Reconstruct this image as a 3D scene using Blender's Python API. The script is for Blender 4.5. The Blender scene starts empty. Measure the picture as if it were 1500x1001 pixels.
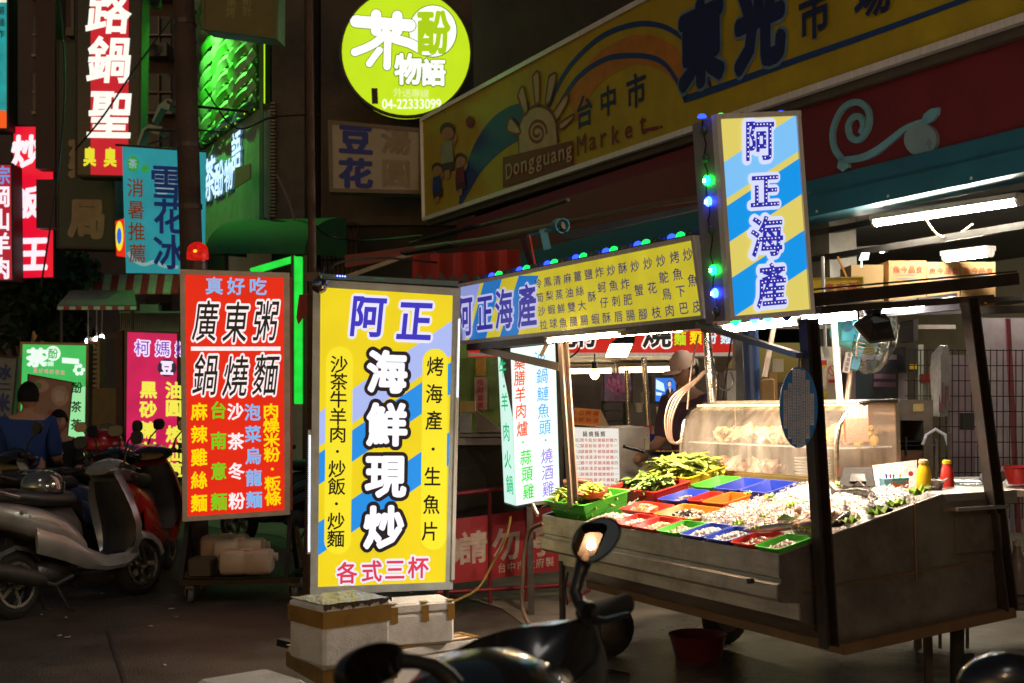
import bpy, math, random
from mathutils import Vector as V, Matrix
R_ = math.radians
sc = bpy.context.scene
col = sc.collection
rnd = random.Random(7)

# ------------------------------------------------------------------ camera
CAM = V((0, 0, 1.4)); PITCH = R_(2.55); ROLL = R_(0.86); FPX = 1900.0
_f = V((0, math.cos(PITCH), math.sin(PITCH)))
_u0 = V((0, -math.sin(PITCH), math.cos(PITCH))); _r0 = V((1, 0, 0))
_u = _u0 * math.cos(ROLL) + _r0 * math.sin(ROLL)
_r = _r0 * math.cos(ROLL) - _u0 * math.sin(ROLL)
cd = bpy.data.cameras.new('camera'); cam = bpy.data.objects.new('camera', cd); col.objects.link(cam)
cam.matrix_world = Matrix(((_r.x, _u.x, -_f.x, CAM.x), (_r.y, _u.y, -_f.y, CAM.y), (_r.z, _u.z, -_f.z, CAM.z), (0, 0, 0, 1)))
cd.sensor_width = 36; cd.lens = FPX / 1500 * 36; cd.clip_end = 400; cd.clip_start = 0.05
cd.dof.use_dof = True; cd.dof.focus_distance = 6.8; cd.dof.aperture_fstop = 5.0
sc.camera = cam

# ------------------------------------------------------------------ world, night light
w = bpy.data.worlds.new("World"); sc.world = w; w.use_nodes = True
nt = w.node_tree; bg = nt.nodes['Background']
sky = nt.nodes.new('ShaderNodeTexSky'); sky.sky_type = 'NISHITA'; sky.sun_disc = False
sky.sun_elevation = R_(4); sky.sun_rotation = R_(200)
nt.links.new(sky.outputs[0], bg.inputs[0]); bg.inputs[1].default_value = 0.048
sd = bpy.data.lights.new('moon', 'SUN'); sd.energy = 0.13; sd.angle = R_(10); sd.color = (1, .93, .85)
so = bpy.data.objects.new('moon', sd); col.objects.link(so); so.rotation_euler = (R_(40), 0, R_(20))
vs = sc.view_settings
vs.view_transform = 'Standard'; vs.look = 'None'; vs.exposure = 0.0; vs.gamma = 1.0
try: vs.use_curve_mapping = False
except Exception: pass
sc.render.engine = 'CYCLES'
cy = sc.cycles
cy.use_denoising = True; cy.max_bounces = 6; cy.diffuse_bounces = 3; cy.glossy_bounces = 4
cy.transmission_bounces = 6; cy.transparent_max_bounces = 12
cy.sample_clamp_indirect = 4; cy.sample_clamp_direct = 0
cy.caustics_reflective = False; cy.caustics_refractive = False; cy.use_light_tree = True

# ------------------------------------------------------------------ projection helpers (metres from picture points)
def ray(px, py):
    d = _f + _r * ((px - 750) / FPX) + _u * (-(py - 500.5) / FPX)
    return d
def at(px, py, Y):
    d = ray(px, py); return CAM + d * (Y / d.y)
def on(px, py, n, c):
    d = ray(px, py); return CAM + d * ((c - n.dot(CAM)) / n.dot(d))
E1 = V((-.428, .904, 0)).normalized(); E2 = V((.904, .428, 0)).normalized(); UP = V((0, 0, 1))
def onE(px, py, c): return on(px, py, E2, c)      # a wall running along the market front
def lin(h):
    if isinstance(h, str):
        h = h.lstrip('#'); h = [int(h[i:i + 2], 16) / 255 for i in (0, 2, 4)]
        return tuple(c / 12.92 if c <= .04045 else ((c + .055) / 1.055) ** 2.4 for c in h)
    return tuple(h)

# ------------------------------------------------------------------ materials
MC = {}
def pbr(name, color, rough=.6, metal=0., var=.25, ns=6., bump=.15, bs=60., spec=.5, stretch=None, em=0., rvar=.12, coat=0., dirt=0., dirtcol=(.02, .015, .01), ds=2.5, trans=0., alpha=1.):
    if name in MC: return MC[name]
    c = lin(color)
    m = bpy.data.materials.new(name); m.use_nodes = True; t = m.node_tree; b = t.nodes['Principled BSDF']
    tc = t.nodes.new('ShaderNodeTexCoord'); mp = t.nodes.new('ShaderNodeMapping'); t.links.new(tc.outputs['Object'], mp.inputs[0])
    if stretch: mp.inputs['Scale'].default_value = stretch
    n = t.nodes.new('ShaderNodeTexNoise'); n.inputs['Scale'].default_value = ns; n.inputs['Detail'].default_value = 6; n.inputs['Roughness'].default_value = .65
    t.links.new(mp.outputs[0], n.inputs['Vector'])
    r = t.nodes.new('ShaderNodeValToRGB'); r.color_ramp.elements[0].position = .3; r.color_ramp.elements[1].position = .72
    r.color_ramp.elements[0].color = tuple(x * (1 - var) for x in c) + (1,); r.color_ramp.elements[1].color = tuple(min(1, x * (1 + var * .6)) for x in c) + (1,)
    t.links.new(n.outputs['Fac'], r.inputs[0]); src = r.outputs[0]
    if dirt > 0:
        n3 = t.nodes.new('ShaderNodeTexNoise'); n3.inputs['Scale'].default_value = ds; n3.inputs['Detail'].default_value = 9; n3.inputs['Roughness'].default_value = .7
        t.links.new(tc.outputs['Object'], n3.inputs['Vector'])
        rr = t.nodes.new('ShaderNodeValToRGB'); rr.color_ramp.elements[0].position = .45; rr.color_ramp.elements[1].position = .7
        rr.color_ramp.elements[0].color = (0, 0, 0, 1); rr.color_ramp.elements[1].color = (dirt,) * 3 + (1,)
        t.links.new(n3.outputs['Fac'], rr.inputs[0])
        mx = t.nodes.new('ShaderNodeMix'); mx.data_type = 'RGBA'; t.links.new(rr.outputs[0], mx.inputs[0]); t.links.new(src, mx.inputs[6]); mx.inputs[7].default_value = tuple(dirtcol) + (1,)
        src = mx.outputs[2]
    t.links.new(src, b.inputs['Base Color'])
    mr = t.nodes.new('ShaderNodeMapRange'); mr.inputs[3].default_value = max(.02, rough - rvar); mr.inputs[4].default_value = min(1, rough + rvar)
    n2 = t.nodes.new('ShaderNodeTexNoise'); n2.inputs['Scale'].default_value = bs; n2.inputs['Detail'].default_value = 3
    t.links.new(mp.outputs[0], n2.inputs['Vector']); t.links.new(n.outputs['Fac'], mr.inputs[0]); t.links.new(mr.outputs[0], b.inputs['Roughness'])
    if bump > 0:
        bp = t.nodes.new('ShaderNodeBump'); bp.inputs['Strength'].default_value = bump; bp.inputs['Distance'].default_value = .01
        t.links.new(n2.outputs['Fac'], bp.inputs['Height']); t.links.new(bp.outputs[0], b.inputs['Normal'])
    b.inputs['Metallic'].default_value = metal; b.inputs['Specular IOR Level'].default_value = spec
    b.inputs['Coat Weight'].default_value = coat; b.inputs['Coat Roughness'].default_value = .08
    if trans: b.inputs['Transmission Weight'].default_value = trans
    if alpha < 1: b.inputs['Alpha'].default_value = alpha
    if em > 0: t.links.new(src, b.inputs['Emission Color']); b.inputs['Emission Strength'].default_value = em
    MC[name] = m; return m
def emit(name, color, s=1., sample=False, base=.25, rough=.4, mott=.0, ms=3.):
    """a lit surface: a lamp, a tube or a back-lit print"""
    if name in MC: return MC[name]
    c = lin(color); m = bpy.data.materials.new(name); m.use_nodes = True; t = m.node_tree; b = t.nodes['Principled BSDF']
    b.inputs['Base Color'].default_value = tuple(x * base for x in c) + (1,); b.inputs['Roughness'].default_value = rough
    b.inputs['Emission Color'].default_value = c + (1,); b.inputs['Emission Strength'].default_value = s
    if mott:
        tc = t.nodes.new('ShaderNodeTexCoord'); n = t.nodes.new('ShaderNodeTexNoise'); n.inputs['Scale'].default_value = ms; n.inputs['Detail'].default_value = 5
        mr = t.nodes.new('ShaderNodeMapRange'); mr.inputs[1].default_value = .3; mr.inputs[2].default_value = .7
        mr.inputs[3].default_value = s * (1 - mott); mr.inputs[4].default_value = s * (1 + mott * .6)
        t.links.new(tc.outputs['Object'], n.inputs['Vector']); t.links.new(n.outputs['Fac'], mr.inputs[0]); t.links.new(mr.outputs[0], b.inputs['Emission Strength'])
    m.cycles.emission_sampling = 'FRONT_BACK' if sample else 'NONE'
    MC[name] = m; return m
def glass(name, color=(.9, .95, .93), rough=.05, alpha=.25):
    if name in MC: return MC[name]
    m = bpy.data.materials.new(name); m.use_nodes = True; t = m.node_tree; b = t.nodes['Principled BSDF']
    b.inputs['Base Color'].default_value = lin(color) + (1,); b.inputs['Roughness'].default_value = rough
    tc = t.nodes.new('ShaderNodeTexCoord'); n = t.nodes.new('ShaderNodeTexNoise'); n.inputs['Scale'].default_value = 5; n.inputs['Detail'].default_value = 8
    mp = t.nodes.new('ShaderNodeMapping'); mp.inputs['Scale'].default_value = (3, 3, .6)
    t.links.new(tc.outputs['Object'], mp.inputs[0]); t.links.new(mp.outputs[0], n.inputs['Vector'])
    mr = t.nodes.new('ShaderNodeMapRange'); mr.inputs[1].default_value = .35; mr.inputs[2].default_value = .75; mr.inputs[3].default_value = alpha * .6; mr.inputs[4].default_value = min(1, alpha * 2)
    t.links.new(n.outputs['Fac'], mr.inputs[0]); t.links.new(mr.outputs[0], b.inputs['Alpha'])
    MC[name] = m; return m

# ------------------------------------------------------------------ mesh builder
class MB:
    def __init__(s, M=None): s.v = []; s.f = []; s.mi = []; s.k = 0; s.M = M
    def pt(s, p):
        p = V(p)
        if s.M is not None: p = s.M @ p
        s.v.append(p); return len(s.v) - 1
    def face(s, *idx): s.f.append(tuple(idx)); s.mi.append(s.k)
    def poly(s, pts): s.face(*[s.pt(p) for p in pts])
    def hexa(s, b, t):        # bottom ring of 4, top ring of 4
        i = [s.pt(p) for p in list(b) + list(t)]
        s.face(i[3], i[2], i[1], i[0]); s.face(i[4], i[5], i[6], i[7])
        for k in range(4): s.face(i[k], i[(k + 1) % 4], i[4 + (k + 1) % 4], i[4 + k])
    def box(s, c, d, ax=None):   # centre, full sizes, axes
        X, Y, Z = ax or (V((1, 0, 0)), V((0, 1, 0)), V((0, 0, 1))); c = V(c)
        X = X * d[0] / 2; Y = Y * d[1] / 2; Z = Z * d[2] / 2
        s.hexa([c - X - Y - Z, c + X - Y - Z, c + X + Y - Z, c - X + Y - Z], [c - X - Y + Z, c + X - Y + Z, c + X + Y + Z, c - X + Y + Z])
    def bbox(s, c, d, bev=.01, ax=None):   # box with chamfered vertical and top/bottom edges
        X, Y, Z = ax or (V((1, 0, 0)), V((0, 1, 0)), V((0, 0, 1))); c = V(c); hx, hy, hz = d[0] / 2, d[1] / 2, d[2] / 2
        b = min(bev, hx * .9, hy * .9, hz * .9)
        def ring(ex, ey, z):
            q = [(ex - b, -ey), (ex, -ey + b), (ex, ey - b), (ex - b, ey), (-ex + b, ey), (-ex, ey - b), (-ex, -ey + b), (-ex + b, -ey)]
            return [s.pt(c + X * x + Y * y + Z * z) for x, y in q]
        r = [ring(hx - b, hy - b, -hz), ring(hx, hy, -hz + b), ring(hx, hy, hz - b), ring(hx - b, hy - b, hz)]
        s.face(*r[0][::-1]); s.face(*r[3])
        for a, q in zip(r, r[1:]):
            for k in range(8): s.face(a[k], a[(k + 1) % 8], q[(k + 1) % 8], q[k])
    def bar(s, p, q, w, h=None, up=None):
        p = V(p); q = V(q); h = h or w; d = (q - p); L = d.length; d.normalize(); up = V(up) if up else (V((0, 0, 1)) if abs(d.z) < .9 else V((0, 1, 0)))
        x = d.cross(up).normalized(); y = x.cross(d).normalized()
        s.box((p + q) / 2, (w, L, h), (x, d, y))
    def cyl(s, p, q, r0, r1=None, n=12, cap=True):
        s.tube([p, q], [r0, r0 if r1 is None else r1], n, cap)
    def tube(s, pts, r, n=8, cap=True):
        pts = [V(p) for p in pts]; rs = r if isinstance(r, (list, tuple)) else [r] * len(pts)
        rings = []; prev = None
        for i, p in enumerate(pts):
            a = pts[max(0, i - 1)]; b = pts[min(len(pts) - 1, i + 1)]; d = (b - a).normalized()
            if prev is None: ref = V((0, 0, 1)) if abs(d.z) < .9 else V((1, 0, 0)); x = d.cross(ref).normalized()
            else: x = (prev - d * prev.dot(d)).normalized()
            prev = x; y = d.cross(x)
            rings.append([s.pt(p + (x * math.cos(2 * math.pi * k / n) + y * math.sin(2 * math.pi * k / n)) * rs[i]) for k in range(n)])
        for a, b in zip(rings, rings[1:]):
            for k in range(n): s.face(a[k], a[(k + 1) % n], b[(k + 1) % n], b[k])
        if cap: s.face(*rings[0][::-1]); s.face(*rings[-1])
    def loft(s, rings, cap=True, closed=True):
        R = [[s.pt(p) for p in r] for r in rings]; n = len(R[0])
        for a, b in zip(R, R[1:]):
            for k in range(n if closed else n - 1): s.face(a[k], a[(k + 1) % n], b[(k + 1) % n], b[k])
        if cap and closed: s.face(*R[0][::-1]); s.face(*R[-1])
    def lathe(s, c, axis, prof, n=20, cap=False):   # prof: (along, radius)
        c = V(c); d = V(axis).normalized(); ref = V((0, 0, 1)) if abs(d.z) < .9 else V((1, 0, 0)); x = d.cross(ref).normalized(); y = d.cross(x)
        rings = [[c + d * t + (x * math.cos(2 * math.pi * k / n) + y * math.sin(2 * math.pi * k / n)) * max(r, 1e-4) for k in range(n)] for t, r in prof]
        s.loft(rings, cap)
    def prism(s, pts, d):     # polygon extruded by vector d
        d = V(d); n = len(pts); a = [s.pt(p) for p in pts]; b = [s.pt(V(p) + d) for p in pts]
        s.face(*a[::-1]); s.face(*b)
        for k in range(n): s.face(a[k], a[(k + 1) % n], b[(k + 1) % n], b[k])
    def grid(s, fn, nu, nv):
        R = [[s.pt(fn(i / nu, j / nv)) for i in range(nu + 1)] for j in range(nv + 1)]
        for j in range(nv):
            for i in range(nu): s.face(R[j][i], R[j][i + 1], R[j + 1][i + 1], R[j + 1][i])
    def ball(s, c, r, n=10, m=6, sq=(1, 1, 1)):
        c = V(c); R = []
        for j in range(m + 1):
            a = math.pi * j / m; z = math.cos(a); q = max(math.sin(a), 1e-3)
            R.append([c + V((q * math.cos(2 * math.pi * k / n) * sq[0], q * math.sin(2 * math.pi * k / n) * sq[1], z * sq[2])) * r for k in range(n)])
        s.loft(R[::-1], cap=False)
BASE = {}
def mesh_obj(name, mb, mats, parent=None, smooth=False, auto=None):
    me = bpy.data.meshes.new(name)
    base = BASE.get(parent.name) if parent is not None else None
    vs_ = [v - base for v in mb.v] if base is not None else mb.v
    me.from_pydata([tuple(v) for v in vs_], [], mb.f)
    mats = mats if isinstance(mats, (list, tuple)) else [mats]
    for m in mats: me.materials.append(m)
    if len(mats) > 1: me.polygons.foreach_set('material_index', mb.mi)
    if smooth: me.polygons.foreach_set('use_smooth', [True] * len(me.polygons))
    me.update()
    if smooth: me.set_sharp_from_angle(angle=R_(38))
    o = bpy.data.objects.new(name, me); col.objects.link(o)
    if parent is not None:
        o.parent = parent
        if base is not None: BASE[o.name] = base
    return o
def thing(name, label, cat, loc=(0, 0, 0), group=None, local=False, rz=0):
    o = bpy.data.objects.new(name, None); col.objects.link(o); o.location = loc; o.rotation_euler = (0, 0, rz)
    o.empty_display_size = .1
    o['label'] = label; o['category'] = cat
    if group: o['group'] = group
    if not local: BASE[o.name] = V(loc)
    return o
def single(name, mb, mats, label, cat, group=None, smooth=False, kind=None):
    """a thing that is one mesh: origin moved to its base"""
    c = sum(mb.v, V()) / len(mb.v); c.z = min(v.z for v in mb.v)
    mb.v = [v - c for v in mb.v]; o = mesh_obj(name, mb, mats, None, smooth); o.location = c
    o['label'] = label; o['category'] = cat
    if group: o['group'] = group
    if kind: o['kind'] = kind
    return o
def struct(name, mb, mats, smooth=False, kind='structure', parent=None):
    o = mesh_obj(name, mb, mats, parent, smooth)
    if parent is None: o['kind'] = kind
    return o
def copy_tree(o, parent=None):
    c = o.copy(); col.objects.link(c); c.parent = parent
    for ch in list(o.children): copy_tree(ch, c)
    return c

# ------------------------------------------------------------------ glyphs
GC = {}
def glyph(ch, bev=0.):
    k = (ch, bev)
    if k in GC: return GC[k]
    if bev >= .05:      # bold or halo: the plain outline repeated round a circle, so corners stay round
        v0, f0 = glyph(ch, 0.); r = bev * .78; vs_ = []; fs = []
        nd = 22 if r > .09 else 12; offs = [(0, 0)] + [(r * math.cos(2 * math.pi * i / nd), r * math.sin(2 * math.pi * i / nd)) for i in range(nd)]
        if r > .05: offs += [(r * .5 * math.cos(2 * math.pi * (i + .5) / 6), r * .5 * math.sin(2 * math.pi * (i + .5) / 6)) for i in range(6)]
        for n_, (dx, dy) in enumerate(offs):
            b = len(vs_); vs_ += [(x + dx, y + dy, n_ * .004) for x, y, z in v0]; fs += [tuple(b + i for i in f) for f in f0]
        GC[k] = (vs_, fs); return GC[k]
    if bev: bev = bev * .62
    c = bpy.data.curves.new('glyph', 'FONT'); c.body = ch; c.size = 1; c.resolution_u = 2 if len(ch) == 1 and ord(ch) > 1000 else 4
    c.fill_mode = 'FRONT' if bev == 0 else 'BOTH'; c.bevel_depth = bev; c.bevel_resolution = 0
    o = bpy.data.objects.new('glyph', c)
    m = bpy.data.meshes.new_from_object(o)
    vs_ = [(v.co.x, v.co.y, v.co.z) for v in m.vertices]
    fs = []
    for p in m.polygons:
        if sum(vs_[i][2] for i in p.vertices) / len(p.vertices) >= -1e-6: fs.append(tuple(p.vertices))
    bpy.data.objects.remove(o); bpy.data.curves.remove(c); bpy.data.meshes.remove(m)
    used = sorted({i for f in fs for i in f}); mp = {j: i for i, j in enumerate(used)}
    vs_ = [vs_[i] for i in used]; fs = [tuple(mp[i] for i in f) for f in fs]
    GC[k] = (vs_, fs); return GC[k]

# ------------------------------------------------------------------ flat printed surfaces on a plane
class Surf:
    """a printed panel: four picture corners TL TR BR BL on the plane n.p=c"""
    def __init__(s, q, n, c):
        s.n = V(n).normalized(); s.c = c
        s.P = [on(x, y, s.n, c) for x, y in q]
        ctr = sum(s.P, V()) / 4
        if s.n.dot(CAM - ctr) < 0: s.N = -s.n
        else: s.N = s.n.copy()
        s.U = ((s.P[1] - s.P[0]) + (s.P[2] - s.P[3])).normalized(); s.W = s.N.cross(s.U).normalized()
        s.o = ctr; s.q2 = [s.to2(p) for p in s.P]; s.LAY = .002
    def to2(s, p): d = p - s.o; return (d.dot(s.U), d.dot(s.W))
    def px(s, x, y): return s.to2(on(x, y, s.n, s.c))
    def uv2(s, u, v):      # u right 0..1, v down 0..1
        TL, TR, BR, BL = s.q2
        return tuple((TL[i] * (1 - u) + TR[i] * u) * (1 - v) + (BL[i] * (1 - u) + BR[i] * u) * v for i in (0, 1))
    def p3(s, p, lay=0., z=0.): return s.o + s.U * p[0] + s.W * p[1] + s.N * (lay * s.LAY + z)
    def p3uv(s, u, v, z=0.): return s.p3(s.uv2(u, v), 0, z)
    def clip(s, pts):
        q = s.q2[::-1]; out = list(pts)     # BL BR TR TL -> counter clockwise
        for i in range(4):
            a, b = q[i], q[(i + 1) % 4]; inp = out; out = []
            if not inp: break
            side = lambda p: (b[0] - a[0]) * (p[1] - a[1]) - (b[1] - a[1]) * (p[0] - a[0])
            for j in range(len(inp)):
                p, r = inp[j - 1], inp[j]; sp, sr = side(p), side(r)
                if (sp >= 0) != (sr >= 0):
                    t = sp / (sp - sr); out.append((p[0] + (r[0] - p[0]) * t, p[1] + (r[1] - p[1]) * t))
                if sr >= 0: out.append(r)
        return out
    def poly(s, mb, pts, lay, clip=True):   # pts in picture coordinates of the print
        p = [s.px(*a) for a in pts]
        A = sum(p[i - 1][0] * p[i][1] - p[i][0] * p[i - 1][1] for i in range(len(p)))
        if A < 0: p = p[::-1]
        if clip: p = s.clip(p)
        if len(p) > 2: mb.poly([s.p3(a, lay) for a in p])
    def full(s, mb, lay=0, m=0.):
        mb.poly([s.p3uv(m, 1 - m, lay * s.LAY), s.p3uv(1 - m, 1 - m, lay * s.LAY), s.p3uv(1 - m, m, lay * s.LAY), s.p3uv(m, m, lay * s.LAY)])
    def axes(s, x, y):
        TL, TR, BR, BL = [V((a[0], a[1], 0)) for a in s.q2]
        p = V((*s.px(x, y), 0)); k = max(0, min(1, (TL - p).length / max(1e-6, (TL - p).length + (TR - p).length)))
        Vd = ((TL - BL).normalized() * (1 - k) + (TR - BR).normalized() * k).normalized()
        kt = max(0, min(1, (TL - p).length / max(1e-6, (TL - p).length + (BL - p).length)))
        Ud = ((TR - TL).normalized() * (1 - kt) + (BR - BL).normalized() * kt).normalized()
        return p, Ud, Vd
    def glyph(s, mb, ch, x, y, w, h, lay, bev=0., shear=0., zf=.003):
        """one character (or latin word) centred at picture point, w x h picture pixels"""
        p, Ud, Vd = s.axes(x, y)
        W_ = (V((*s.px(x + w / 2, y), 0)) - V((*s.px(x - w / 2, y), 0))).length
        H_ = (V((*s.px(x, y - h / 2), 0)) - V((*s.px(x, y + h / 2), 0))).length
        vs_, fs = glyph(ch, bev)
        if len(ch) == 1 and ord(ch) > 1000: x0, x1, y0, y1 = .03, .97, -.09, .85
        else:
            g0 = glyph(ch, 0.)[0]
            xs = [v[0] for v in g0]; ys = [v[1] for v in g0]; x0, x1, y0, y1 = min(xs), max(xs), min(ys), max(ys)
        b = len(mb.v)
        for v in vs_:
            a = (v[0] - (x0 + x1) / 2) / (x1 - x0) * W_; c = (v[1] - (y0 + y1) / 2) / (y1 - y0) * H_
            q = p + Ud * (a + shear * c) + Vd * c
            mb.pt(s.p3((q.x, q.y), lay, max(v[2], 0) * zf))
        for f in fs: mb.face(*[b + i for i in f])
    def text(s, mb, chars, x0, y0, x1, y1, w, h, lay, bev=0., shear=0.):
        n = len(chars)
        for i, ch in enumerate(chars):
            if ch in ' ': continue
            t = i / max(1, n - 1)
            if ch in '・·': s.disc(mb, x0 + (x1 - x0) * t, y0 + (y1 - y0) * t, w * .09, lay); continue
            s.glyph(mb, ch, x0 + (x1 - x0) * t, y0 + (y1 - y0) * t, w, h, lay, bev, shear)
    def disc(s, mb, x, y, r, lay, ry=None, n=20, clip=False):
        s.poly(mb, [(x + r * math.cos(2 * math.pi * k / n), y + (ry or r) * math.sin(2 * math.pi * k / n)) for k in range(n)], lay, clip)
    def stroke(s, mb, pts, wd, lay):
        wds = list(wd) if isinstance(wd, (list, tuple)) else [wd] * len(pts)
        if len(pts) > 3:
            P = [(a[0], a[1], w_) for a, w_ in zip(pts, wds)]; out = []
            for i in range(len(P) - 1):
                a, b, c, d = P[max(0, i - 1)], P[i], P[i + 1], P[min(len(P) - 1, i + 2)]
                for j in range(4):
                    t = j / 4; out.append([.5 * (2 * b[q] + (c[q] - a[q]) * t + (2 * a[q] - 5 * b[q] + 4 * c[q] - d[q]) * t * t + (3 * b[q] - a[q] - 3 * c[q] + d[q]) * t ** 3) for q in (0, 1, 2)])
            out.append(P[-1]); pts = [(o[0], o[1]) for o in out]; wds = [o[2] for o in out]
        p = [V(s.px(*a)) for a in pts]; n = len(p)
        L = []; Rr = []
        for i in range(n):
            d = (p[min(n - 1, i + 1)] - p[max(0, i - 1)]).normalized(); q = V((-d.y, d.x))
            x, y = pts[i]; k = (V(s.px(x + 1, y)) - V(s.px(x, y))).length * wds[i] / 2
            L.append(p[i] + q * k); Rr.append(p[i] - q * k)
        for i in range(n - 1):
            mb.poly([s.p3(Rr[i], lay), s.p3(Rr[i + 1], lay), s.p3(L[i + 1], lay), s.p3(L[i], lay)])
    def band(s, mb, x0, yc0, th, slope, lay, x1):   # a slanted stripe clipped to the panel
        s.poly(mb, [(x0, yc0 - th / 2), (x1, yc0 - th / 2 + slope * (x1 - x0)), (x1, yc0 + th / 2 + slope * (x1 - x0)), (x0, yc0 + th / 2)], lay)
    def hull(s, root, depth, frame_mat, body_mat, fr=.03, proud=.012, names=('housing', 'frame')):
        """the metal case behind the panel and the four frame rails round it"""
        mb = MB(); q = [s.p3uv(0, 1), s.p3uv(1, 1), s.p3uv(1, 0), s.p3uv(0, 0)]
        mb.hexa([p - s.N * depth for p in q], [p - s.N * .003 for p in q]); mesh_obj(names[0], mb, body_mat, root)
        P = [s.p3uv(0, 0), s.p3uv(1, 0), s.p3uv(1, 1), s.p3uv(0, 1)]; up = s.N; zc = s.N * ((proud - depth * .15) / 2)
        t = proud + depth * .15
        c = sum(P, V()) / 4
        for i in range(4):
            a, b = P[i], P[(i + 1) % 4]; d = (b - a).normalized(); inn = s.N.cross(d).normalized()
            if inn.dot(c - a) < 0: inn = -inn
            e = .0015 * (i % 2)
            mb = MB(); A = a - d * (0 if i % 2 else fr * .3); B = b + d * (0 if i % 2 else fr * .3)
            A = A - inn * fr * .3; B = B - inn * fr * .3
            z0 = -s.N * (depth * .15 - e); z1 = s.N * (proud - e)
            mb.hexa([A + z0, B + z0, B + inn * fr + z0, A + inn * fr + z0], [A + z1, B + z1, B + inn * fr + z1, A + inn * fr + z1])
            mesh_obj(names[1], mb, frame_mat, root)
def pbox(mb, x0, y0, x1, y1, Y, depth, dirv=None):
    """a box whose near face fills the picture rectangle at distance Y; depth in metres"""
    d = V(dirv) if dirv is not None else V((0, 1, 0))
    q = [at(x0, y1, Y), at(x1, y1, Y), at(x1, y0, Y), at(x0, y0, Y)]
    mb.hexa([p + d * depth for p in q], q)
def pbar(mb, a, b, w, h=None): mb.bar(at(*a), at(*b), w, h)
def ptube(mb, pts, r, n=8): mb.tube([at(*p) for p in pts], r, n)

def lamp_light(root, p, to, power, size, color, spread=170):
    d = bpy.data.lights.new('lamp_light', 'AREA'); d.energy = power; d.shape = 'RECTANGLE'; d.size, d.size_y = size; d.color = color; d.spread = R_(spread)
    o = bpy.data.objects.new('lamp_light', d); col.objects.link(o); q = (V(to) - V(p)).to_track_quat('-Z', 'Y'); o.rotation_euler = q.to_euler()
    o.location = V(p) - BASE[root.name]; o.parent = root
# common materials
STEEL = lambda: pbr('stainless_steel', (.56, .52, .49), .33, .9, .25, 3, .25, 90, stretch=(1, 1, 12), dirt=.55, dirtcol=(.13, .10, .08), ds=4)
DSTEEL = lambda: pbr('dull_painted_steel', (.10, .085, .08), .5, .6, .3, 8, .15, 80, dirt=.6, dirtcol=(.05, .025, .012), ds=9)
ALU = lambda: pbr('aluminium_trim', (.74, .74, .76), .4, .1, .2, 6, .1, 100, stretch=(8, 8, 1))
BLACK = lambda: pbr('black_plastic', (.012, .012, .013), .35, 0, .3, 10, .05, 120)
RUBBER = lambda: pbr('black_rubber', (.015, .014, .013), .8, 0, .3, 20, .2, 120)
DARKP = lambda: pbr('dark_paint', (.03, .028, .028), .55, .2, .3, 7, .12, 70)
# ================================================================== ground
def wet(m, c0, d0, d1):
    # a wet patch round c0: lower roughness towards its middle
    t = m.node_tree; b = t.nodes['Principled BSDF']
    tc = t.nodes.new('ShaderNodeTexCoord'); sep = t.nodes.new('ShaderNodeVectorMath'); sep.operation = 'DISTANCE'
    t.links.new(tc.outputs['Object'], sep.inputs[0]); sep.inputs[1].default_value = c0
    n = t.nodes.new('ShaderNodeTexNoise'); n.inputs['Scale'].default_value = 1.6; n.inputs['Detail'].default_value = 6; t.links.new(tc.outputs['Object'], n.inputs['Vector'])
    ma = t.nodes.new('ShaderNodeMath'); ma.operation = 'MULTIPLY_ADD'; t.links.new(n.outputs['Fac'], ma.inputs[0]); ma.inputs[1].default_value = -1.6; t.links.new(sep.outputs['Value'], ma.inputs[2])
    mr = t.nodes.new('ShaderNodeMapRange'); mr.inputs[1].default_value = d0; mr.inputs[2].default_value = d1; mr.inputs[3].default_value = .15; mr.inputs[4].default_value = 1
    t.links.new(ma.outputs[0], mr.inputs[0]); old = b.inputs['Roughness'].links[0].from_socket
    mu = t.nodes.new('ShaderNodeMath'); mu.operation = 'MULTIPLY'; t.links.new(old, mu.inputs[0]); t.links.new(mr.outputs[0], mu.inputs[1]); t.links.new(mu.outputs[0], b.inputs['Roughness'])
    return m
def ground_mat(): return wet(pbr('street_asphalt', (.056, .044, .033), .6, 0, .6, 2.2, .9, 70, rvar=.2, dirt=.6, dirtcol=(.13, .105, .085), ds=1.6), (.7, 5.2, 0), .3, 1.6)
mb = MB(); mb.poly([(-70, -40, 0), (70, -40, 0), (70, 110, 0), (-70, 110, 0)])
struct('ground', mb, ground_mat())
# worn concrete arcade floor (a sheet 5 mm above the road) and its irregular edge
CONC = wet(pbr('worn_concrete', (.22, .185, .145), .62, 0, .35, 3.5, .4, 60, rvar=.2, dirt=.8, dirtcol=(.05, .042, .035), ds=2.2), (.75, 6.5, 0), .3, 1.5)
mb = MB()
def e2(n, a): return E2 * n + E1 * a
edge = []
for i in range(60):
    a = -8 + i * .55; edge.append(e2(3.05 + .5 * math.sin(i * .7) * (a > 6) * .5 + .06 * rnd.uniform(-1, 1) + (.35 if a > 5.6 else 0), a))
far = [e2(16, a) for a in (24, -8)]
mb.poly([p + UP * .005 for p in edge] + [p + UP * .005 for p in far])
struct('pavement', mb, CONC)
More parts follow.
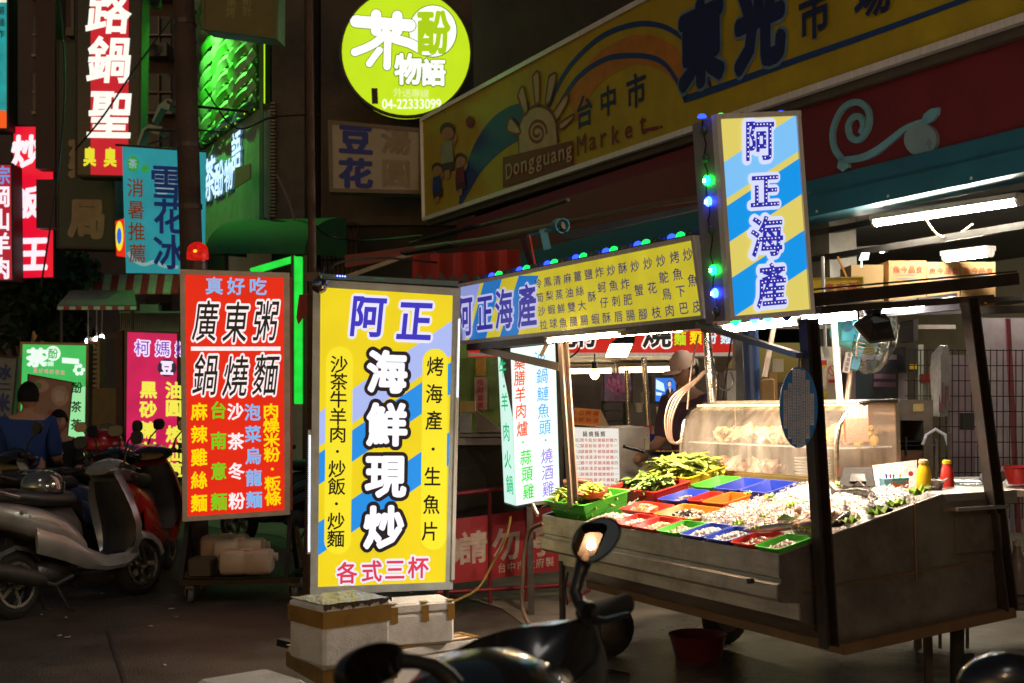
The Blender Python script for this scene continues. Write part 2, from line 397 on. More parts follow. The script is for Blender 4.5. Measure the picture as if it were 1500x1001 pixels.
# litter and gutter crack
mb = MB()
for i in range(70):
    x = rnd.uniform(-3.2, 2.6); y = rnd.uniform(3.8, 10); s = rnd.uniform(.006, .022); a = rnd.uniform(0, 3)
    c, d = math.cos(a) * s, math.sin(a) * s
    mb.hexa([(x - c, y - d, .006), (x + d, y - c, .006), (x + c, y + d, .006), (x - d, y + c, .006)], [(x - c, y - d, .010), (x + d, y - c, .013), (x + c, y + d, .009), (x - d, y + c, .012)])
struct('litter', mb, pbr('paper_scraps', (.35, .32, .27), .9), kind='stuff')
mb = MB()
pts = [at(158, 915, 8.1) * 1, at(170, 945, 7.3), at(178, 965, 6.9), at(190, 1001, 6.3)]
pts = [V((p.x, p.y, .003)) for p in pts]
for a, b in zip(pts, pts[1:]): mb.bar(a, b, .02, .004)
struct('tar_seam', mb, pbr('tar', (.012, .011, .01), .5))

# ================================================================== market hall (the wall on the right)
FC = 6.0
YW = at(620, 300, 10)
def hall_x(a, n=FC): return E2 * n + E1 * a
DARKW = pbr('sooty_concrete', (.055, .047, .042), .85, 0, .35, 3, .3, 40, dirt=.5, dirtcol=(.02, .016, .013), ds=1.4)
hall = thing('market_hall', 'dark market hall behind the stalls with red fascia, blue beam and yellow banner', 'building', hall_x(4))
def wallbox(mb, n0, n1, a0, a1, z0, z1):
    mb.hexa([hall_x(a0, n0) + UP * z0, hall_x(a0, n1) + UP * z0, hall_x(a1, n1) + UP * z0, hall_x(a1, n0) + UP * z0],
            [hall_x(a0, n0) + UP * z1, hall_x(a0, n1) + UP * z1, hall_x(a1, n1) + UP * z1, hall_x(a1, n0) + UP * z1])
mb = MB(); wallbox(mb, FC + .35, FC + .6, -6, 14.4, 3.55, 9); mesh_obj('upper_wall', mb, DARKW, hall)
mb = MB(); wallbox(mb, FC + .1, FC + .30, -6, 14.4, 2.98, 3.54); mesh_obj('fascia', mb, pbr('dark_red_fascia', (.14, .011, .018), .5, 0, .25, 4, .05, 50), hall)
BLUEB = pbr('blue_painted_beam', (.02, .15, .24), .45, .1, .3, 5, .08, 60, dirt=.4, dirtcol=(.02, .04, .05))
mb = MB(); wallbox(mb, FC + .02, FC + .34, -6, 14.4, 2.70, 2.84); mesh_obj('beam', mb, BLUEB, hall)
mb = MB(); wallbox(mb, FC + .06, FC + .34, -6, 14.4, 2.845, 2.975); mesh_obj('beam', mb, BLUEB, hall)
mb = MB()
for i in range(24):
    a = -3 + i * .75
    wallbox(mb, FC + .015, FC + .0195, a, a + .018, 2.72, 2.738)
mesh_obj('rivet', mb, ALU(), hall).name = 'beam_rivets'; bpy.data.objects['beam_rivets']['kind'] = 'stuff'
mb = MB(); wallbox(mb, FC + .35, FC + 8, -6, 14.4, 3.05, 3.2); mesh_obj('ceiling', mb, pbr('hall_ceiling', (.10, .095, .085), .85, 0, .3, 4), hall)
mb = MB(); wallbox(mb, FC + 6.5, FC + 6.7, -6, 14.4, 0, 3.05); mesh_obj('back_wall', mb, pbr('grimy_cream_wall', (.42, .38, .27), .7, 0, .25, 3, .1, 40, dirt=.4, dirtcol=(.16, .12, .08), ds=1.5), hall)
for a in (-1.2, 1.6, 4.7, 7.8, 10.9, 14.1):
    mb = MB(); wallbox(mb, FC + .36, FC + .62, a, a + .22, 0, 3.05); mesh_obj('column', mb, pbr('dirty_tile_column', (.15, .14, .12), .5, 0, .3, 6, .2, 50, dirt=.6, dirtcol=(.04, .03, .02), ds=4), hall)
# steel truss under the beam, seen at the right
mb = MB()
for k, (na, za) in enumerate(((FC + .36, 2.62), (FC + .36, 2.42))):
    wallbox(mb, na, na + .05, -6, 14.4, za, za + .045)
mesh_obj('truss', mb, pbr('sooty_black_steel', (.035, .033, .032), .5, .5, .3, 8), hall)

# blue pole and dark steel in the hall at the left of the vertical sign
mb = MB(); ptube(mb, [(1098, 476, 8.6), (1104, 596, 8.6), (1108, 800, 8.6)], .055, 14); ptube(mb, [(1098, 476, 8.6), (1090, 330, 8.6)], .055, 14)
single('blue_pipe', mb, pbr('blue_drain_pipe', (.05, .10, .26), .4, 0, .2, 5), 'thick blue drain pipe standing behind the steel corner post of the fish cart', 'pipe')
mb = MB(); pbox(mb, 1077, 476, 1090, 800, 8.9, .12); single('grey_column', mb, pbr('grey_column', (.16, .15, .14), .6, 0, .3, 6), 'grey concrete post just left of the thick blue pipe', 'post')
mb = MB(); pbox(mb, 1118, 560, 1148, 800, 8.9, .14)
single('grey_column', mb, MC['grey_column'], 'wide grey concrete post right of the thick blue pipe', 'post')

# ================================================================== centre: stucco building with the round tea sign
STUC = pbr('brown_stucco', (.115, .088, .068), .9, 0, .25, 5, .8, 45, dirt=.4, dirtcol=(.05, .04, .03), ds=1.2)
cb = thing('stucco_building', 'dark brown stucco building carrying the round green tea sign', 'building', (1, 18.2, 0))
mb = MB(); pbox(mb, 470, -420, 2300, 330, 18.2, 6); mesh_obj('wall', mb, STUC, cb)
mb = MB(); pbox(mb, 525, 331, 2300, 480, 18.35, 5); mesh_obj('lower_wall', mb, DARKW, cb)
mb = MB(); pbox(mb, 398, -420, 446, 480, 17.9, 5); mesh_obj('corner_pier', mb, STUC, cb)
mb = MB(); pbox(mb, 447, -420, 469, 480, 18.6, 5); mesh_obj('shadow_gap', mb, DARKW, cb)
mb = MB(); 
for k in range(34):
    y = 150 + k * 5; pbox(mb, 396, y, 403, y + 2.6, 17.8, .08)
mesh_obj('brick_edge', mb, pbr('glazed_edge_tile', (.20, .15, .11), .4), cb)['kind'] = 'stuff'
mb = MB(); pbox(mb, 470, 330, 524, 560, 18.5, .2); mesh_obj('window_panel', mb, pbr('dusty_pink_wall', (.30, .17, .13), .8), cb)
gr = MB()
for k in range(9):
    x = 472 + k * 6.4; pbox(gr, x, 326, x + 1.5, 500, 18.05, .02)
for y in (326, 353, 380, 407, 434): pbox(gr, 470, y, 525, y + 2, 18.02, .02)
mesh_obj('window_grille', gr, pbr('rusty_iron', (.06, .035, .02), .8, .3), cb)
mb = MB(); 
for y, x0, x1 in ((60, 690, 860), (118, 700, 800), (-10, 700, 1000)): pbox(mb, x0, y, x1, y + 1.2, 18.19, .02)
mesh_obj('expansion_joint', mb, DARKW, cb)
# air conditioner in grille
mb = MB(); pbox(mb, 478, 336, 505, 352, 17.95, .25)
single('small_fan_unit', mb, pbr('grey_unit', (.12, .12, .16), .6), 'small grey fan unit behind the window bars left of the bean pudding sign', 'fan unit')

# utility pole left and iron pole at the yellow sign
RUST = pbr('rusty_brown_iron', (.11, .060, .040), .75, .3, .4, 5, .4, 50, dirt=.6, dirtcol=(.03, .02, .015), ds=4)
mb = MB(); mb.tube([at(290, 900, 10.5), at(281, 400, 10.5), at(271, 60, 10.5), at(262, -200, 10.5)], [.095, .09, .088, .085], 18)
WOODP = pbr('dark_utility_pole', (.07, .045, .035), .85, 0, .35, 4, .5, 50)
up = thing('utility_pole', 'thick dark utility pole rising behind the red congee sign', 'pole', at(288, 880, 10.5))
mesh_obj('shaft', mb, WOODP, up, True)
for py in (30, 210, 300):
    mb = MB(); mb.tube([at(270 + (py) * .03, py, 10.5), at(270.3 + (py) * .03, py + 7, 10.5)], .094, 18); mesh_obj('steel_band', mb, DSTEEL(), up)
mb = MB(); ptube(mb, [(452, -60, 8.35), (455, 200, 8.35), (459, 480, 8.35), (448, 925, 8.2)], .026, 10)
ip = thing('iron_pole', 'thin rusty brown iron pole at the left edge of the yellow seafood sign', 'pole', at(448, 920, 8.2))
mesh_obj('shaft', mb, RUST, ip, True)
mb = MB(); pbox(mb, 450, 432, 462, 600, 8.22, .05); mesh_obj('casing', mb, RUST, ip)
# cables
def cable(name, pts, r, label, mat=None, n=6):
    P = [at(*p) for p in pts]; out = []
    for i in range(len(P) - 1):     # catmull-rom
        a = P[max(0, i - 1)]; b = P[i]; c = P[i + 1]; d = P[min(len(P) - 1, i + 2)]
        for k in range(6):
            t = k / 6; out.append(.5 * ((2 * b) + (c - a) * t + (2 * a - 5 * b + 4 * c - d) * t * t + (3 * b - a - 3 * c + d) * t ** 3))
    out.append(P[-1]); m = MB(); m.tube(out, r, n)
    return single(name, m, mat or BLACK(), label, 'cable', smooth=True)
cable('thin_cable', [(405, 255, 17), (428, 310, 17), (442, 390, 17), (450, 450, 17)], .015, 'thin dark cable sagging down the brown corner wall beside the green awning', pbr('dusty_cable', (.2, .15, .12), .8))
cable('thin_cable', [(300, 130, 17), (345, 188, 17), (400, 172, 17), (470, 168, 17)], .012, 'thin cable crossing the brown corner wall right of the woven panels')
cable('thin_cable', [(455, 100, 15), (448, 240, 15), (462, 330, 15), (520, 352, 15), (620, 345, 14)], .012, 'dark cable running down the iron pole and across under the bean pudding sign')
cable('thin_cable', [(86, -20, 17), (95, 120, 17), (84, 260, 17), (60, 420, 17)], .012, 'dark cable hanging left of the black hot pot sign')
cable('thin_cable', [(110, 220, 16), (150, 172, 16), (195, 105, 16), (250, 30, 16)], .012, 'black cable crossing in front of the black and red hot pot sign')
cable('thin_cable', [(478, 440, 8.2), (482, 400, 8.3), (500, 384, 8.6), (560, 378, 9.5), (640, 385, 11)], .009, 'black cable arching from the mirror ball up to the dark canopy')

# ================================================================== left row of shophouses
TC = 4.63
def onT(x, y): return onE(x, y, TC)
ts = thing('tea_shop_front', 'shop front of woven green panels, pale ribbed board and dark green awning', 'building', at(380, 600, 19))
def tq(mb, q, d=.1, c=TC):
    p = [onE(x, y, c) for x, y in q]; mb.hexa([a + E2 * d for a in p], p)
mb = MB(); tq(mb, [(240, 700), (396, 640), (396, -200), (240, -200)], .3, TC + .5); mesh_obj('wall', mb, pbr('dark_green_grey_wall', (.05, .06, .05), .8), ts)
mb = MB(); tq(mb, [(300, 215), (392, 150), (392, 20), (300, 60)], .04, TC + .02); mesh_obj('backing', mb, pbr('dark_backing', (.02, .06, .03), .8), ts)
# woven panels, each a bowed slat
LEAFM = pbr('pale_green_woven_slat', (.42, .62, .40), .5, 0, .2, 3, .05)
LEAFN = pbr('deeper_green_woven_slat', (.16, .52, .12), .5, 0, .2, 3, .05)
SX = Surf([(300, 20), (392, -40), (392, 152), (300, 216)], E2, TC)
cnt = 0
for i in range(-1, 8):
    for j in range(-1, 11):
        mb = MB(); rows = []; c0 = (i + .5) / 7; v0 = (j + .5 * (i % 2)) * .115 + .04
        for t in (0, .12, .3, .5, .7, .88, 1):
            hgt = .100 * max(.06, 1 - (2 * t - 1) ** 2) ** .55; u = c0 - .145 + .29 * t; vv = v0 + .07 - .14 * t; zz = .16 * (1 - (2 * t - 1) ** 2) + .05 * (i % 2)
            if not (-.03 <= u <= 1.03): continue
            rows.append([SX.p3uv(u, min(max(vv + hgt / 2, -.1), 1.02), zz), SX.p3uv(u, min(max(vv, -.1), 1.02), zz + .05), SX.p3uv(u, min(max(vv - hgt / 2, -.1), 1.02), zz)])
        if len(rows) < 3 or v0 > 1.08: continue
        mb.loft(rows, cap=False, closed=False); mesh_obj('slat', mb, LEAFM if (i + j) % 3 else LEAFN, ts, True)
# light strips between the slats
mb = MB()
for i in range(8):
    u = min(1, i / 7 + .004)
    a = SX.p3uv(u, 0, .045); b = SX.p3uv(u, 1, .045); mb.bar(a, b, .014)
mesh_obj('light_strip', mb, emit('yellow_green_neon', '#c8ff20', 1.0, True), ts)
mb = MB(); a = SX.p3uv(.0, .985, .22); b = SX.p3uv(1, .985, .22); mb.tube([a, b], .02, 8)
mesh_obj('edge_rod', mb, pbr('green_trim', (.04, .22, .08), .5), ts)
wf = thing('added_green_lamp', 'small green flood lamp on an arm washing the woven panels', 'flood lamp', at(300, 150, 15.2))  # invented lamp, added only to turn the slats bright green
p = SX.p3uv(.42, .10, 1.1); mb = MB(); mb.box(p, (.12, .2, .12)); mesh_obj('housing', mb, BLACK(), wf)
lamp_light(wf, p - UP * .07, SX.p3uv(.5, .8), 110, (.15, .1), (.16, 1, .12), 120)
mb = MB(); a = onT(393.5, 60); b = onT(393.5, 330); mb.bar(a + E2 * -.1, b + E2 * -.1, .05); mesh_obj('edge_trim', mb, pbr('green_trim', (.04, .22, .08), .5), ts)
# ribbed board
mb = MB(); n = 46; P0, P1, P2, P3 = onT(302, 222), onT(391, 156), onT(391, 322), onT(302, 372)
for i in range(n):
    t0, t1 = i / n, (i + .62) / n
    a, b = P0.lerp(P1, t0), P0.lerp(P1, t1); c, d = P3.lerp(P2, t1), P3.lerp(P2, t0)
    mb.hexa([d, c, b, a], [x - E2 * .06 for x in (d, c, b, a)])
mb.hexa([P3, P2, P1, P0], [x + E2 * .05 for x in (P3, P2, P1, P0)])
mesh_obj('ribbed_board', mb, pbr('pale_green_ribbed_board', (.30, .46, .38), .5, .1, .2, 4), ts)
mb = MB(); mb.bar(P0, P1, .09); mb.bar(P3, P2, .06); mesh_obj('board_trim', mb, pbr('brown_trim', (.12, .10, .05), .6), ts)
SB = Surf([(302, 222), (391, 156), (391, 322), (302, 372)], E2, TC - .07)
LEDW = emit('white_blue_led', '#b9d8ff', 1.6); SHG = pbr('dark_green_letter', (.02, .10, .09), .5)
for ch, x, y, w_, h_ in (('茶', 309, 262, 17, 62), ('酚', 323, 262, 13, 50), ('物', 337, 256, 12, 46), ('語', 348, 222, 13, 58)):
    m1 = MB(); SB.glyph(m1, ch, x + 1.5, y + 3, w_, h_, 1, .05); mesh_obj('letter_shadow', m1, SHG, ts)
    m1 = MB(); SB.glyph(m1, ch, x, y, w_, h_, 12, .03); mesh_obj('letter', m1, LEDW, ts)
# small poster box on the board
mb = MB(); tq(mb, [(344, 276), (366, 262), (366, 240), (344, 246)], .02, TC - .3); mesh_obj('poster_box', mb, pbr('tan_poster', (.32, .20, .13), .6), ts)
# corrugated awning side + barrel awning
mb = MB()
prof = []
for k in range(9):
    a = k / 8 * math.pi / 2; prof.append((math.sin(a), math.cos(a)))
rings = []
pa, pb = at(300, 372, 17.6), at(446, 372, 16.2)
dirA = (pb - pa).normalized(); back = V((dirA.y * -1, dirA.x, 0)).normalized() * -1
if back.y < 0: back = -back
for s_ in (pa, pb): rings.append([s_ + back * (.7 * (1 - c)) * 1 + UP * (.52 * s2) for s2, c in prof])
mb.loft(rings, cap=False, closed=False)
mb.poly([rings[0][i] for i in range(9)] + [pa + back * .7]); mb.poly([rings[1][i] for i in range(9)] + [pb + back * .7])
o = single('barrel_awning', mb, pbr('dark_green_canvas', (.015, .10, .035), .8, 0, .3, 5, .2), 'dark green barrel awning above the green neon frame', 'awning', smooth=True)
# pale shutter wall below awning and green neon frame
mb = MB(); pbox(mb, 335, 368, 446, 700, 19.5, .1); single('pale_wall', mb, pbr('pale_plaster_wall', (.38, .40, .36), .8, 0, .2, 3), 'pale plaster wall lit green behind the red congee sign', 'wall')
ng = thing('neon_frame', 'bright green neon frame round the doorway right of the red congee sign', 'neon light', at(440, 600, 16))
NEON = emit('bright_green_neon', '#10e040', 1.05, True, mott=.25, ms=6)
mb = MB(); pbox(mb, 431, 376, 442, 592, 16, .08); mesh_obj('upright_tube', mb, NEON, ng)
mb = MB(); mb.bar(at(368, 398, 16.05), at(433, 379, 16.05), .075); mesh_obj('top_tube', mb, NEON, ng)
mb = MB(); pbox(mb, 426, 374, 430, 594, 15.97, .1); mesh_obj('frame', mb, BLACK(), ng)
mb = MB(); pbox(mb, 443, 374, 450, 760, 16.1, .12); mesh_obj('frame', mb, BLACK(), ng)
# paper lantern rag
mb = MB(); mb.loft([[at(438, 432, 9), at(453, 430, 9), at(453, 432, 9.05), at(438, 434, 9.05)], [at(434, 465, 9), at(452, 462, 9), at(452, 462, 9.06), at(434, 465, 9.06)], [at(437, 476, 9), at(444, 466, 9), at(444, 466, 9.05), at(437, 476, 9.05)]])
single('red_rag', mb, pbr('faded_red_cloth', (.35, .05, .04), .8), 'faded red cloth hung on the iron pole beside the green neon', 'cloth')

# far left buildings
bl = thing('dark_apartment_block', 'dark apartment block behind the vertical neon signs at far left', 'building', at(100, 600, 26))
FW = pbr('dark_purple_brown_wall', (.11, .082, .09), .85, 0, .3, 2.5, .3)
mb = MB(); pbox(mb, -500, -500, 268, 620, 26, 1); mesh_obj('wall', mb, FW, bl)
GL = pbr('dark_window_glass', (.02, .022, .026), .15)
FR = pbr('window_frame_metal', (.26, .22, .23), .5, .3)
for (x0, x1) in ((48, 80), (214, 250)):
    for r_ in range(8):
        y0 = -60 + r_ * 84
        mb = MB(); pbox(mb, x0, y0, x1, y0 + 54, 25.95, .04); wn = mesh_obj('window', mb, GL, bl)
        mb = MB(); pbox(mb, x0 - 2, y0 + 55, x1 + 2, y0 + 59, 25.7, .3); pbox(mb, x0 - 1, y0 + 26, x1 + 1, y0 + 28, 25.85, .06); pbox(mb, (x0 + x1) / 2 - .7, y0, (x0 + x1) / 2 + .7, y0 + 54, 25.85, .06); mesh_obj('frame', mb, FR, wn)
mb = MB(); pbox(mb, 80, -300, 86, 470, 24.9, .4); pbox(mb, 104, -300, 108, 270, 24.9, .4); mesh_obj('downpipe', mb, pbr('downpipe_grey', (.16, .13, .13), .6), bl)
for k in range(16):
    y = 40 + k * 26
    mb = MB(); pbox(mb, 96, y, 108, y + 12, 24.3, .4); mesh_obj('balcony_edge', mb, pbr('tan_balcony', (.20, .14, .10), .8), bl)
for i, (x, y) in enumerate(((218, 62), (222, 330))):
    mb = MB(); pbox(mb, x, y, x + 26, y + 20, 25, .5); a = thing('air_conditioner', ('dim air conditioner on the far wall beside the top of the utility pole' if i == 0 else 'dim air conditioner on the far wall left of the snow ice flag'), 'air conditioner', at(x, y + 20, 25))
    mesh_obj('casing', mb, pbr('dim_beige_metal', (.16, .14, .12), .6), a); mb = MB(); mb.lathe(at(x + 9, y + 10, 24.95), (0, -1, 0), [(0, .10), (.02, .11), (.02, .09), (0, .03)], 16); mesh_obj('grille', mb, BLACK(), a)
# bushes/tree dark at left
def tree(name, label, c, r, n, leafc, seed, trunk=None):
    rr = random.Random(seed); root = thing(name, label, 'tree', (c[0], c[1], 0)); mb = MB()
    if trunk: t = MB(); t.tube([(c[0], c[1], 0), (c[0] + .1, c[1], c[2] * .5), (c[0], c[1], c[2])], [.14, .10, .05], 8); 
    if trunk:
        for k in range(5): a = rr.uniform(0, 6.28); t.tube([(c[0], c[1], c[2] * .6), (c[0] + math.cos(a) * r[0] * .6, c[1] + math.sin(a) * r[1] * .6, c[2] + rr.uniform(-.2, .6) * r[2])], [.06, .02], 6)
        mesh_obj('trunk', t, WOODP, root)
    cl = [(rr.uniform(-.75, .75), rr.uniform(-.75, .75), rr.uniform(-.75, .75), rr.uniform(.22, .42)) for _ in range(16)]
    for _ in range(n):
        k = rr.choice(cl); d = V((rr.gauss(0, 1), rr.gauss(0, 1), rr.gauss(0, 1))).normalized() * k[3] * rr.uniform(.6, 1.05)
        p = V((c[0] + (k[0] + d.x) * r[0], c[1] + (k[1] + d.y) * r[1], c[2] + (k[2] + d.z) * r[2]))
        a = V((rr.uniform(-1, 1), rr.uniform(-1, 1), rr.uniform(-1, 1))).normalized(); b = a.orthogonal().normalized(); s = rr.uniform(.06, .12)
        mb.poly([p - a * s, p + b * s * .45, p + a * s, p - b * s * .45])
    mesh_obj('crown', mb, pbr(leafc, (.035, .06, .025), .6), root); return root
c = at(30, 450, 22)
tree('street_tree', 'dark street tree in shadow behind the far left signs', (c.x, c.y, c.z), (1.3, 1.0, 1.1), 5200, 'dark_foliage', 3, True)
# striped awnings
sa = thing('striped_awning', 'upper red and white striped awning in the dark at far left', 'awning', at(180, 450, 22))
RS = pbr('red_canvas', (.45, .035, .05), .8); WS = pbr('white_canvas', (.48, .50, .44), .8)
xs = [104 + i * 11.2 for i in range(14)]
for i, x in enumerate(xs):
    mb = MB(); t0 = at(x + 4, 405, 22.5); t1 = at(x + 15.2, 405, 22.5); b0 = at(x - 4 if i < 4 else x, 431, 21.7); b1 = at(x + 7.2 if i < 3 else x + 11.2, 431, 21.7)
    mb.hexa([b0, b1, t1, t0], [p + UP * .03 for p in (b0, b1, t1, t0)]); mesh_obj('canvas_stripe', mb, RS if i % 2 else WS, sa)
sb = thing('grey_awning', 'small grey awning with red and white valance under the striped one', 'awning', at(150, 453, 19.9))
mb = MB(); mb.hexa([at(84, 450, 19.6), at(200, 450, 19.6), at(196, 428, 20.6), at(104, 428, 20.6)], [p + UP * .03 for p in (at(84, 450, 19.6), at(200, 450, 19.6), at(196, 428, 20.6), at(104, 428, 20.6))])
mesh_obj('roof', mb, pbr('grey_canvas', (.16, .165, .16), .8), sb)
for i in range(13):
    mb = MB(); x = 84 + i * 8.9; q = [at(x, 454, 19.55), at(x + 8.7, 454, 19.55), at(x + 8.7, 449, 19.58), at(x, 449, 19.58)]
    mb.hexa([p + V((0, .02, 0)) for p in q], q); mesh_obj('valance_flap', mb, RS if i % 2 else WS, sb)
mb = MB()
for x in (90, 194): mb = MB(); ptube(mb, [(x, 452, 19.7), (x, 640, 19.7)], .025, 6); mesh_obj('post', mb, DSTEEL(), sb)
# shutters and shop clutter behind there
mb = MB()
for k in range(30):
    x = 176 + k * 2.9; pbox(mb, x, 458, x + 1.6, 492, 21.5, .05)
pbox(mb, 174, 456, 264, 459, 21.4, .1); pbox(mb, 205, 446, 232, 458, 21.45, .2)
single('slatted_shutter', mb, pbr('pale_slats', (.32, .32, .27), .7), 'pale slatted shutter panel above the magenta shaved ice sign', 'shutter')
mb = MB()
for k in range(11):
    y = 500 + k * 7; pbox(mb, 131, y, 142, y + 4.5, 18.6, .2)
pbox(mb, 128, 494, 131, 600, 18.6, .25); pbox(mb, 142, 494, 146, 600, 18.6, .25)
single('crate_tower', mb, pbr('tan_wood', (.30, .20, .09), .7), 'tall stack of tan wooden shelves left of the magenta sign', 'rack')
mb = MB()
for k in range(12): pbox(mb, 148 + k * 2.8, 495, 149.6 + k * 2.8, 570, 20.4, .03)
pbox(mb, 147, 488, 181, 570, 20.6, .06)
single('ribbed_gate', mb, pbr('purple_grey_wall', (.10, .09, .10), .7), 'dim ribbed metal gate behind the hanging bulbs', 'gate')
mb = MB(); pbox(mb, 132, 569, 176, 640, 18, .6); single('dark_counter', mb, BLACK(), 'black counter between the green sign and the magenta sign', 'counter')
# hanging bulbs
for i, (x, y) in enumerate(((128.5, 500), (141, 497.5), (149, 494.5))):
    r = thing('hanging_bulb', ('leftmost', 'middle', 'rightmost')[i] + ' of three bare white bulbs hanging under the small grey awning', 'light bulb', at(x, y, 18.8), 'bare bulbs hanging at far left')
    mb = MB(); mb.ball(at(x, y, 18.8), .038, 12, 8, (1, 1, 1.2)); mesh_obj('bulb', mb, emit('white_bulb', '#f4f6ff', 9, True), r)
    mb = MB(); ptube(mb, [(x + .3, y - 4, 18.8), (x + .8, 452, 18.8)], .008, 5); mesh_obj('cord', mb, pbr('pale_cord', (.3, .3, .28), .7), r)
    mb = MB(); ptube(mb, [(x, y - 3, 18.8), (x, y - 6.5, 18.8)], .018, 8); mesh_obj('socket', mb, pbr('pale_socket', (.5, .5, .5), .5), r)
# street lamps behind the flag (two pale arms)
for i, (pts, hd) in enumerate((([(262, 192, 16), (215, 190, 16)], [(238, 186), (232, 198), (212, 190), (203, 214), (200, 212), (207, 190), (218, 182)]),
                              ([(262, 160, 16.4), (245, 148, 16.4)], [(252, 146), (247, 162), (236, 158), (224, 180), (223, 176), (232, 154), (244, 145)]))):
    r = thing('shop_lamp_arm', ('lower' if i == 0 else 'upper') + ' pale green swan neck lamp reaching from the utility pole', 'lamp', at(*pts[0]), 'swan neck lamps by the pole')
    mb = MB(); ptube(mb, pts, .02, 6); mesh_obj('arm', mb, DSTEEL(), r)
    mb = MB(); p = [at(x, y, pts[1][2]) for x, y in hd]; mb.prism(p, V((.03, .16, 0))); mesh_obj('shade', mb, pbr('pale_green_shade', (.30, .42, .34), .5), r)
mb = MB(); ptube(mb, [(286, 156, 15.5), (362, 164, 17.2)], .02, 6); ptube(mb, [(283, 190, 15.5), (330, 194, 16.9)], .012, 6); ptube(mb, [(262, 198, 15.5), (215, 212, 15.5)], .012, 6)
single('sign_brackets', mb, DSTEEL(), 'thin dark bracket arms crossing from the utility pole to the woven panels', 'bracket')
# the lit street lamp behind the camera that the scooter mirror shows
sl = thing('street_lamp', 'sodium street lamp on the near side of the street behind the viewer', 'street lamp', (2.4, -7.2, 0))
mb = MB(); mb.tube([(2.4, -7.9, 0), (2.4, -7.9, 5.6), (2.4, -7.7, 6.0), (2.4, -7.1, 6.1)], .06, 10); mesh_obj('post', mb, DSTEEL(), sl)
mb = MB(); mb.bbox((2.4, -6.95, 6.1), (.26, .6, .12), .04); mesh_obj('hood', mb, DARKP(), sl)
mb = MB(); mb.ball((2.4, -6.9, 6.0), .042, 12, 8, (1, 1.2, .7)); mesh_obj('lamp_glass', mb, emit('sodium_lamp', '#ffd2a4', 9500, True), sl)
# ================================================================== signs
EY = V((0, 1, 0))
def facing(deg):      # horizontal normal turned deg from straight at us (positive turns the face to the right)
    a = R_(deg); return V((math.sin(a), -math.cos(a), 0))
def plane_at(x, y, Y, n): p = at(x, y, Y); return n.dot(p)
def art(root, name, mat, fn):
    mb = MB(); fn(mb)
    if mb.v: return mesh_obj(name, mb, mat, root)
WHITE_P = emit('lit_white_ink', '#f4f2ff', 1.0)

# ---- market banner
S = Surf([(619, 177), (1600, -350), (1600, -10), (622, 320)], E2, FC); S.LAY = .0035
mk = thing('market_banner', 'long yellow market banner sign with rainbow, sun logo and big navy characters', 'banner', S.p3uv(.2, 1))
YELB = pbr('yellow_banner_cloth', (.44, .345, .010), .6, 0, .18, 3, .05, 40, dirt=.3, dirtcol=(.2, .12, .01), ds=1.2)
art(mk, 'banner_sheet', YELB, lambda m: S.full(m))
NAVY = pbr('navy_ink', (.008, .016, .10), .6); BLUEI = pbr('blue_ink', (.01, .05, .22), .6); MAROON = pbr('maroon_ink', (.16, .015, .02), .6)
CREAM = pbr('cream_ink', (.48, .36, .22), .6); ORNG = pbr('orange_ink', (.48, .19, .02), .6); LBL = pbr('pale_blue_ink', (.14, .26, .42), .6)
art(mk, 'rainbow_stripe', ORNG, lambda m: S.stroke(m, [(838, 160), (872, 106), (915, 78), (950, 74), (982, 88), (1010, 120)], 22, 1))
art(mk, 'rainbow_line', BLUEI, lambda m: (S.stroke(m, [(800, 168), (822, 118), (847, 84), (885, 52), (930, 36), (965, 37), (990, 48), (1010, 66), (1030, 95), (1042, 128)], 4, 2),
     S.stroke(m, [(818, 158), (838, 125), (860, 103), (890, 86), (917, 82), (948, 83), (973, 93), (992, 118), (1005, 148)], 4, 2),
     S.stroke(m, [(1003, 146), (1060, 127), (1160, 91), (1300, 42), (1440, -10)], 6, 2)))
art(mk, 'blue_swoosh', BLUEI, lambda m: S.stroke(m, [(674, 300), (684, 268), (700, 232), (722, 203), (748, 184), (775, 174)], [4, 14, 20, 24, 24, 22], 1))
art(mk, 'sun_disc', CREAM, lambda m: S.poly(m, [(763, 231)] + [(789 + 27 * math.cos(math.pi * (1 - k / 14)), 198 - 8 * (k / 14) + 36 * -math.sin(math.pi * (k / 14))) for k in range(15)] + [(818, 212)], 4))
art(mk, 'sun_outline', MAROON, lambda m: S.stroke(m, [(763, 228)] + [(789 + 28 * math.cos(math.pi * (1 - k / 14)), 198 - 8 * (k / 14) + 38 * -math.sin(math.pi * (k / 14))) for k in range(15)] + [(819, 208)], 3, 3))
art(mk, 'sun_spiral', MAROON, lambda m: S.stroke(m, [(789 + (3 + k * .5) * math.cos(k * .55), 195 + (3 + k * .72) * math.sin(k * .55)) for k in range(24)], 2.2, 5))
for pts in ([(746, 180), (750, 173), (764, 191), (760, 197), (745, 192)], [(760, 140), (768, 127), (775, 160), (770, 167)], [(782, 112), (791, 106), (792, 148), (786, 152)], [(806, 112), (817, 109), (808, 148), (801, 152)], [(812, 165), (832, 138), (834, 148), (818, 176)], [(820, 182), (842, 168), (840, 176), (824, 190)]):
    art(mk, 'sun_ray', CREAM, lambda m: S.poly(m, pts, 4)); art(mk, 'ray_outline', MAROON, lambda m: S.stroke(m, pts + [pts[0]], 1.6, 5))
art(mk, 'red_label', MAROON, lambda m: S.poly(m, [(739, 231), (842, 206), (842, 246), (739, 275)], 6))
art(mk, 'lettering', CREAM, lambda m: [S.glyph(m, ch, 749 + i * 11.0, 251 - i * 3.4 + (3 if ch == 'g' else 0), 8 if ch != 'D' else 9, {'D': 22, 'g': 22}.get(ch, 16), 8, .02) for i, ch in enumerate('Dongguang')])
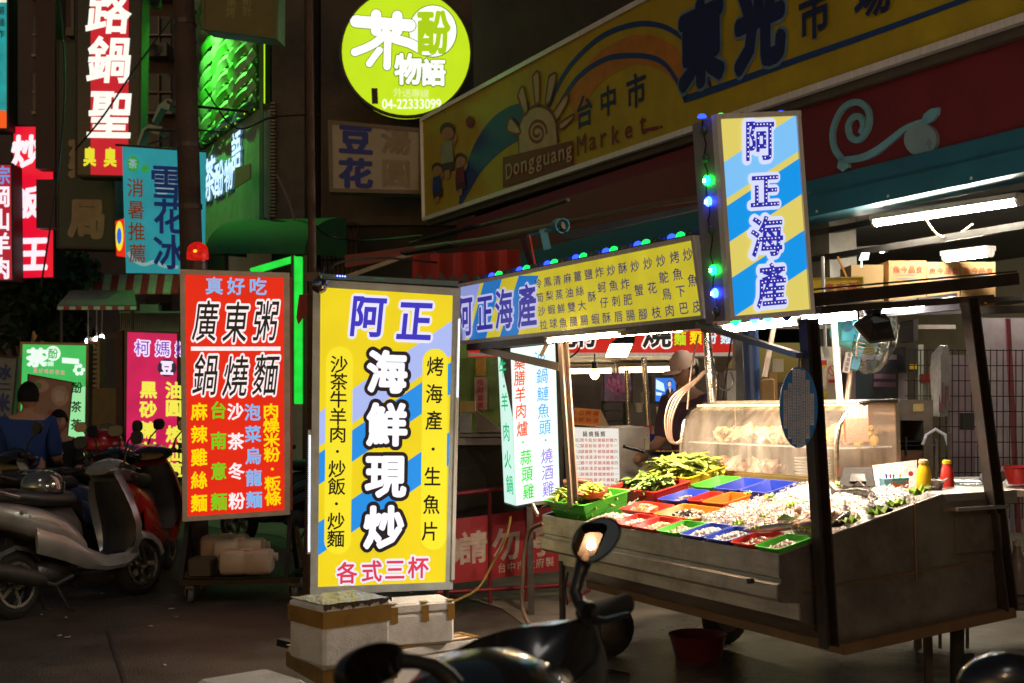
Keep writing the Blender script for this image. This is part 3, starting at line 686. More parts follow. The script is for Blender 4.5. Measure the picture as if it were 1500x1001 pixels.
art(mk, 'lettering', MAROON, lambda m: [S.glyph(m, ch, x, y, w_, h_, 3, .02) for ch, x, y, w_, h_ in (('M', 853, 212, 13, 28), ('a', 869, 210, 9, 19), ('r', 885, 205, 8, 19), ('k', 903, 197, 10, 27), ('e', 922, 194, 10, 18), ('t', 943, 184, 9, 26))] + [S.stroke(m, [(941, 192), (966, 187)], 2.5, 3), S.disc(m, 970, 186, 2, 3)])
art(mk, 'lettering', NAVY, lambda m: [S.glyph(m, ch, x, y, w_, h_, 3, .03) for ch, x, y, w_, h_ in (('台', 857, 163, 24, 46), ('中', 892, 148, 24, 44), ('市', 933, 133, 28, 50))])
art(mk, 'lettering_outline', LBL, lambda m: [S.glyph(m, ch, x, y, w_, h_, 4, .13) for ch, x, y, w_, h_ in (('東', 1029, 64, 60, 118), ('光', 1115, 34, 66, 124))])
art(mk, 'lettering', NAVY, lambda m: [S.glyph(m, ch, x, y, w_, h_, 6, b) for ch, x, y, w_, h_, b in (('東', 1029, 64, 60, 118, .085), ('光', 1115, 34, 66, 124, .085), ('市', 1196, 22, 44, 68, .04), ('場', 1282, -14, 52, 76, .04))])
# three simple printed children
HAIR = pbr('dark_brown_ink', (.05, .03, .015), .6); SKINI = pbr('skin_ink', (.42, .24, .12), .6); SHIRT = pbr('green_white_ink', (.26, .34, .22), .6)
for (x, y, s_, c_) in ((657, 207, 1.25, SHIRT), (642, 258, .9, BLUEI), (676, 245, .95, MAROON)):
    art(mk, 'printed_child', HAIR, lambda m: (S.disc(m, x, y - 13 * s_, 9 * s_, 4), S.poly(m, [(x - 8 * s_, y + 24 * s_), (x + 9 * s_, y + 20 * s_), (x + 8 * s_, y + 34 * s_), (x - 6 * s_, y + 38 * s_)], 4)))
    art(mk, 'printed_child', SKINI, lambda m: (S.disc(m, x + 1, y - 9 * s_, 7.2 * s_, 5), S.stroke(m, [(x - 6 * s_, y + 6 * s_), (x - 10 * s_, y + 16 * s_)], 3 * s_, 5), S.stroke(m, [(x + 7 * s_, y + 4 * s_), (x + 11 * s_, y - 6 * s_)], 3 * s_, 5), S.stroke(m, [(x, y + 34 * s_), (x, y + 44 * s_)], 6 * s_, 5)))
    art(mk, 'printed_child', c_, lambda m: S.poly(m, [(x - 6 * s_, y + 2), (x + 6 * s_, y - 1), (x + 8 * s_, y + 24 * s_), (x - 7 * s_, y + 27 * s_)], 6))
art(mk, 'printed_balloon', MAROON, lambda m: S.disc(m, 690, 179, 6, 4, 9))
mb = MB(); q = [S.p3uv(0, 1), S.p3uv(1, 1), S.p3uv(1, 0), S.p3uv(0, 0)]; mb.hexa([p - S.N * .3 for p in q], [p - S.N * .004 for p in q]); mesh_obj('box_frame', mb, pbr('banner_back', (.12, .1, .05), .7), mk)
mb = MB(); mb.bar(S.p3uv(-.0005, 1.01), S.p3uv(1, 1.01), .06, .05); mb.bar(S.p3uv(-.0005, -.01), S.p3uv(1, -.01), .06, .05); mesh_obj('rail', mb, ALU(), mk)
mb = MB(); mb.bar(S.p3uv(-.002, -.01), S.p3uv(-.002, 1.01), .05, .06); mesh_obj('rail', mb, ALU(), mk)
mb = MB(); mb.bar(S.p3uv(0, 1.045) - S.N * .1, S.p3uv(1, 1.045) - S.N * .1, .12, .08); mesh_obj('lower_channel', mb, pbr('grey_channel', (.10, .09, .075), .6, .3), mk)

# ---- swirl and apple ornament on the red fascia
FS = Surf([(1160, 140), (1600, 0), (1600, 180), (1160, 280)], E2, FC + .095)
orn = thing('swirl_ornament', 'pale blue swirl stem and apple cut out on the dark red fascia', 'ornament', FS.p3uv(.3, .9))
PB = pbr('pale_blue_board', (.16, .42, .55), .5, 0, .2, 4)
def raised(root, name, mat, fn, z=.02):
    m = MB(); fn(m)
    n0 = len(m.v); 
    o = mesh_obj(name, m, mat, root); md = o.modifiers.new('thickness', 'SOLIDIFY'); md.thickness = z; md.offset = 0; return o
raised(orn, 'swirl', PB, lambda m: FS.stroke(m, [(1262, 196), (1266, 184), (1262, 172), (1252, 172), (1244, 184), (1247, 200), (1258, 206), (1268, 198), (1275, 180), (1272, 160), (1258, 150), (1240, 156), (1228, 172), (1221, 195), (1224, 218), (1236, 235)], 6, 2), .03)
raised(orn, 'stem', PB, lambda m: FS.stroke(m, [(1236, 235), (1262, 232), (1285, 222), (1306, 206), (1326, 190), (1345, 181), (1362, 176)], [6, 7, 8, 7, 6, 5, 4], 2), .03)
raised(orn, 'leaf', PB, lambda m: (FS.poly(m, [(1352, 180), (1356, 168), (1366, 160), (1377, 158), (1376, 168), (1369, 177), (1360, 183)], 2, False), FS.poly(m, [(1232, 232), (1245, 234), (1246, 246), (1237, 252), (1229, 246)], 2, False)), .03)
raised(orn, 'apple', pbr('pale_silver_apple', (.30, .45, .52), .3, .4, .3, 3), lambda m: FS.disc(m, 1352, 205, 24, 2), .04)

# ---- round tea sign
n = facing(4); S = Surf([(498, -22), (692, -22), (692, 177), (498, 177)], n, plane_at(595, 77, 17, n)); S.LAY = .004
rt = thing('round_tea_sign', 'round glowing lime green tea shop sign with white characters and phone number', 'sign', S.p3(S.px(595, 177)))
LIME = emit('lime_lightbox', '#bfe01c', 1.05, True, mott=.05)
art(rt, 'face', LIME, lambda m: S.disc(m, 595, 77, 95, 0, 98, 48))
mb = MB(); cc = S.p3(S.px(595, 77)); r3 = (S.p3(S.px(690, 77)) - cc).length
mb.lathe(cc, -S.N, [(.30, .01), (.30, r3 * 1.0), (-.02, r3 * 1.035), (-.035, r3 * 1.02), (-.035, r3 * .985), (-.002, r3 * .985)], 48); mesh_obj('rim', mb, pbr('dark_grey_rim', (.07, .065, .05), .5, .2), rt, True)
LW = emit('lime_white_ink', '#f7fff2', 1.1); LG = emit('lime_dark_ink', '#6c8a10', .9)
art(rt, 'white_ring', LG, lambda m: S.disc(m, 634, 46, 36, 1, 39, 32))
art(rt, 'white_ring', LW, lambda m: S.disc(m, 634, 46, 34.5, 2, 37.5, 32))
TCH = [[(522, 32), (545, 34), (575, 36), (600, 38)], [(551, 22), (551, 46)], [(582, 24), (582, 46)], [(565, 50), (552, 62), (538, 70), (520, 77)], [(565, 50), (580, 58), (600, 64), (620, 74), (630, 74)], [(568, 62), (567, 98)], [(556, 74), (548, 84), (541, 94)]]
WID = [18, 15, 15, 12, 14, 11, 10]
art(rt, 'lettering_outline', LG, lambda m: [(S.stroke(m, p, w_ + 2.4, 3), S.disc(m, *p[0], w_ / 2 + 1.2, 3), S.disc(m, *p[-1], w_ / 2 + 1.2, 3)) for p, w_ in zip(TCH, WID)])
art(rt, 'lettering', LW, lambda m: [(S.stroke(m, p, w_, 4), S.disc(m, *p[0], w_ / 2, 4), S.disc(m, *p[-1], w_ / 2, 4)) for p, w_ in zip(TCH, WID)])
art(rt, 'lettering_outline', LG, lambda m: [S.glyph(m, '物', 598, 102, 38, 44, 5, .10), S.glyph(m, '語', 635, 107, 34, 38, 5, .10)])
art(rt, 'lettering', LW, lambda m: [S.glyph(m, '物', 598, 102, 38, 44, 6, .05), S.glyph(m, '語', 635, 107, 34, 38, 6, .05)])
art(rt, 'lettering', emit('lime_ink', '#a8cc10', 1.0), lambda m: S.glyph(m, '酚', 635, 48, 46, 62, 5, .05, zf=.01))
art(rt, 'lettering', emit('soft_white_ink', '#e6f2a8', 1.0), lambda m: S.text(m, '外送專線', 583, 136, 622, 138, 13, 13, 6))
art(rt, 'lettering', LW, lambda m: S.glyph(m, '04-22333099', 603, 153, 86, 14, 6, .012))
art(rt, 'dark_patch', BLACK(), lambda m: S.poly(m, [(544, 130), (553, 130), (554, 153), (545, 153)], 6))

# ---- bean pudding box
n = facing(6); S = Surf([(482, 178), (617, 190), (617, 283), (484, 280)], n, plane_at(540, 230, 16.8, n)); S.LAY = .004
dh = thing('bean_pudding_sign', 'unlit white box sign with two blue characters under the round tea sign', 'sign', S.p3uv(.5, 1))
WB = pbr('dim_white_acrylic', (.42, .36, .26), .5, 0, .15, 2, .02, 40, dirt=.25, dirtcol=(.2, .14, .09), ds=1.5)
art(dh, 'panel', WB, lambda m: S.full(m)); S.hull(dh, .35, pbr('brown_frame', (.16, .13, .10), .5, .4), pbr('pale_side_sheet', (.30, .42, .36), .5), .05)
art(dh, 'lettering', pbr('royal_blue_ink', (.01, .03, .30), .5), lambda m: [S.glyph(m, '豆', 521, 205, 48, 42, 1, .06), S.glyph(m, '花', 521, 254, 48, 42, 1, .06)])
art(dh, 'faded_lettering', pbr('faded_ink', (.30, .24, .15), .6), lambda m: [S.glyph(m, '湯', 580, 206, 42, 40, 1, .05), S.glyph(m, '圓', 580, 254, 42, 40, 1, .05)])

# ---- red congee lightbox
n = facing(3); YR = 9.35
S = Surf([(266, 397), (421, 402), (422, 752), (270, 762)], n, plane_at(345, 580, YR, n))
rs = thing('red_congee_sign', 'glowing red lightbox sign with congee and noodle menu on a wheeled rack', 'sign', (S.p3uv(.5, 1).x, S.p3uv(.5, 1).y, 0))
REDL = emit('red_lightbox', '#e02410', 1.0, True, mott=.10)
art(rs, 'panel', REDL, lambda m: S.full(m)); S.hull(rs, .28, pbr('grey_sign_frame', (.60, .54, .50), .45, .2), pbr('side_red', (.3, .04, .02), .5), .035)
RW = emit('red_sign_white', '#ffeef0', 1.0); RB = emit('red_sign_light_blue', '#7fb8f0', .95); RY = emit('red_sign_yellow', '#ffd800', 1.0); RG = emit('red_sign_green', '#74cc18', .95); RK = emit('red_sign_black', '#101c18', .6)
art(rs, 'lettering', RB, lambda m: S.text(m, '真好吃', 314, 419, 378, 420, 25, 25, 3, .035))
for t_, y in (('廣東粥', 470), ('鍋燒麵', 549)):
    art(rs, 'lettering_outline', RW, lambda m: [S.glyph(m, ch, x, y + (i % 2) * 2, 35, 60, 2, .08, .12) for i, (ch, x) in enumerate(zip(t_, (302, 346, 390)))])
    art(rs, 'lettering', RK, lambda m: [S.glyph(m, ch, x, y + (i % 2) * 2, 35, 60, 4, .012, .12) for i, (ch, x) in enumerate(zip(t_, (302, 346, 390)))])
art(rs, 'rule_line', RW, lambda m: S.poly(m, [(280, 508), (411, 508), (411, 514), (280, 514)], 3))
for t_, x0, x1, y0, y1, mt, h_ in (('麻辣雞絲麵', 292, 292, 603, 737, RY, 25), ('台南意麵', 320, 321, 601, 735, RG, 25), ('沙茶冬粉', 345, 347, 603, 734, RW, 24), ('泡菜烏龍麵', 370, 372.5, 604, 732, RB, 24), ('肉燥米粉・粄條', 397, 400, 602, 730, RY, 21)):
    art(rs, 'lettering', mt, lambda m: S.text(m, t_, x0, y0, x1, y1, 23, h_, 3, .04))
# side of the red box with its strip of characters
p0 = S.p3uv(0, 0); p1 = S.p3uv(0, 1); sdn = -S.U
S3 = Surf([(266, 397), (421, 402), (422, 752), (270, 762)], n, plane_at(345, 580, YR, n))
mb = MB(); q = [p0 - S.N * .26 + sdn * .004, p0 - S.N * .03 + sdn * .004, p1 - S.N * .03 + sdn * .004, p1 - S.N * .26 + sdn * .004]; mb.poly(q); mesh_obj('side_panel', mb, emit('red_side_light', '#d84020', .8), rs)
mb = MB()
for i, ch in enumerate('廣東粥鍋燒麵廣東粥'):
    vs_, fs = glyph(ch, .06); b = len(mb.v); cc = p0.lerp(p1, (i + .6) / 9.3) - S.N * .145 + sdn * .008
    for v in vs_: mb.pt(cc + S.N * ((v[0] - .5) * .17) + UP * ((v[1] - .38) * .17))
    for f in fs: mb.face(*[b + k for k in f])
mesh_obj('side_lettering', mb, RW, rs)
# wheeled rack
def gnd(p): return V((p[0], p[1], 0))
F0, F1 = S.p3uv(0, 1), S.p3uv(1, 1)
bk = V((0, .55, 0)); IR = pbr('black_iron_rack', (.03, .026, .024), .5, .6, .3, 8, .1, 60, dirt=.5, dirtcol=(.06, .03, .015), ds=8)
mb = MB()
for P in (F0, F1):
    for sgn in (-.1, .4):
        Q = V((P.x, P.y + sgn, .13)); mb.bar(V((P.x, P.y + .1, P.z)), Q, .03)
    mb.bar(V((P.x, P.y - .1, .14)), V((P.x, P.y + .5, .14)), .035)
a = V((F0.x, F0.y - .1, .14)); b = V((F1.x + .1, F1.y - .1, .14)); mb.bar(a, b, .035); mb.bar(a + V((0, .6, 0)), b + V((0, .6, 0)), .035); mb.bar(a + V((0, .3, 0)), b + V((0, .3, 0)), .03)
mb.bar(V((F1.x + .12, F1.y + .1, .14)), V((F1.x + .04, F1.y + .1, .5)), .03)
mesh_obj('rack', mb, IR, rs)
mb = MB(); mb.box(V(((F0.x + F1.x) / 2 - .02, F0.y + .2, .162)), (.8, .5, .012)); mesh_obj('shelf', mb, IR, rs)
for P in (V((F0.x + .07, F0.y - .12, 0)), V((F1.x + .05, F1.y - .1, 0)), V((F0.x + .02, F0.y + .45, 0)), V((F1.x, F1.y + .45, 0))):
    mb = MB(); mb.lathe(P + V((-.018, 0, .052)), (1, .35, 0), [(0, .01), (0, .05), (.005, .052), (.031, .052), (.036, .05), (.036, .01)], 18); mesh_obj('caster_wheel', mb, pbr('grey_caster_rubber', (.10, .10, .10), .6), rs, True)
    mb = MB(); mb.box(P + V((0, 0, .112)), (.06, .05, .02)); mb.box(P + V((-.03, 0, .08)), (.005, .04, .06)); mb.box(P + V((.03, 0, .08)), (.005, .04, .06)); mesh_obj('caster_fork', mb, DSTEEL(), rs)
# jerry cans and a black battery box on the rack
CANM = pbr('milky_plastic_can', (.46, .34, .26), .45, 0, .15, 4, .05, 50, dirt=.3, dirtcol=(.25, .16, .1), ds=5)
def jerry(x, y, Y, L, label):
    c = at(x, y, Y); r = thing('plastic_jerry_can', label, 'jerry can', (c.x, c.y, c.z - .085), 'plastic cans lying on the sign rack')
    mb = MB(); prof = []
    ring = [( .12 * (abs(math.cos(t)) ** .45) * (1 if math.cos(t) > 0 else -1), .085 * (abs(math.sin(t)) ** .45) * (1 if math.sin(t) > 0 else -1)) for t in [2 * math.pi * k / 20 for k in range(20)]]
    secs = [(-L / 2, .72), (-L / 2 + .012, .93), (-L / 2 + .03, 1), (-.02, 1), (-.012, .96), (.012, .96), (.02, 1), (L / 2 - .03, 1), (L / 2 - .012, .93), (L / 2, .72)]
    mb.loft([[c + V((sx, a * k, b * k)) for a, b in ring] for sx, k in secs]); mesh_obj('body', mb, CANM, r, True)
    mb = MB(); mb.cyl(c + V((L / 2, .03, .03)), c + V((L / 2 + .03, .03, .03)), .028, n=14); mesh_obj('cap', mb, pbr('pale_cap', (.5, .42, .36), .5), r, True)
    mb = MB(); mb.bbox(c + V((.0, -.03, .086)), (.09, .05, .02), .008); mesh_obj('handle', mb, CANM, r)
jerry(362, 823, 9.22, .36, 'nearest pinkish jerry can lying in front on the sign rack')
jerry(352, 806, 9.52, .36, 'middle milky jerry can lying on the sign rack')
jerry(330, 800, 9.75, .34, 'rearmost upright white jerry can at the back of the sign rack')
mb = MB(); c = at(297, 830, 9.25); mb.bbox(c + V((0, 0, 0)), (.17, .2, .13), .012)
single('battery_box', mb, pbr('dark_brown_box', (.05, .035, .025), .5), 'dark box with grey lid at the left end of the sign rack', 'box')
# warning beacon on top
bc = thing('warning_beacon', 'round red warning beacon lit on top of the red congee sign', 'beacon', at(289, 397, 9.4))
mb = MB(); c = at(290, 389, 9.4); mb.cyl(c - UP * .035, c + UP * .03, .068, n=20); mesh_obj('base', mb, pbr('dark_red_base', (.08, .03, .03), .4), bc, True)
mb = MB(); c = at(289.5, 380, 9.4); mb.lathe(c, UP, [(-.0, .078), (.04, .078), (.085, .072), (.11, .052), (.125, .02), (.126, .001)], 20)
mesh_obj('dome', mb, emit('red_beacon_dome', '#d01208', .9, True, mott=.5, ms=30), bc, True)
mb = MB(); mb.ball(c + V((-.0, -.065, .05)), .017, 10, 6); mesh_obj('bulb', mb, emit('beacon_bulb', '#ff8a20', 3), bc)

# ---- yellow seafood lightbox
n = facing(4); YY = 7.85
S = Surf([(462, 413), (671, 426), (660, 860), (458, 868)], n, plane_at(565, 640, YY, n))
ys = thing('yellow_seafood_sign', 'tall glowing yellow and blue seafood lightbox sign with big white characters', 'sign', (S.p3uv(.5, 1).x, S.p3uv(.5, 1).y + .1, 0))
YEL = emit('yellow_lightbox', '#ecd21e', .97, True, mott=.06); LAV = emit('lavender_stripe', '#a9b8f0', 1.0); BLU = emit('sky_blue_stripe', '#1f8fe6', .95)
art(ys, 'panel', YEL, lambda m: S.full(m)); S.hull(ys, .24, pbr('blue_grey_frame', (.55, .64, .70), .4, .2), pbr('dark_box_side', (.05, .045, .04), .5), .045)
art(ys, 'stripe', LAV, lambda m: S.band(m, 440, 648, 50, -.69, 1, 690))
art(ys, 'stripe', BLU, lambda m: [S.band(m, 440, 706, 46, -.69, 1, 690), S.band(m, 440, 808, 48, -.69, 1, 690)])
def pill(m, x0, x1, y0, y1, lay):
    r = (x1 - x0) / 2; cx = (x0 + x1) / 2
    S.poly(m, [(cx + r * math.cos(t), y0 + r - r * math.sin(t)) for t in [math.pi * k / 10 for k in range(11)]] + [(cx - r * math.cos(t) * 1 - 3, y1 - r + r * math.sin(t)) for t in [math.pi * k / 10 for k in range(11)]], lay)
YPL = emit('pale_yellow_pill', '#f2e02c', 1.0)
art(ys, 'menu_pill', YPL, lambda m: (pill(m, 478, 517, 508, 812, 3), pill(m, 619, 656, 511, 806, 3)))
INK = emit('dark_ink_lit', '#181410', .5); VIO = emit('violet_ink_lit', '#3a34c4', .9); HAL = emit('halo_white_lit', '#e4e4fb', 1.0); PNK = emit('rose_ink_lit', '#d83a52', .95); DK = emit('black_outline_lit', '#241c26', .5)
BL_ = [('海', 567, 545), ('鮮', 567, 622), ('現', 565, 697), ('炒', 562.5, 772)]
art(ys, 'lettering_outline', DK, lambda m: [S.glyph(m, c, x, y, 56, 60, 4, .17) for c, x, y in BL_])
art(ys, 'lettering', emit('big_white_lit', '#f4f4ff', 1.05), lambda m: [S.glyph(m, c, x, y, 56, 60, 8, .055) for c, x, y in BL_])
AZ = [('阿', 539, 463), ('正', 608, 470)]
art(ys, 'lettering_outline', HAL, lambda m: [S.glyph(m, c, x, y, 50, 60, 4, .115, .08) for c, x, y in AZ])
art(ys, 'lettering', VIO, lambda m: [S.glyph(m, c, x, y, 50, 60, 6, .04, .08) for c, x, y in AZ])
art(ys, 'lettering', INK, lambda m: S.text(m, '沙茶牛羊肉・炒飯・炒麵', 497, 534, 492, 789, 25, 25, 5, .02))
art(ys, 'lettering', INK, lambda m: [S.glyph(m, c, x, y, 24, 28, 5, .02) for c, x, y in (('烤', 637.5, 537), ('海', 636, 577), ('產', 635.6, 616), ('生', 633.5, 698), ('魚', 632, 739), ('片', 630, 778))] + [S.disc(m, 634.5, 658, 2.4, 5)])
RR = list(zip('各式三杯', (508.5, 544.6, 578.6, 612.7), (839, 836.5, 834, 831)))
art(ys, 'lettering_outline', HAL, lambda m: [S.glyph(m, c, x, y, 29, 31, 4, .14) for c, x, y in RR])
art(ys, 'lettering', PNK, lambda m: [S.glyph(m, c, x, y, 29, 31, 6, .035) for c, x, y in RR])
# legs, led strips on its edges
for u in (.04, .97):
    mb = MB(); p = S.p3uv(u, 1) - S.N * .1; mb.bar(p, V((p.x, p.y, 0)), .035)
    mb.bar(V((p.x, p.y - .3, .02)), V((p.x, p.y + .35, .02)), .035); mesh_obj('leg', mb, pbr('dark_sign_leg', (.05, .045, .045), .5, .5), ys)
def strip(root, pts, nled, r, mat, name='led_strip'):
    m = MB()
    for i in range(nled):
        t = i / (nled - 1); p = pts[0].lerp(pts[1], t); m.box(p, (r * 2, r, r * 1.2))
    return mesh_obj(name, m, mat, root)
WLED = emit('white_led', '#e8f4ff', 2.6)
m = MB(); m.bar(S.p3uv(1.012, .09), S.p3uv(1.016, .975), .018, .05); mesh_obj('strip_channel', m, ALU(), ys)
m = MB(); m.bar(S.p3uv(-.035, .48, -.05), S.p3uv(-.032, .88, -.05), .02, .02); mesh_obj('strip_channel', m, ALU(), ys)
strip(ys, [S.p3uv(1.014, .10, .03), S.p3uv(1.014, .36, .03)], 44, .0045, WLED)
strip(ys, [S.p3uv(-.034, .50, -.035), S.p3uv(-.032, .87, -.035)], 56, .0045, WLED)
m = MB(); m.bar(S.p3uv(-.02, -.018), S.p3uv(1.0, -.022), .06, .03); mesh_obj('top_channel', m, pbr('blue_tube_channel', (.08, .16, .22), .3, .3), ys)
for i in range(4):
    m = MB(); m.ball(S.p3uv(.155 + .018 * i, -.022, .035), .0042, 8, 5); mesh_obj('led', m, emit('blue_led_core', '#5a6cff', 14, True), ys)
for i in range(4):
    m = MB(); m.ball(S.p3uv(.42 + .018 * i, -.022, .035), .003, 8, 5); mesh_obj('led', m, emit('green_led_dim', '#109060', 1.0), ys)
# disco ball
c = at(468, 419, 7.6)
dk = thing('mirror_ball', 'small mirror ball hung at the top left corner of the yellow seafood sign', 'mirror ball', c - UP * .05)
m = MB(); m.ball(c, .048, 22, 14); mesh_obj('ball', m, pbr('mirror_facets', (.35, .35, .36), .12, 1, .3, 60, .0), dk)
m = MB(); m.cyl(c + UP * .045, c + UP * .06, .012, n=8); m.tube([c + UP * .06, c + V((-.01, 0, .1)), c + V((.02, 0, .07)), c + V((.03, 0, .11))], .003, 5); mesh_obj('hook', m, BLACK(), dk)
m = MB(); m.box(c + V((-.05, .06, .06)), (.09, .03, .05)); mesh_obj('bracket', m, DSTEEL(), dk)

# ---- white beef hot pot lightbox (two faces)
n = facing(14); S = Surf([(748, 510), (815, 503), (822, 729), (756, 741)], n, plane_at(785, 620, 8.5, n))
ws = thing('hot_pot_lightbox', 'glowing white lightbox with orange, blue and green brush characters behind the cart', 'sign', S.p3uv(.5, 1))
WLB = emit('white_lightbox', '#e9fff6', 1.12, True)
art(ws, 'panel', WLB, lambda m: S.full(m))
n2 = V((-.93, -.36, 0)).normalized(); pL0, pL1 = S.p3uv(0, 0), S.p3uv(0, 1)
S5 = Surf([(729, 515), (747.4, 510), (755.5, 741), (739, 736)], n2, n2.dot(S.p3uv(0, .5)))
art(ws, 'side_panel', emit('white_lightbox_side', '#d2f7ea', 1.0, True), lambda m: S5.full(m))
mb = MB(); q = [S.p3uv(0, 1.0), S.p3uv(1, 1), S.p3uv(1, 0), S.p3uv(0, 0)]; q2 = [S5.p3uv(0, 1), S.p3uv(1, 1) - S.N * .3, S.p3uv(1, 0) - S.N * .3, S5.p3uv(0, 0)]
mb.hexa([p - S.N * .01 for p in q2], [p - S.N * .01 for p in q]); mesh_obj('housing', mb, pbr('white_case', (.5, .5, .48), .5), ws)
mb = MB(); mb.bar(S.p3uv(1.02, -.01), S.p3uv(1.02, 1.01), .03, .05); mb.bar(S.p3uv(0, 1.01), S.p3uv(1.02, 1.01), .03, .012); mb.bar(S5.p3uv(0, 1.01), S5.p3uv(1, 1.01), .02, .012); mb.bar(S.p3uv(-.0, -.012), S.p3uv(1.02, -.012), .05, .03); mb.bar(S5.p3uv(0, -.012), S5.p3uv(1, -.012), .05, .03); mesh_obj('frame', mb, BLACK(), ws)
OR_ = emit('orange_brush_ink', '#f04a12', 1.0); BU_ = emit('blue_brush_ink', '#48a8f4', 1.0); GR_ = emit('green_brush_ink', '#18b878', 1.0); LGR = emit('lime_brush_ink', '#28d418', 1.0); PU_ = emit('purple_brush_ink', '#9a7ae0', 1.0)
art(ws, 'lettering', OR_, lambda m: [S.glyph(m, c, x, y, 16, 22, 2, .02, .06) for c, x, y in (('藥', 761, 531), ('膳', 761, 554), ('羊', 762, 578), ('肉', 763, 602), ('爐', 765, 628))])
art(ws, 'lettering', LGR, lambda m: [S.glyph(m, c, x, y, 16, 22, 2, .02, .06) for c, x, y in (('蒜', 770, 670), ('頭', 772, 694), ('雞', 774, 720))] + [S.disc(m, 766, 648, 1.6, 2)])
art(ws, 'lettering', BU_, lambda m: [S.glyph(m, c, x, y, 17, 22, 2, .01, .06) for c, x, y in (('沙', 790, 526), ('鍋', 794, 551), ('鰱', 795, 577), ('魚', 796, 602), ('頭', 798, 626))])
art(ws, 'lettering', PU_, lambda m: [S.glyph(m, c, x, y, 17, 22, 2, .015, .06) for c, x, y in (('燒', 801, 668), ('酒', 802, 692), ('雞', 803, 716))] + [S.disc(m, 799, 645, 1.6, 2)])
art(ws, 'side_lettering', GR_, lambda m: [S5.glyph(m, c, x, y, 10, 27, 2, .02, .0) for c, x, y in (('牛', 737, 540), ('羊', 740, 589), ('肉', 742.5, 633), ('火', 744.5, 673), ('鍋', 747.5, 710))] + [S5.disc(m, 739, 566, 1.4, 2, 2.4)])
mb = MB(); mb.bar(S.p3uv(.3, 1.02), V((S.p3uv(.3, 1).x, S.p3uv(.3, 1).y, 0)), .04); mesh_obj('post', mb, DSTEEL(), ws)

# ---- cart banner (yellow, long)
BC0 = 3.236
def onC(x, y, c=BC0): return onE(x, y, c)
S = Surf([(674, 418), (1017, 347), (1033, 467), (677, 503)], E2, BC0)
cb_ = thing('cart_menu_banner', 'long yellow lightbox menu banner mounted over the fish cart', 'sign', S.p3uv(.5, 1))
YL2 = emit('banner_yellow_light', '#d8c830', .80, True, mott=.14, ms=5)
art(cb_, 'panel', YL2, lambda m: S.full(m)); S.hull(cb_, .16, ALU(), pbr('banner_case', (.10, .10, .11), .5, .4), .022)
BL2 = emit('banner_blue_light', '#1878c8', .8); LV2 = emit('banner_lavender_light', '#8c9ad8', .9)
def sb_(m, b0, b1, t0, t1): S.poly(m, [(650 + b0 / 3.333, 506), (650 + b1 / 3.333, 506), (650 + t1 / 3.333, 404), (650 + t0 / 3.333, 404)], 1)
art(cb_, 'stripe', LV2, lambda m: sb_(m, 0, 98, 0, 190))
art(cb_, 'stripe', BL2, lambda m: (sb_(m, 118, 198, 205, 290), sb_(m, 262, 345, 368, 465)))
VI2 = emit('banner_violet_ink', '#3a38a8', .7); HA2 = emit('banner_halo', '#c8c8f0', .85)
CH = [('阿', 682, 463, 23, 58), ('正', 712, 458, 23, 54), ('海', 740, 453, 25, 58), ('產', 774, 448, 27, 62)]
art(cb_, 'lettering_outline', HA2, lambda m: [S.glyph(m, c, x, y, w_, h_, 3, .10, .1) for c, x, y, w_, h_ in CH])
art(cb_, 'lettering', VI2, lambda m: [S.glyph(m, c, x, y, w_, h_, 5, .035, .1) for c, x, y, w_, h_ in CH])
cols = [('冷筍沙拉', 789, 414), ('鳳梨蝦球', 803, 411), ('清蒸鮮魚', 817, 409), ('麻油雙腰', 832, 406), ('薑絲大腸', 847, 403), ('鹽酥蝦', 863, 400), ('炸蚵仔酥', 879, 397), ('炒魚刺唇', 896, 394), ('酥炸肥腸', 913, 391), ('炒蟹腳', 931, 388), ('炒花枝', 950, 384), ('炒鴕鳥肉', 969, 380), ('烤魚下巴', 989, 375), ('炒魚皮', 1008.5, 371)]
INB = emit('banner_menu_ink', '#37307c', .6)
def mcol(m):
    for t_, x, y0 in cols:
        k = (x - 789) / 220; span = 60 + 16 * k; lean = 8 + 6 * k; w_ = 10.5 + 3.5 * k; h_ = 14 + 5 * k
        S.text(m, t_, x, y0 + 2, x + lean, y0 + 2 + span, w_, h_, 2, .012)
art(cb_, 'lettering', INB, mcol)
# flash bulbs along its top edge: each in its own socket
DOME = {'g': emit('green_led_dome', '#10e858', 2.6, True), 'b': emit('blue_led_dome', '#2848ff', 3.0, True), 'o': pbr('dark_green_dome', (.05, .10, .08), .3), 'd': pbr('dull_blue_dome', (.03, .08, .35), .3)}
CORE = {'g': emit('green_led_point', '#c8ffd8', 7), 'b': emit('blue_led_point', '#d8e0ff', 7)}
pat = 'odbg'
for i in range(30):
    t = (i + .5) / 30; p = S.p3uv(.02 + .975 * (t ** .86), 0, -.06) + UP * .022
    k = pat[i % 4]; r = .0235
    m = MB(); m.lathe(p, UP, [(0, r), (.006, r), (.016, r * .88), (.024, r * .55), (.028, .001)], 12); o = mesh_obj('flash_lamp', m, DOME[k], cb_, True)
    if k in CORE:
        m = MB()
        for q in range(5): a = math.pi * (1.0 + q / 4); m.ball(p + V((math.cos(a) * r * .62, math.sin(a) * r * .62, .016)), .0034, 6, 4)
        mesh_obj('led', m, CORE[k], o)
m = MB(); m.bar(S.p3uv(0, 0, -.06) + UP * .018, S.p3uv(1, 0, -.06) + UP * .018, .05, .008); mesh_obj('lamp_rail', m, DSTEEL(), cb_)

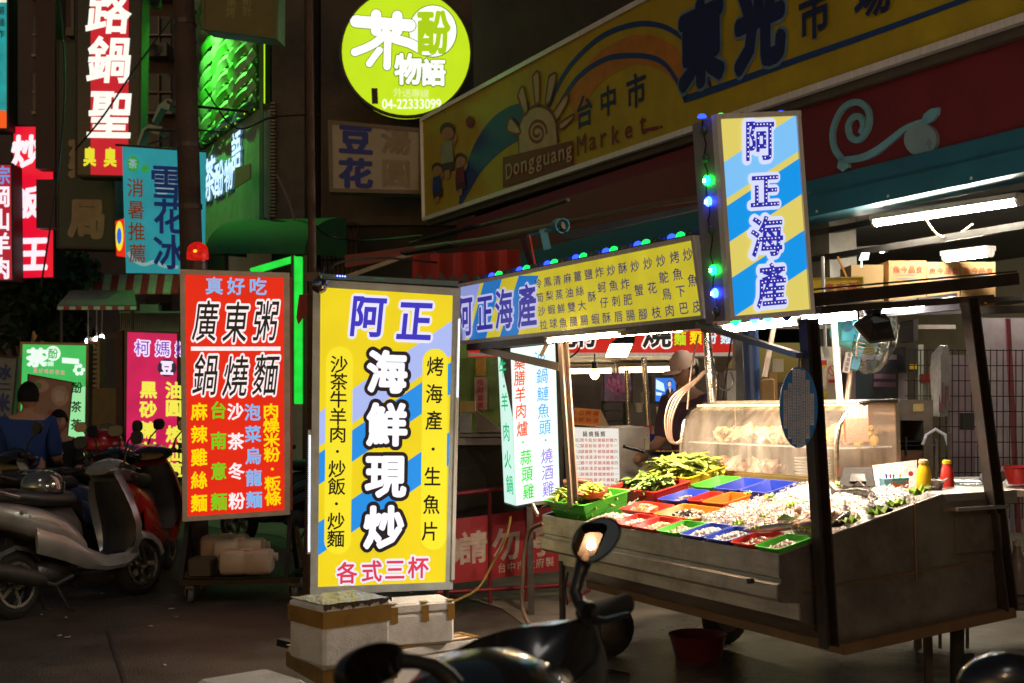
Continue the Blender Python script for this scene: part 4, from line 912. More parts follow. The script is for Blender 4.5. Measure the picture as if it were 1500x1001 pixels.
# ---- vertical blue and yellow lightbox
n = E1 * -1.0; Yv = 5.12
S = Surf([(1049, 170), (1169, 165), (1190, 458), (1070, 469)], n, n.dot(at(1120, 320, Yv)))
vs2 = thing('vertical_seafood_sign', 'upright blue and yellow lightbox sign with LED dotted characters on the cart corner', 'sign', S.p3uv(.5, 1))
YL3 = emit('vertical_pale_yellow', '#e0cf68', .95, True); LB3 = emit('vertical_light_blue', '#7cc0f4', 1.0); BL3 = emit('vertical_blue', '#1696ea', .95)
art(vs2, 'panel', YL3, lambda m: S.full(m)); S.hull(vs2, .17, ALU(), pbr('violet_grey_side', (.30, .27, .30), .45, .4), .02)
def vst(m, l0, l1, dr): S.poly(m, [(1045, l0 + (1060 - 1045) * .66), (1195, l0 - (1195 - 1060) * .66 + dr * 0), (1195, l1 - (1195 - 1060) * .66), (1045, l1 + 15 * .66)], 1)
art(vs2, 'stripe', LB3, lambda m: vst(m, 238, 294, 0)); art(vs2, 'stripe', BL3, lambda m: (vst(m, 305, 360, 0), vst(m, 415, 474, 0)))
VV = [('阿', 1110, 206, 42, 58), ('正', 1118, 280, 42, 50), ('海', 1121, 347, 46, 58), ('產', 1128, 418, 42, 62)]
VH = emit('vertical_halo', '#d6dcfb', 1.0); VK = emit('vertical_violet', '#2c2cb0', .85)
art(vs2, 'lettering_outline', VH, lambda m: [S.glyph(m, c, x, y, w_, h_, 3, .15, .08) for c, x, y, w_, h_ in VV])
art(vs2, 'lettering', VK, lambda m: [S.glyph(m, c, x, y, w_, h_, 6, .035, .08) for c, x, y, w_, h_ in VV])
def dots(m):
    for c, x, y, w_, h_ in VV:
        vs_, fs = glyph(c, 0.); ed = {}
        for f in fs:
            for i in range(len(f)): e = tuple(sorted((f[i - 1], f[i]))); ed[e] = ed.get(e, 0) + 1
        bd = [(vs_[a], vs_[b]) for (a, b), k in ed.items() if k == 1]
        def inside(px_, py_):
            k = 0
            for a, b in bd:
                if (a[1] > py_) != (b[1] > py_) and px_ < a[0] + (py_ - a[1]) / (b[1] - a[1]) * (b[0] - a[0]): k ^= 1
            return k
        def dist(px_, py_):
            r = 9
            for a, b in bd:
                dx, dy = b[0] - a[0], b[1] - a[1]; t = max(0, min(1, ((px_ - a[0]) * dx + (py_ - a[1]) * dy) / max(1e-9, dx * dx + dy * dy)))
                r = min(r, math.hypot(px_ - a[0] - dx * t, py_ - a[1] - dy * t))
            return r
        cand = []
        for i in range(62):
            for j in range(62):
                X = .03 + .94 * i / 61; Y_ = -.09 + .94 * j / 61
                if inside(X, Y_): cand.append((dist(X, Y_), X, Y_))
        cand.sort(reverse=True); kept = []
        for d, X, Y_ in cand:
            if d < .018: break
            if all((X - a) ** 2 + (Y_ - b) ** 2 > .098 ** 2 for a, b in kept): kept.append((X, Y_))
        for X, Y_ in kept:
            p, Ud, Vd = S.axes(x, y); W_ = (V(S.px(x + w_ / 2, y)) - V(S.px(x - w_ / 2, y))).length; H_ = (V(S.px(x, y - h_ / 2)) - V(S.px(x, y + h_ / 2))).length
            a = (X - .5) / .94 * W_; b = (Y_ - .38) / .94 * H_; q = p + Ud * (a + .08 * b) + Vd * b
            cc = S.p3((q.x, q.y), 8); r = .0030
            m.poly([cc + S.U * r * math.cos(t) + S.W * r * math.sin(t) for t in [math.pi / 4 * k for k in range(8)]])
art(vs2, 'led_dots', emit('sign_led_dot', '#fff4e0', 1.3), dots)
# lamps on the left flank of the box, top and bottom
flank = -S.U; L0, L1 = S.p3uv(0, 0), S.p3uv(0, 1)
for i, (t, k) in enumerate(((.05, 'o'), (.19, 'o'), (.30, 'g'), (.405, 'b'), (.55, 'd'), (.745, 'g'), (.86, 'b'), (.95, 'o'))):
    p = L0.lerp(L1, t) - S.N * .085 + flank * .002; r = .02
    m = MB(); m.lathe(p, flank, [(0, r), (.004, r), (.010, r * .85), (.014, r * .5), (.016, .001)], 12)
    if k in 'gb':
        o = mesh_obj('flash_lamp', m, emit({'g': 'green_flank_dome', 'b': 'blue_flank_dome'}[k], {'g': '#04e838', 'b': '#1830ff'}[k], 45, True), vs2, True)
        m = MB()
        for dx in (-.006, 0, .006):
            for dz in (-.005, .004): m.ball(p + flank * .017 + S.N * dx + UP * dz, .0026, 6, 4)
        mesh_obj('led', m, emit({'g': 'green_core', 'b': 'blue_core'}[k], {'g': '#c0ffd0', 'b': '#d0d8ff'}[k], 14), o)
    else: mesh_obj('flash_lamp', m, DOME['o'], vs2, True)
for i, (u, k) in enumerate(((-.12, 'b'), (.16, 'g'), (.42, 'o'), (.66, 'o'), (.9, 'b'))):
    p = S.p3uv(max(u, .01), 0, -.06) + (S.U * -.03 if u < 0 else V()); m = MB(); m.lathe(p + UP * .006, UP, [(0, .018), (.006, .018), (.014, .010), (.016, .001)], 10); mesh_obj('flash_lamp', m, DOME[k], vs2, True)
for i, (u, k) in enumerate(((.22, 'g'), (.45, 'b'), (.62, 'b'), (.85, 'o'))):
    p = S.p3uv(u, 1, -.09); m = MB(); m.lathe(p - UP * .004, -UP, [(0, .02), (.006, .018), (.018, .010), (.022, .001)], 10); mesh_obj('flash_lamp', m, MC[{'g': 'green_flank_dome', 'b': 'blue_flank_dome'}[k]] if k in 'gb' else DOME[k], vs2, True)
m = MB(); m.tube([L0.lerp(L1, t) - S.N * (.085 + .012 * math.sin(t * 40)) + flank * .006 for t in [k / 24 for k in range(25)]], .003, 5); mesh_obj('wire', m, BLACK(), vs2)

# ---- far left signs
def fsign(name, label, q, Y, deg, depth, panel, frm=None, body=None, fr=.03, lay=.006):
    nn = facing(deg); cx = sum(a[0] for a in q) / 4; cy_ = sum(a[1] for a in q) / 4
    s = Surf(q, nn, plane_at(cx, cy_, Y, nn)); s.LAY = lay
    r = thing(name, label, 'sign', s.p3uv(.5, 1)); art(r, 'panel', panel, lambda m: s.full(m)); s.hull(r, depth, frm or DARKP(), body or DARKP(), fr); return s, r
FW_ = emit('far_white_ink', '#fff2fa', 1.0)
RN = emit('far_red_neon', '#e81030', 1.0, True)
S, r = fsign('fried_rice_king_sign', 'glowing red vertical sign with white characters at far left', [(18, 184), (80, 184), (80, 408), (18, 410)], 20.5, 0, .5, RN)
art(r, 'lettering', FW_, lambda m: [S.glyph(m, c, x, y, 40, h_, 2, .055, .05) for c, x, y, h_ in (('炒', 38, 222, 46), ('飯', 38, 296, 46), ('王', 50, 372, 50))])
m = MB(); pbox(m, 52, -200, 81, 247, 19.9, .3); pbox(m, 53, 263, 81, 334, 19.9, .3)
single('dark_sign_back', m, pbr('dark_maroon_case', (.05, .025, .03), .6), 'dark unlit case hiding the right side of the fried rice sign', 'sign case')
S, r = fsign('mutton_sign', 'red vertical sign cut by the picture edge at far left', [(-40, 240), (18, 240), (20, 412), (-40, 412)], 19.8, 0, .4, emit('far_red_dim', '#b01430', .9, True))
art(r, 'lettering', FW_, lambda m: [S.glyph(m, c, x, y, 26, 31, 2, .045) for c, x, y in (('岡', 2, 288), ('山', 2, 322), ('羊', 2, 357), ('肉', 2, 393))])
art(r, 'lettering', emit('far_blue_ink', '#7898e0', .9), lambda m: S.glyph(m, '宗', 5, 257, 20, 26, 2, .04))
S, r = fsign('cyan_vertical_sign', 'cyan and orange lit vertical sign cut off at the far left edge', [(-50, -40), (12, -40), (12, 190), (-50, 190)], 20.2, 0, .4, emit('far_cyan', '#10a0a0', .85, True, mott=.3, ms=4))
art(r, 'orange_circle', emit('far_orange', '#f05818', 1.0), lambda m: S.poly(m, [(-20, 164), (8, 162), (13, 176), (12, 190), (-20, 190)], 1))
art(r, 'white_band', emit('far_cream', '#f0f0d0', .9), lambda m: S.poly(m, [(-40, -40), (12, -40), (12, 4), (-40, 4)], 1))
art(r, 'lettering', INK, lambda m: S.text(m, '湯麵炸', 1, 16, 1, 50, 12, 12, 2, .02))
S, r = fsign('hot_pot_king_sign', 'black vertical sign with a lit red stripe and large white characters', [(111, -60), (209, -60), (204, 260), (111, 258)], 19, 0, .4, pbr('black_gloss_board', (.006, .010, .014), .25))
art(r, 'red_stripe', emit('far_red_stripe', '#c8182c', .95, True, mott=.1), lambda m: S.poly(m, [(133, -60), (189, -60), (188, 262), (133, 260)], 1))
art(r, 'lettering', emit('far_warm_white', '#f6f6ea', 1.1), lambda m: [S.glyph(m, c, x, y, 62, h_, 3, .042, .08) for c, x, y, h_ in (('路', 160, 16, 66), ('鍋', 161, 88, 66), ('聖', 162, 168, 70))])
art(r, 'lettering', emit('far_yellow', '#e8e030', .95), lambda m: [S.glyph(m, '臭', 132, 230, 18, 27, 3, .05), S.glyph(m, '臭', 162, 231, 18, 27, 3, .05)])
S, r = fsign('pharmacy_sign', 'unlit dark green sign with one large tan character below the hot pot sign', [(84, 60), (166, 60), (168, 365), (84, 363)], 19.9, 0, .5, pbr('dark_green_board', (.02, .05, .04), .5))
art(r, 'lettering', pbr('tan_letter', (.42, .30, .20), .6), lambda m: [S.glyph(m, '局', 128, 320, 52, 56, 2, .07), S.glyph(m, '藥', 128, 232, 52, 56, 2, .07)])
S, r = fsign('eye_sign', 'small red and yellow lit sign with a blue ring behind the snow ice flag', [(168, 324), (185, 318), (185, 378), (170, 376)], 18.6, 0, .2, emit('far_small_red', '#e82410', .95, True), fr=.01)
art(r, 'ring', emit('ring_yellow', '#f0e030', 1), lambda m: S.disc(m, 175, 346, 6, 1, 22)); art(r, 'ring', emit('ring_blue', '#2060e0', 1), lambda m: S.disc(m, 175, 346, 3.5, 2, 12))
# snow ice flag
nn = facing(0); S = Surf([(179, 213), (302, 222), (300, 402), (184, 400)], nn, plane_at(240, 300, 16, nn)); S.LAY = .006
fl = thing('snow_ice_flag', 'cyan cloth banner with large navy and small brown characters hung from the pole', 'banner', S.p3uv(.5, 1))
CY_ = pbr('cyan_emissive_cloth', (.03, .38, .45), .7, 0, .2, 1.5, .1, 8, em=.55)  # cloth and its inks emit their own colour; no lamp behind
def ripple(p, u, v): return p
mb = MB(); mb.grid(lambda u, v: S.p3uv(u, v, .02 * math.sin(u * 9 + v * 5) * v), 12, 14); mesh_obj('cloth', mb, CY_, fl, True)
S.LAY = .012
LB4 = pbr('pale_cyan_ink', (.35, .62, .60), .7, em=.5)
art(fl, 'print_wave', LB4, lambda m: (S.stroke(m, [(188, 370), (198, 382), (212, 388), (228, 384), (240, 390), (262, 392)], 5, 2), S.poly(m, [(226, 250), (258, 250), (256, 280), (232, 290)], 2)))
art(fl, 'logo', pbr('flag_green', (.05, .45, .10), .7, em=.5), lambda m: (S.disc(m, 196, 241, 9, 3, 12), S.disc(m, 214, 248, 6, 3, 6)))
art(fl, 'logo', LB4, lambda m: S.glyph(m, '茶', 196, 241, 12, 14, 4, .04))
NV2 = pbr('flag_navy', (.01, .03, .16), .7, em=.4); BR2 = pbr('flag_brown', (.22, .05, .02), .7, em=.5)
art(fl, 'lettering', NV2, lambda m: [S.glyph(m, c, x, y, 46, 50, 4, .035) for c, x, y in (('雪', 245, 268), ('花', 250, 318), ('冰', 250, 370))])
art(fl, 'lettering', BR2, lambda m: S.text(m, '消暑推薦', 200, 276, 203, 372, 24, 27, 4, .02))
m = MB(); m.tube([S.p3uv(-.08, 0), S.p3uv(1, 0)], .015, 8); mesh_obj('rod', m, DSTEEL(), fl)
# olive box above the woven panels
nn = facing(-6); S = Surf([(297, -60), (405, -60), (404, 56), (297, 42)], nn, plane_at(350, 0, 15.8, nn))
ob = thing('olive_box_sign', 'dim olive box sign with pale green edges above the woven panels', 'sign', S.p3uv(.5, 1))
art(ob, 'panel', pbr('olive_acrylic', (.11, .10, .015), .4), lambda m: S.full(m))
S.hull(ob, .4, pbr('olive_frame', (.10, .12, .03), .5), pbr('pale_green_sheet', (.25, .42, .28), .5), .04)
art(ob, 'lettering', pbr('dim_olive_ink', (.24, .24, .10), .5), lambda m: [S.glyph(m, c, x, y, 14, 16, 1, .03) for c, x, y in (('燒', 339, 2), ('烤', 338, 18), ('新', 362, 0), ('計', 362, 16))])

# ---- green tea lightbox, magenta shaved ice lightbox, grey sign
S, r = fsign('green_tea_lightbox', 'standing green lightbox with white tea logo behind the man in blue', [(31, 502), (129, 504), (126, 700), (24, 700)], 13.6, 6, .25, emit('green_lightbox', '#3fbf5c', .95, True, mott=.12), pbr('brass_frame', (.25, .18, .09), .4, .5), fr=.025, lay=.004)
GW = emit('green_box_white', '#eafff0', 1.0)
art(r, 'pale_zone', emit('green_box_pale', '#9be8a0', .95), lambda m: S.poly(m, [(98, 570), (128, 566), (127, 700), (96, 700)], 1))
art(r, 'logo', GW, lambda m: [S.glyph(m, '茶', 54, 524, 28, 26, 2, .08), S.disc(m, 78, 518, 11, 2, 11), S.glyph(m, '物語', 70, 533, 18, 7, 2, .03), S.poly(m, [(91, 524), (116, 526), (116, 534), (91, 532)], 2)] + [S.disc(m, 116 + 6 * math.cos(k), 542 + 6 * math.sin(k), 3, 2) for k in range(6)])
art(r, 'logo', emit('green_box_green', '#3cb858', .9), lambda m: S.glyph(m, '酚', 78, 518, 14, 15, 3, .03))
art(r, 'lettering', emit('green_box_pink', '#e89aa0', .9), lambda m: S.text(m, '最好喝的茶飲', 52, 543, 92, 546, 6, 7, 2, .02))
art(r, 'lettering', INK, lambda m: [S.glyph(m, c, x, y, 15, 16, 3, .03) for c, x, y in (('酚', 113, 568), ('茶', 112, 596), ('茶', 111.5, 622), ('茶', 111, 648))])
S, r = fsign('grey_price_sign', 'dim grey standing sign with navy print at the far left edge', [(-30, 520), (27, 523), (16, 640), (-30, 640)], 12.8, 4, .1, pbr('grey_blue_board', (.20, .23, .22), .6), fr=.02, lay=.004)
art(r, 'lettering', pbr('board_navy', (.02, .05, .2), .6), lambda m: [S.glyph(m, c, x, y, 20, h_, 2, .05) for c, x, y, h_ in (('冰', 6, 545, 22), ('二', 6, 566, 12), ('米', 4, 590, 26), ('沙', 4, 618, 24))])
S, r = fsign('hanging_poster', 'tilted brown paper poster with round food pictures in front of the green lightbox', [(41, 548), (107, 560), (98, 650), (36, 650)], 12.9, 6, .02, pbr('brown_poster_paper', (.34, .20, .15), .8), BLACK(), fr=.006, lay=.004)
art(r, 'print', pbr('poster_pink', (.5, .32, .26), .8), lambda m: (S.disc(m, 88, 580, 13, 1, 15), S.disc(m, 60, 566, 12, 1, 9)))
art(r, 'print', pbr('poster_cream', (.55, .45, .35), .8), lambda m: (S.poly(m, [(80, 574), (87, 571), (96, 576), (92, 588), (82, 588)], 2), S.disc(m, 52, 566, 6, 2)))
art(r, 'print', pbr('poster_red', (.4, .06, .04), .8), lambda m: S.text(m, '冰豆花', 74, 604, 72, 630, 9, 9, 1, .03))
art(r, 'print', pbr('poster_green', (.15, .35, .08), .8), lambda m: (S.disc(m, 54, 565, 7, 3, 5)))
MG = emit('magenta_lightbox', '#cf1a58', .95, True, mott=.22, ms=4)
S, r = fsign('shaved_ice_lightbox', 'magenta lightbox with yellow shaved ice characters left of the red sign', [(184, 484), (262, 487), (262, 706), (182, 704)], 11.6, 3, .25, MG, BLACK(), fr=.022, lay=.004)
MY = emit('magenta_yellow', '#f0e850', 1.0); MW = emit('magenta_white', '#f6e6ff', 1.0)
art(r, 'lettering_outline', MW, lambda m: [S.glyph(m, c, x, y, 21, 22, 2, .12) for c, x, y in (('柯', 209, 510), ('媽', 239, 511), ('媽', 268, 512))])
art(r, 'lettering', emit('magenta_violet', '#8040c0', .9), lambda m: [S.glyph(m, c, x, y, 21, 22, 4, .01) for c, x, y in (('柯', 209, 510), ('媽', 239, 511), ('媽', 268, 512))])
art(r, 'dark_disc', emit('disc_dark', '#342c48', .6), lambda m: S.disc(m, 245, 539, 14, 2, 13)); art(r, 'lettering', MW, lambda m: S.glyph(m, '豆', 245, 539, 18, 20, 4, .07))
art(r, 'lettering', MY, lambda m: [S.glyph(m, c, x, y, 24, 24, 3, .05) for c, x, y in (('黑', 218, 571), ('砂', 217.5, 600), ('糖', 217, 630), ('剉', 217, 660), ('冰', 216, 688))] + [S.glyph(m, c, x, y, 24, 24, 3, .05) for c, x, y in (('油', 255, 572), ('圓', 255, 598), ('燒', 256, 636), ('仙', 256, 664), ('草', 256, 690))])
m = MB(); m.bar(at(176, 484, 11.7), at(176, 720, 11.7), .06); single('brown_post', m, RUST, 'brown post at the left side of the magenta lightbox', 'post')
# ================================================================== fish cart
O = V((1.07, 5.3, 0)); SL = .233
def C(a, b, z): return O + E1 * a + E2 * b + UP * z
def TZ(b): return .75 + SL * b
TN = (UP - E2 * SL).normalized(); TB = (E2 + UP * SL).normalized()
def T(x, y, h=0.):
    p = on(x, y, TN, TN.dot(O + UP * (.75 + h))); d = p - O; return d.dot(E1), d.dot(E2)
def onslope(a, b, h=0.): return C(a, b, TZ(b) + h)
cart = thing('seafood_cart', 'stainless steel street food cart with sloping seafood display and dark steel posts', 'food cart', C(.9, .5, 0))
ST = STEEL(); DS = DSTEEL()
SIDE = pbr('stained_dark_steel', (.27, .235, .21), .40, .8, .3, 2.5, .2, 60, dirt=.5, dirtcol=(.04, .028, .02), ds=3)
prof = [(0, .75), (0, .66), (.012, .652), (.006, .640), (-.012, .630), (-.014, .575), (.0, .56), (.095, .55), (.097, .48), (.16, .44), (.30, .36), (1.19, .43), (1.16, .925), (.9, .925), (.88, .955)]
L = 2.14
mb = MB(); ring = lambda a: [C(a, b, z) for b, z in prof[:12]] + [C(a, 1.17, .90), C(a, .30, .45), C(a, .03, .60)]
mb.loft([[C(a, b, z) for b, z in prof[:11]] for a in (0.004, L - .004)], cap=False, closed=False)
mesh_obj('front_panel', mb, ST, cart)
for a, nm in ((0, 'side_panel'), (L, 'side_panel')):
    mb = MB(); mb.prism([C(a - .006, b, z) for b, z in prof], E1 * .008 * (1 if a == 0 else 1)); mesh_obj(nm, mb, SIDE, cart)
mb = MB(); mb.bar(C(-.012, .10, .598), C(-.012, 1.165, .665), .006, .006); mb.bar(C(-.011, .71, .93), C(-.011, .71, .60), .004, .004); mesh_obj('seam', mb, pbr('seam_rust', (.25, .13, .06), .5, .6), cart)
mb = MB(); mb.bar(C(-.03, .28, .352), C(-.03, 1.24, .425), .04, .045); mb.bar(C(L, .28, .352), C(L, 1.24, .425), .04, .045); mb.bar(C(-.03, 1.2, .42), C(L, 1.2, .42), .04, .04); mb.bar(C(-.03, .3, .35), C(L, .3, .35), .04, .04); mesh_obj('base_rail', mb, pbr('orange_rust_rail', (.22, .13, .07), .5, .6), cart)
mb = MB(); mb.poly([C(0, .3, .37), C(L, .3, .37), C(L, 1.18, .44), C(0, 1.18, .44)]); mb.poly([C(0, 1.17, .43), C(L, 1.17, .43), C(L, 1.17, .92), C(0, 1.17, .92)]); mesh_obj('underside', mb, SIDE, cart)
# tray: sloped floor, lips
mb = MB(); mb.hexa([onslope(.006, .004, -.035), onslope(L - .006, .004, -.035), onslope(L - .006, .876, -.035), onslope(.006, .876, -.035)], [onslope(.006, .004, -.03), onslope(L - .006, .004, -.03), onslope(L - .006, .876, -.03), onslope(.006, .876, -.03)]); mesh_obj('tray_floor', mb, ST, cart)
mb = MB()
mb.bar(onslope(0, .005, .002), onslope(L, .005, .002), .014, .008); mb.bar(onslope(.003, .008, .003), onslope(.003, .88, .003), .014, .008); mb.bar(onslope(L - .003, .008, .003), onslope(L - .003, .88, .003), .014, .008)
mesh_obj('lip', mb, ST, cart)
mb = MB(); mb.bbox(C(L / 2, .985, .935), (.02, .02, .02), .001) if 0 else mb.hexa([C(0, .885, .90), C(L, .885, .90), C(L, 1.32, .90), C(0, 1.32, .90)], [C(0, .885, .958), C(L, .885, .958), C(L, 1.32, .958), C(0, 1.32, .958)]); mesh_obj('rear_deck', mb, ST, cart)
mb = MB(); mb.hexa([C(-.02, .93, .70), C(-.02, 1.2, .70), C(-.0, 1.2, .70), C(-.0, .93, .70)], [C(-.02, .93, .86), C(-.02, 1.2, .86), C(-.0, 1.2, .86), C(-.0, .93, .86)]); mesh_obj('drawer_front', mb, SIDE, cart)
mb = MB(); mb.hexa([C(-.05, .92, .885), C(-.05, 1.22, .885), C(.0, 1.22, .885), C(.0, .92, .885)], [C(-.05, .92, .90), C(-.05, 1.22, .90), C(.0, 1.22, .90), C(.0, .92, .90)]); mesh_obj('side_shelf', mb, ST, cart)
mb = MB(); mb.cyl(C(.16, -.016, .60) + E2 * -.0 + UP * .03, C(.16, -.04, .63), .012, n=10); mesh_obj('bolt', mb, BLACK(), cart)
PLR = lambda: pbr('dull_red_plastic', (.12, .01, .01), .5)
# posts (U channels)
POSTM = pbr('dark_chocolate_post', (.035, .029, .03), .5, .3, .35, 6, .12, 60, dirt=.5, dirtcol=(.09, .04, .018), ds=10)
def channel(a, b, w, d, mat, name='post'):
    p, q = at(*a), at(*b); ax = (q - p).normalized(); x = E2.copy(); x = (x - ax * x.dot(ax)).normalized(); y = ax.cross(x)
    if y.dot(E1) > 0: y = -y
    m = MB()
    for cx, cy, sx, sy in ((0, 0, w, .006), (-w / 2 + .004, -d / 2, .008, d), (w / 2 - .004, -d / 2, .008, d), (0, .012, w * .35, .018)):
        c0 = x * cx + y * (-cy); m.bar(p + c0, q + c0, sx, sy, up=y)
    return mesh_obj(name, m, mat, cart)
channel((1209, 947, 5.34), (1179, 468, 5.34), .064, .05, POSTM); channel((1472, 893, 5.80), (1414, 438, 5.80), .062, .05, POSTM)
channel((838, 742, 6.95), (822, 497, 6.95), .045, .04, pbr('warm_grey_post', (.30, .23, .18), .5, .5, .3, 6), 'post')
mb = MB(); ptube(mb, [(1043, 590, 7.3), (1035, 484, 7.3)], .024, 14); mesh_obj('post', mb, pbr('shiny_pipe', (.6, .55, .5), .25, 1), cart, True)
mb = MB()
BR = lambda a, b, w, h: mb.bar(at(*a), at(*b), w, h)
BR((1186, 440, 5.33), (1487, 409, 6.02), .045, .055); mesh_obj('roof_beam', mb, POSTM, cart)
mb = MB(); mb.bar(at(1197, 455, 5.4), at(1450, 437, 5.95), .05, .03); mb.bar(at(1190, 424.5, 5.33), at(1487, 398, 6.02), .02, .008); mesh_obj('roof_angle', mb, DS, cart)
mb = MB(); mb.bar(at(690, 509, 8.0), at(1040, 474, 5.72), .06, .04); mb.bar(at(700, 500, 8.6), at(1200, 445, 6.9), .05, .05); mb.bar(at(1035, 482, 7.3), at(1410, 446, 6.1), .05, .05); mb.bar(at(1035, 480, 7.3), at(1035, 478, 5.7), .05, .05); mb.bar(at(824, 497, 6.95), at(824, 500, 8.4), .05, .05); mesh_obj('roof_beam', mb, DS, cart)
mb = MB(); mb.bar(at(1024, 476, 5.74), at(1172, 521, 5.30), .05, .022); mesh_obj('brace', mb, pbr('pale_steel_angle', (.30, .28, .27), .4, .7), cart)
mb = MB(); mb.bar(at(706, 512, 7.9), at(821, 538, 6.95), .025, .04); mb.bar(at(792, 522, 7.2), at(803, 500, 7.2), .02, .02); mesh_obj('brace', mb, pbr('tan_angle', (.32, .24, .18), .5, .5), cart)
mb = MB(); mb.bar(at(1120, 552, 6.2), at(1136, 464, 6.2), .02, .03); mesh_obj('brace', mb, DS, cart)
for x, y, Y in ((1344, 441, 5.7), (1443, 437, 5.95)):
    mb = MB(); mb.tube([at(x, y - 4, Y), at(x + 1, y + 1, Y), at(x + 4, y + 4, Y), at(x + 1, y + 8, Y), at(x - 2, y + 5, Y)], .004, 6); mesh_obj('hook', mb, pbr('red_hook', (.35, .05, .03), .5), cart)
mb = MB(); ptube(mb, [(1402, 915, 6.0), (1402, 1001, 6.0), (1402, 1012, 6.0)], .032, 12); c = at(1402, 960, 6.0); mb.cyl(V((c.x, c.y, 0)), V((c.x, c.y, .36)), .022, n=10); mb.cyl(V((c.x, c.y, 0)), V((c.x, c.y, .015)), .06, n=14); mb.box(c + V((.05, 0, -.02)), (.05, .03, .05)); mesh_obj('jack_leg', mb, RUBBER(), cart)
mb = MB()
for dx in (-25, 15): ptube(mb, [(1402 + dx, 905, 6.0), (1402 + dx, 950, 6.0)], .008, 6)
mesh_obj('tie_rod', mb, DS, cart)
for a, b in ((1.85, .25), (1.85, 1.0)):
    c = C(a, b, .15); mb = MB(); mb.lathe(c - E1 * .04, E1, [(0, .03), (0, .09), (.01, .13), (.03, .148), (.055, .148), (.075, .13), (.08, .09), (.08, .03)], 26); w_ = mesh_obj('wheel', mb, RUBBER(), cart, True)
    mb = MB(); mb.lathe(c - E1 * .045, E1, [(0, .001), (0, .07), (.012, .088), (.07, .088), (.088, .07), (.088, .001)], 20); mesh_obj('rim', mb, DS, w_, True)
p = at(1022, 915, 7.0); p.z = 0; mb = MB(); mb.lathe(p, UP, [(0, .001), (0, .12), (.12, .15), (.13, .16), (.135, .155), (.12, .14), (.01, .11), (.008, .001)], 26); rbt = thing('red_tub', 'dark red plastic tub standing on the wet ground under the cart', 'tub', p); mesh_obj('tub', mb, PLR(), rbt, True)
mb = MB(); mb.cyl(C(L - .03, .1, .5), C(L - .03, .1, 0), .018, n=8); mesh_obj('prop_leg', mb, DS, cart)
mb = MB(); P = [at(825, 707, 7.25), at(845, 704, 7.25), at(862, 706, 7.25), at(871, 714, 7.25), at(873, 730, 7.25)]; mb.tube(P, .017, 10); mesh_obj('push_handle', mb, pbr('red_brown_pipe', (.18, .06, .04), .5, .4), cart, True)
mb = MB(); mb.bar(at(780, 738, 7.3), at(788, 755, 7.2), .01, .02); mb.bar(at(780, 738, 7.3), at(808, 735, 7.2), .01, .02); mesh_obj('corner_bracket', mb, pbr('white_bracket', (.6, .58, .55), .5), cart)
cable('water_hose', [(795, 767, 7.1), (776, 778, 7.15), (768, 810, 7.15), (765, 850, 7.1), (766, 892, 7.0), (775, 915, 6.9)], .012, 'brown rubber hose hanging from the left end of the cart', pbr('brown_hose', (.10, .055, .03), .5), 8)
cable('extension_cable', [(748, 757, 8.3), (742, 785, 8.3), (722, 825, 8.4), (700, 862, 8.3), (668, 880, 8.2), (640, 893, 8.0)], .008, 'dirty yellow cord running from the hot pot lightbox down past the barrier', pbr('yellow_cord_skin', (.30, .20, .05), .6))
cable('thin_black_cord', [(832, 838, 7.0), (828, 862, 7.0), (831, 885, 6.9)], .006, 'thin black cord looping below the cart near the scooter mirror')

# lamps belonging to the cart canopy
def tube_lamp(name, label, a, b, r, mat, group=None, fix=True, drop=.03):
    a, b = at(*a), at(*b); root = thing(name, label, 'lamp', (a + b) / 2, group); d = (b - a).normalized()
    m = MB(); m.cyl(a + d * .02, b - d * .02, r, n=12); mesh_obj('tube', m, mat, root, True)
    m = MB()
    for p, q in ((a, a + d * .025), (b - d * .025, b)): m.cyl(p, q, r * 1.15, n=12)
    mesh_obj('end_cap', m, ALU(), root, True)
    if fix: m = MB(); m.bar(a + UP * drop, b + UP * drop, r * 3.2, r * 1.2); mesh_obj('fitting', m, pbr('white_enamel', (.6, .58, .55), .4), root)
    return root
WARM = emit('warm_tube_light', '#ffe2bd', 130, True); COOL = emit('cool_tube_light', '#f4f8ff', 90, True); HALL = emit('hall_tube_light', '#fff4dc', 280, True)
tube_lamp('fluorescent_lamp', 'bright warm tube lamp just under the vertical sign over the fish', (1054, 484, 6.2), (1176, 470, 5.95), .016, WARM)
tube_lamp('fluorescent_lamp', 'wide white tube lamp under the roof beam left of the fan', (1180, 471, 6.15), (1268, 459, 6.0), .021, COOL)
tube_lamp('fluorescent_lamp', 'white tube lamp under the roof beam right of the fan', (1272, 458, 6.3), (1402, 441, 6.2), .014, COOL)
tube_lamp('fluorescent_lamp', 'thin warm tube lamp fixed under the long menu banner', (800, 500, 6.9), (1006, 482, 5.95), .010, emit('thin_warm_tube', '#ffd9a8', 110, True), drop=.022)
tube_lamp('fluorescent_lamp', 'long bright tube lamp under the market beam at upper right', (1281, 326, 9.2), (1496, 294, 8.0), .03, HALL)
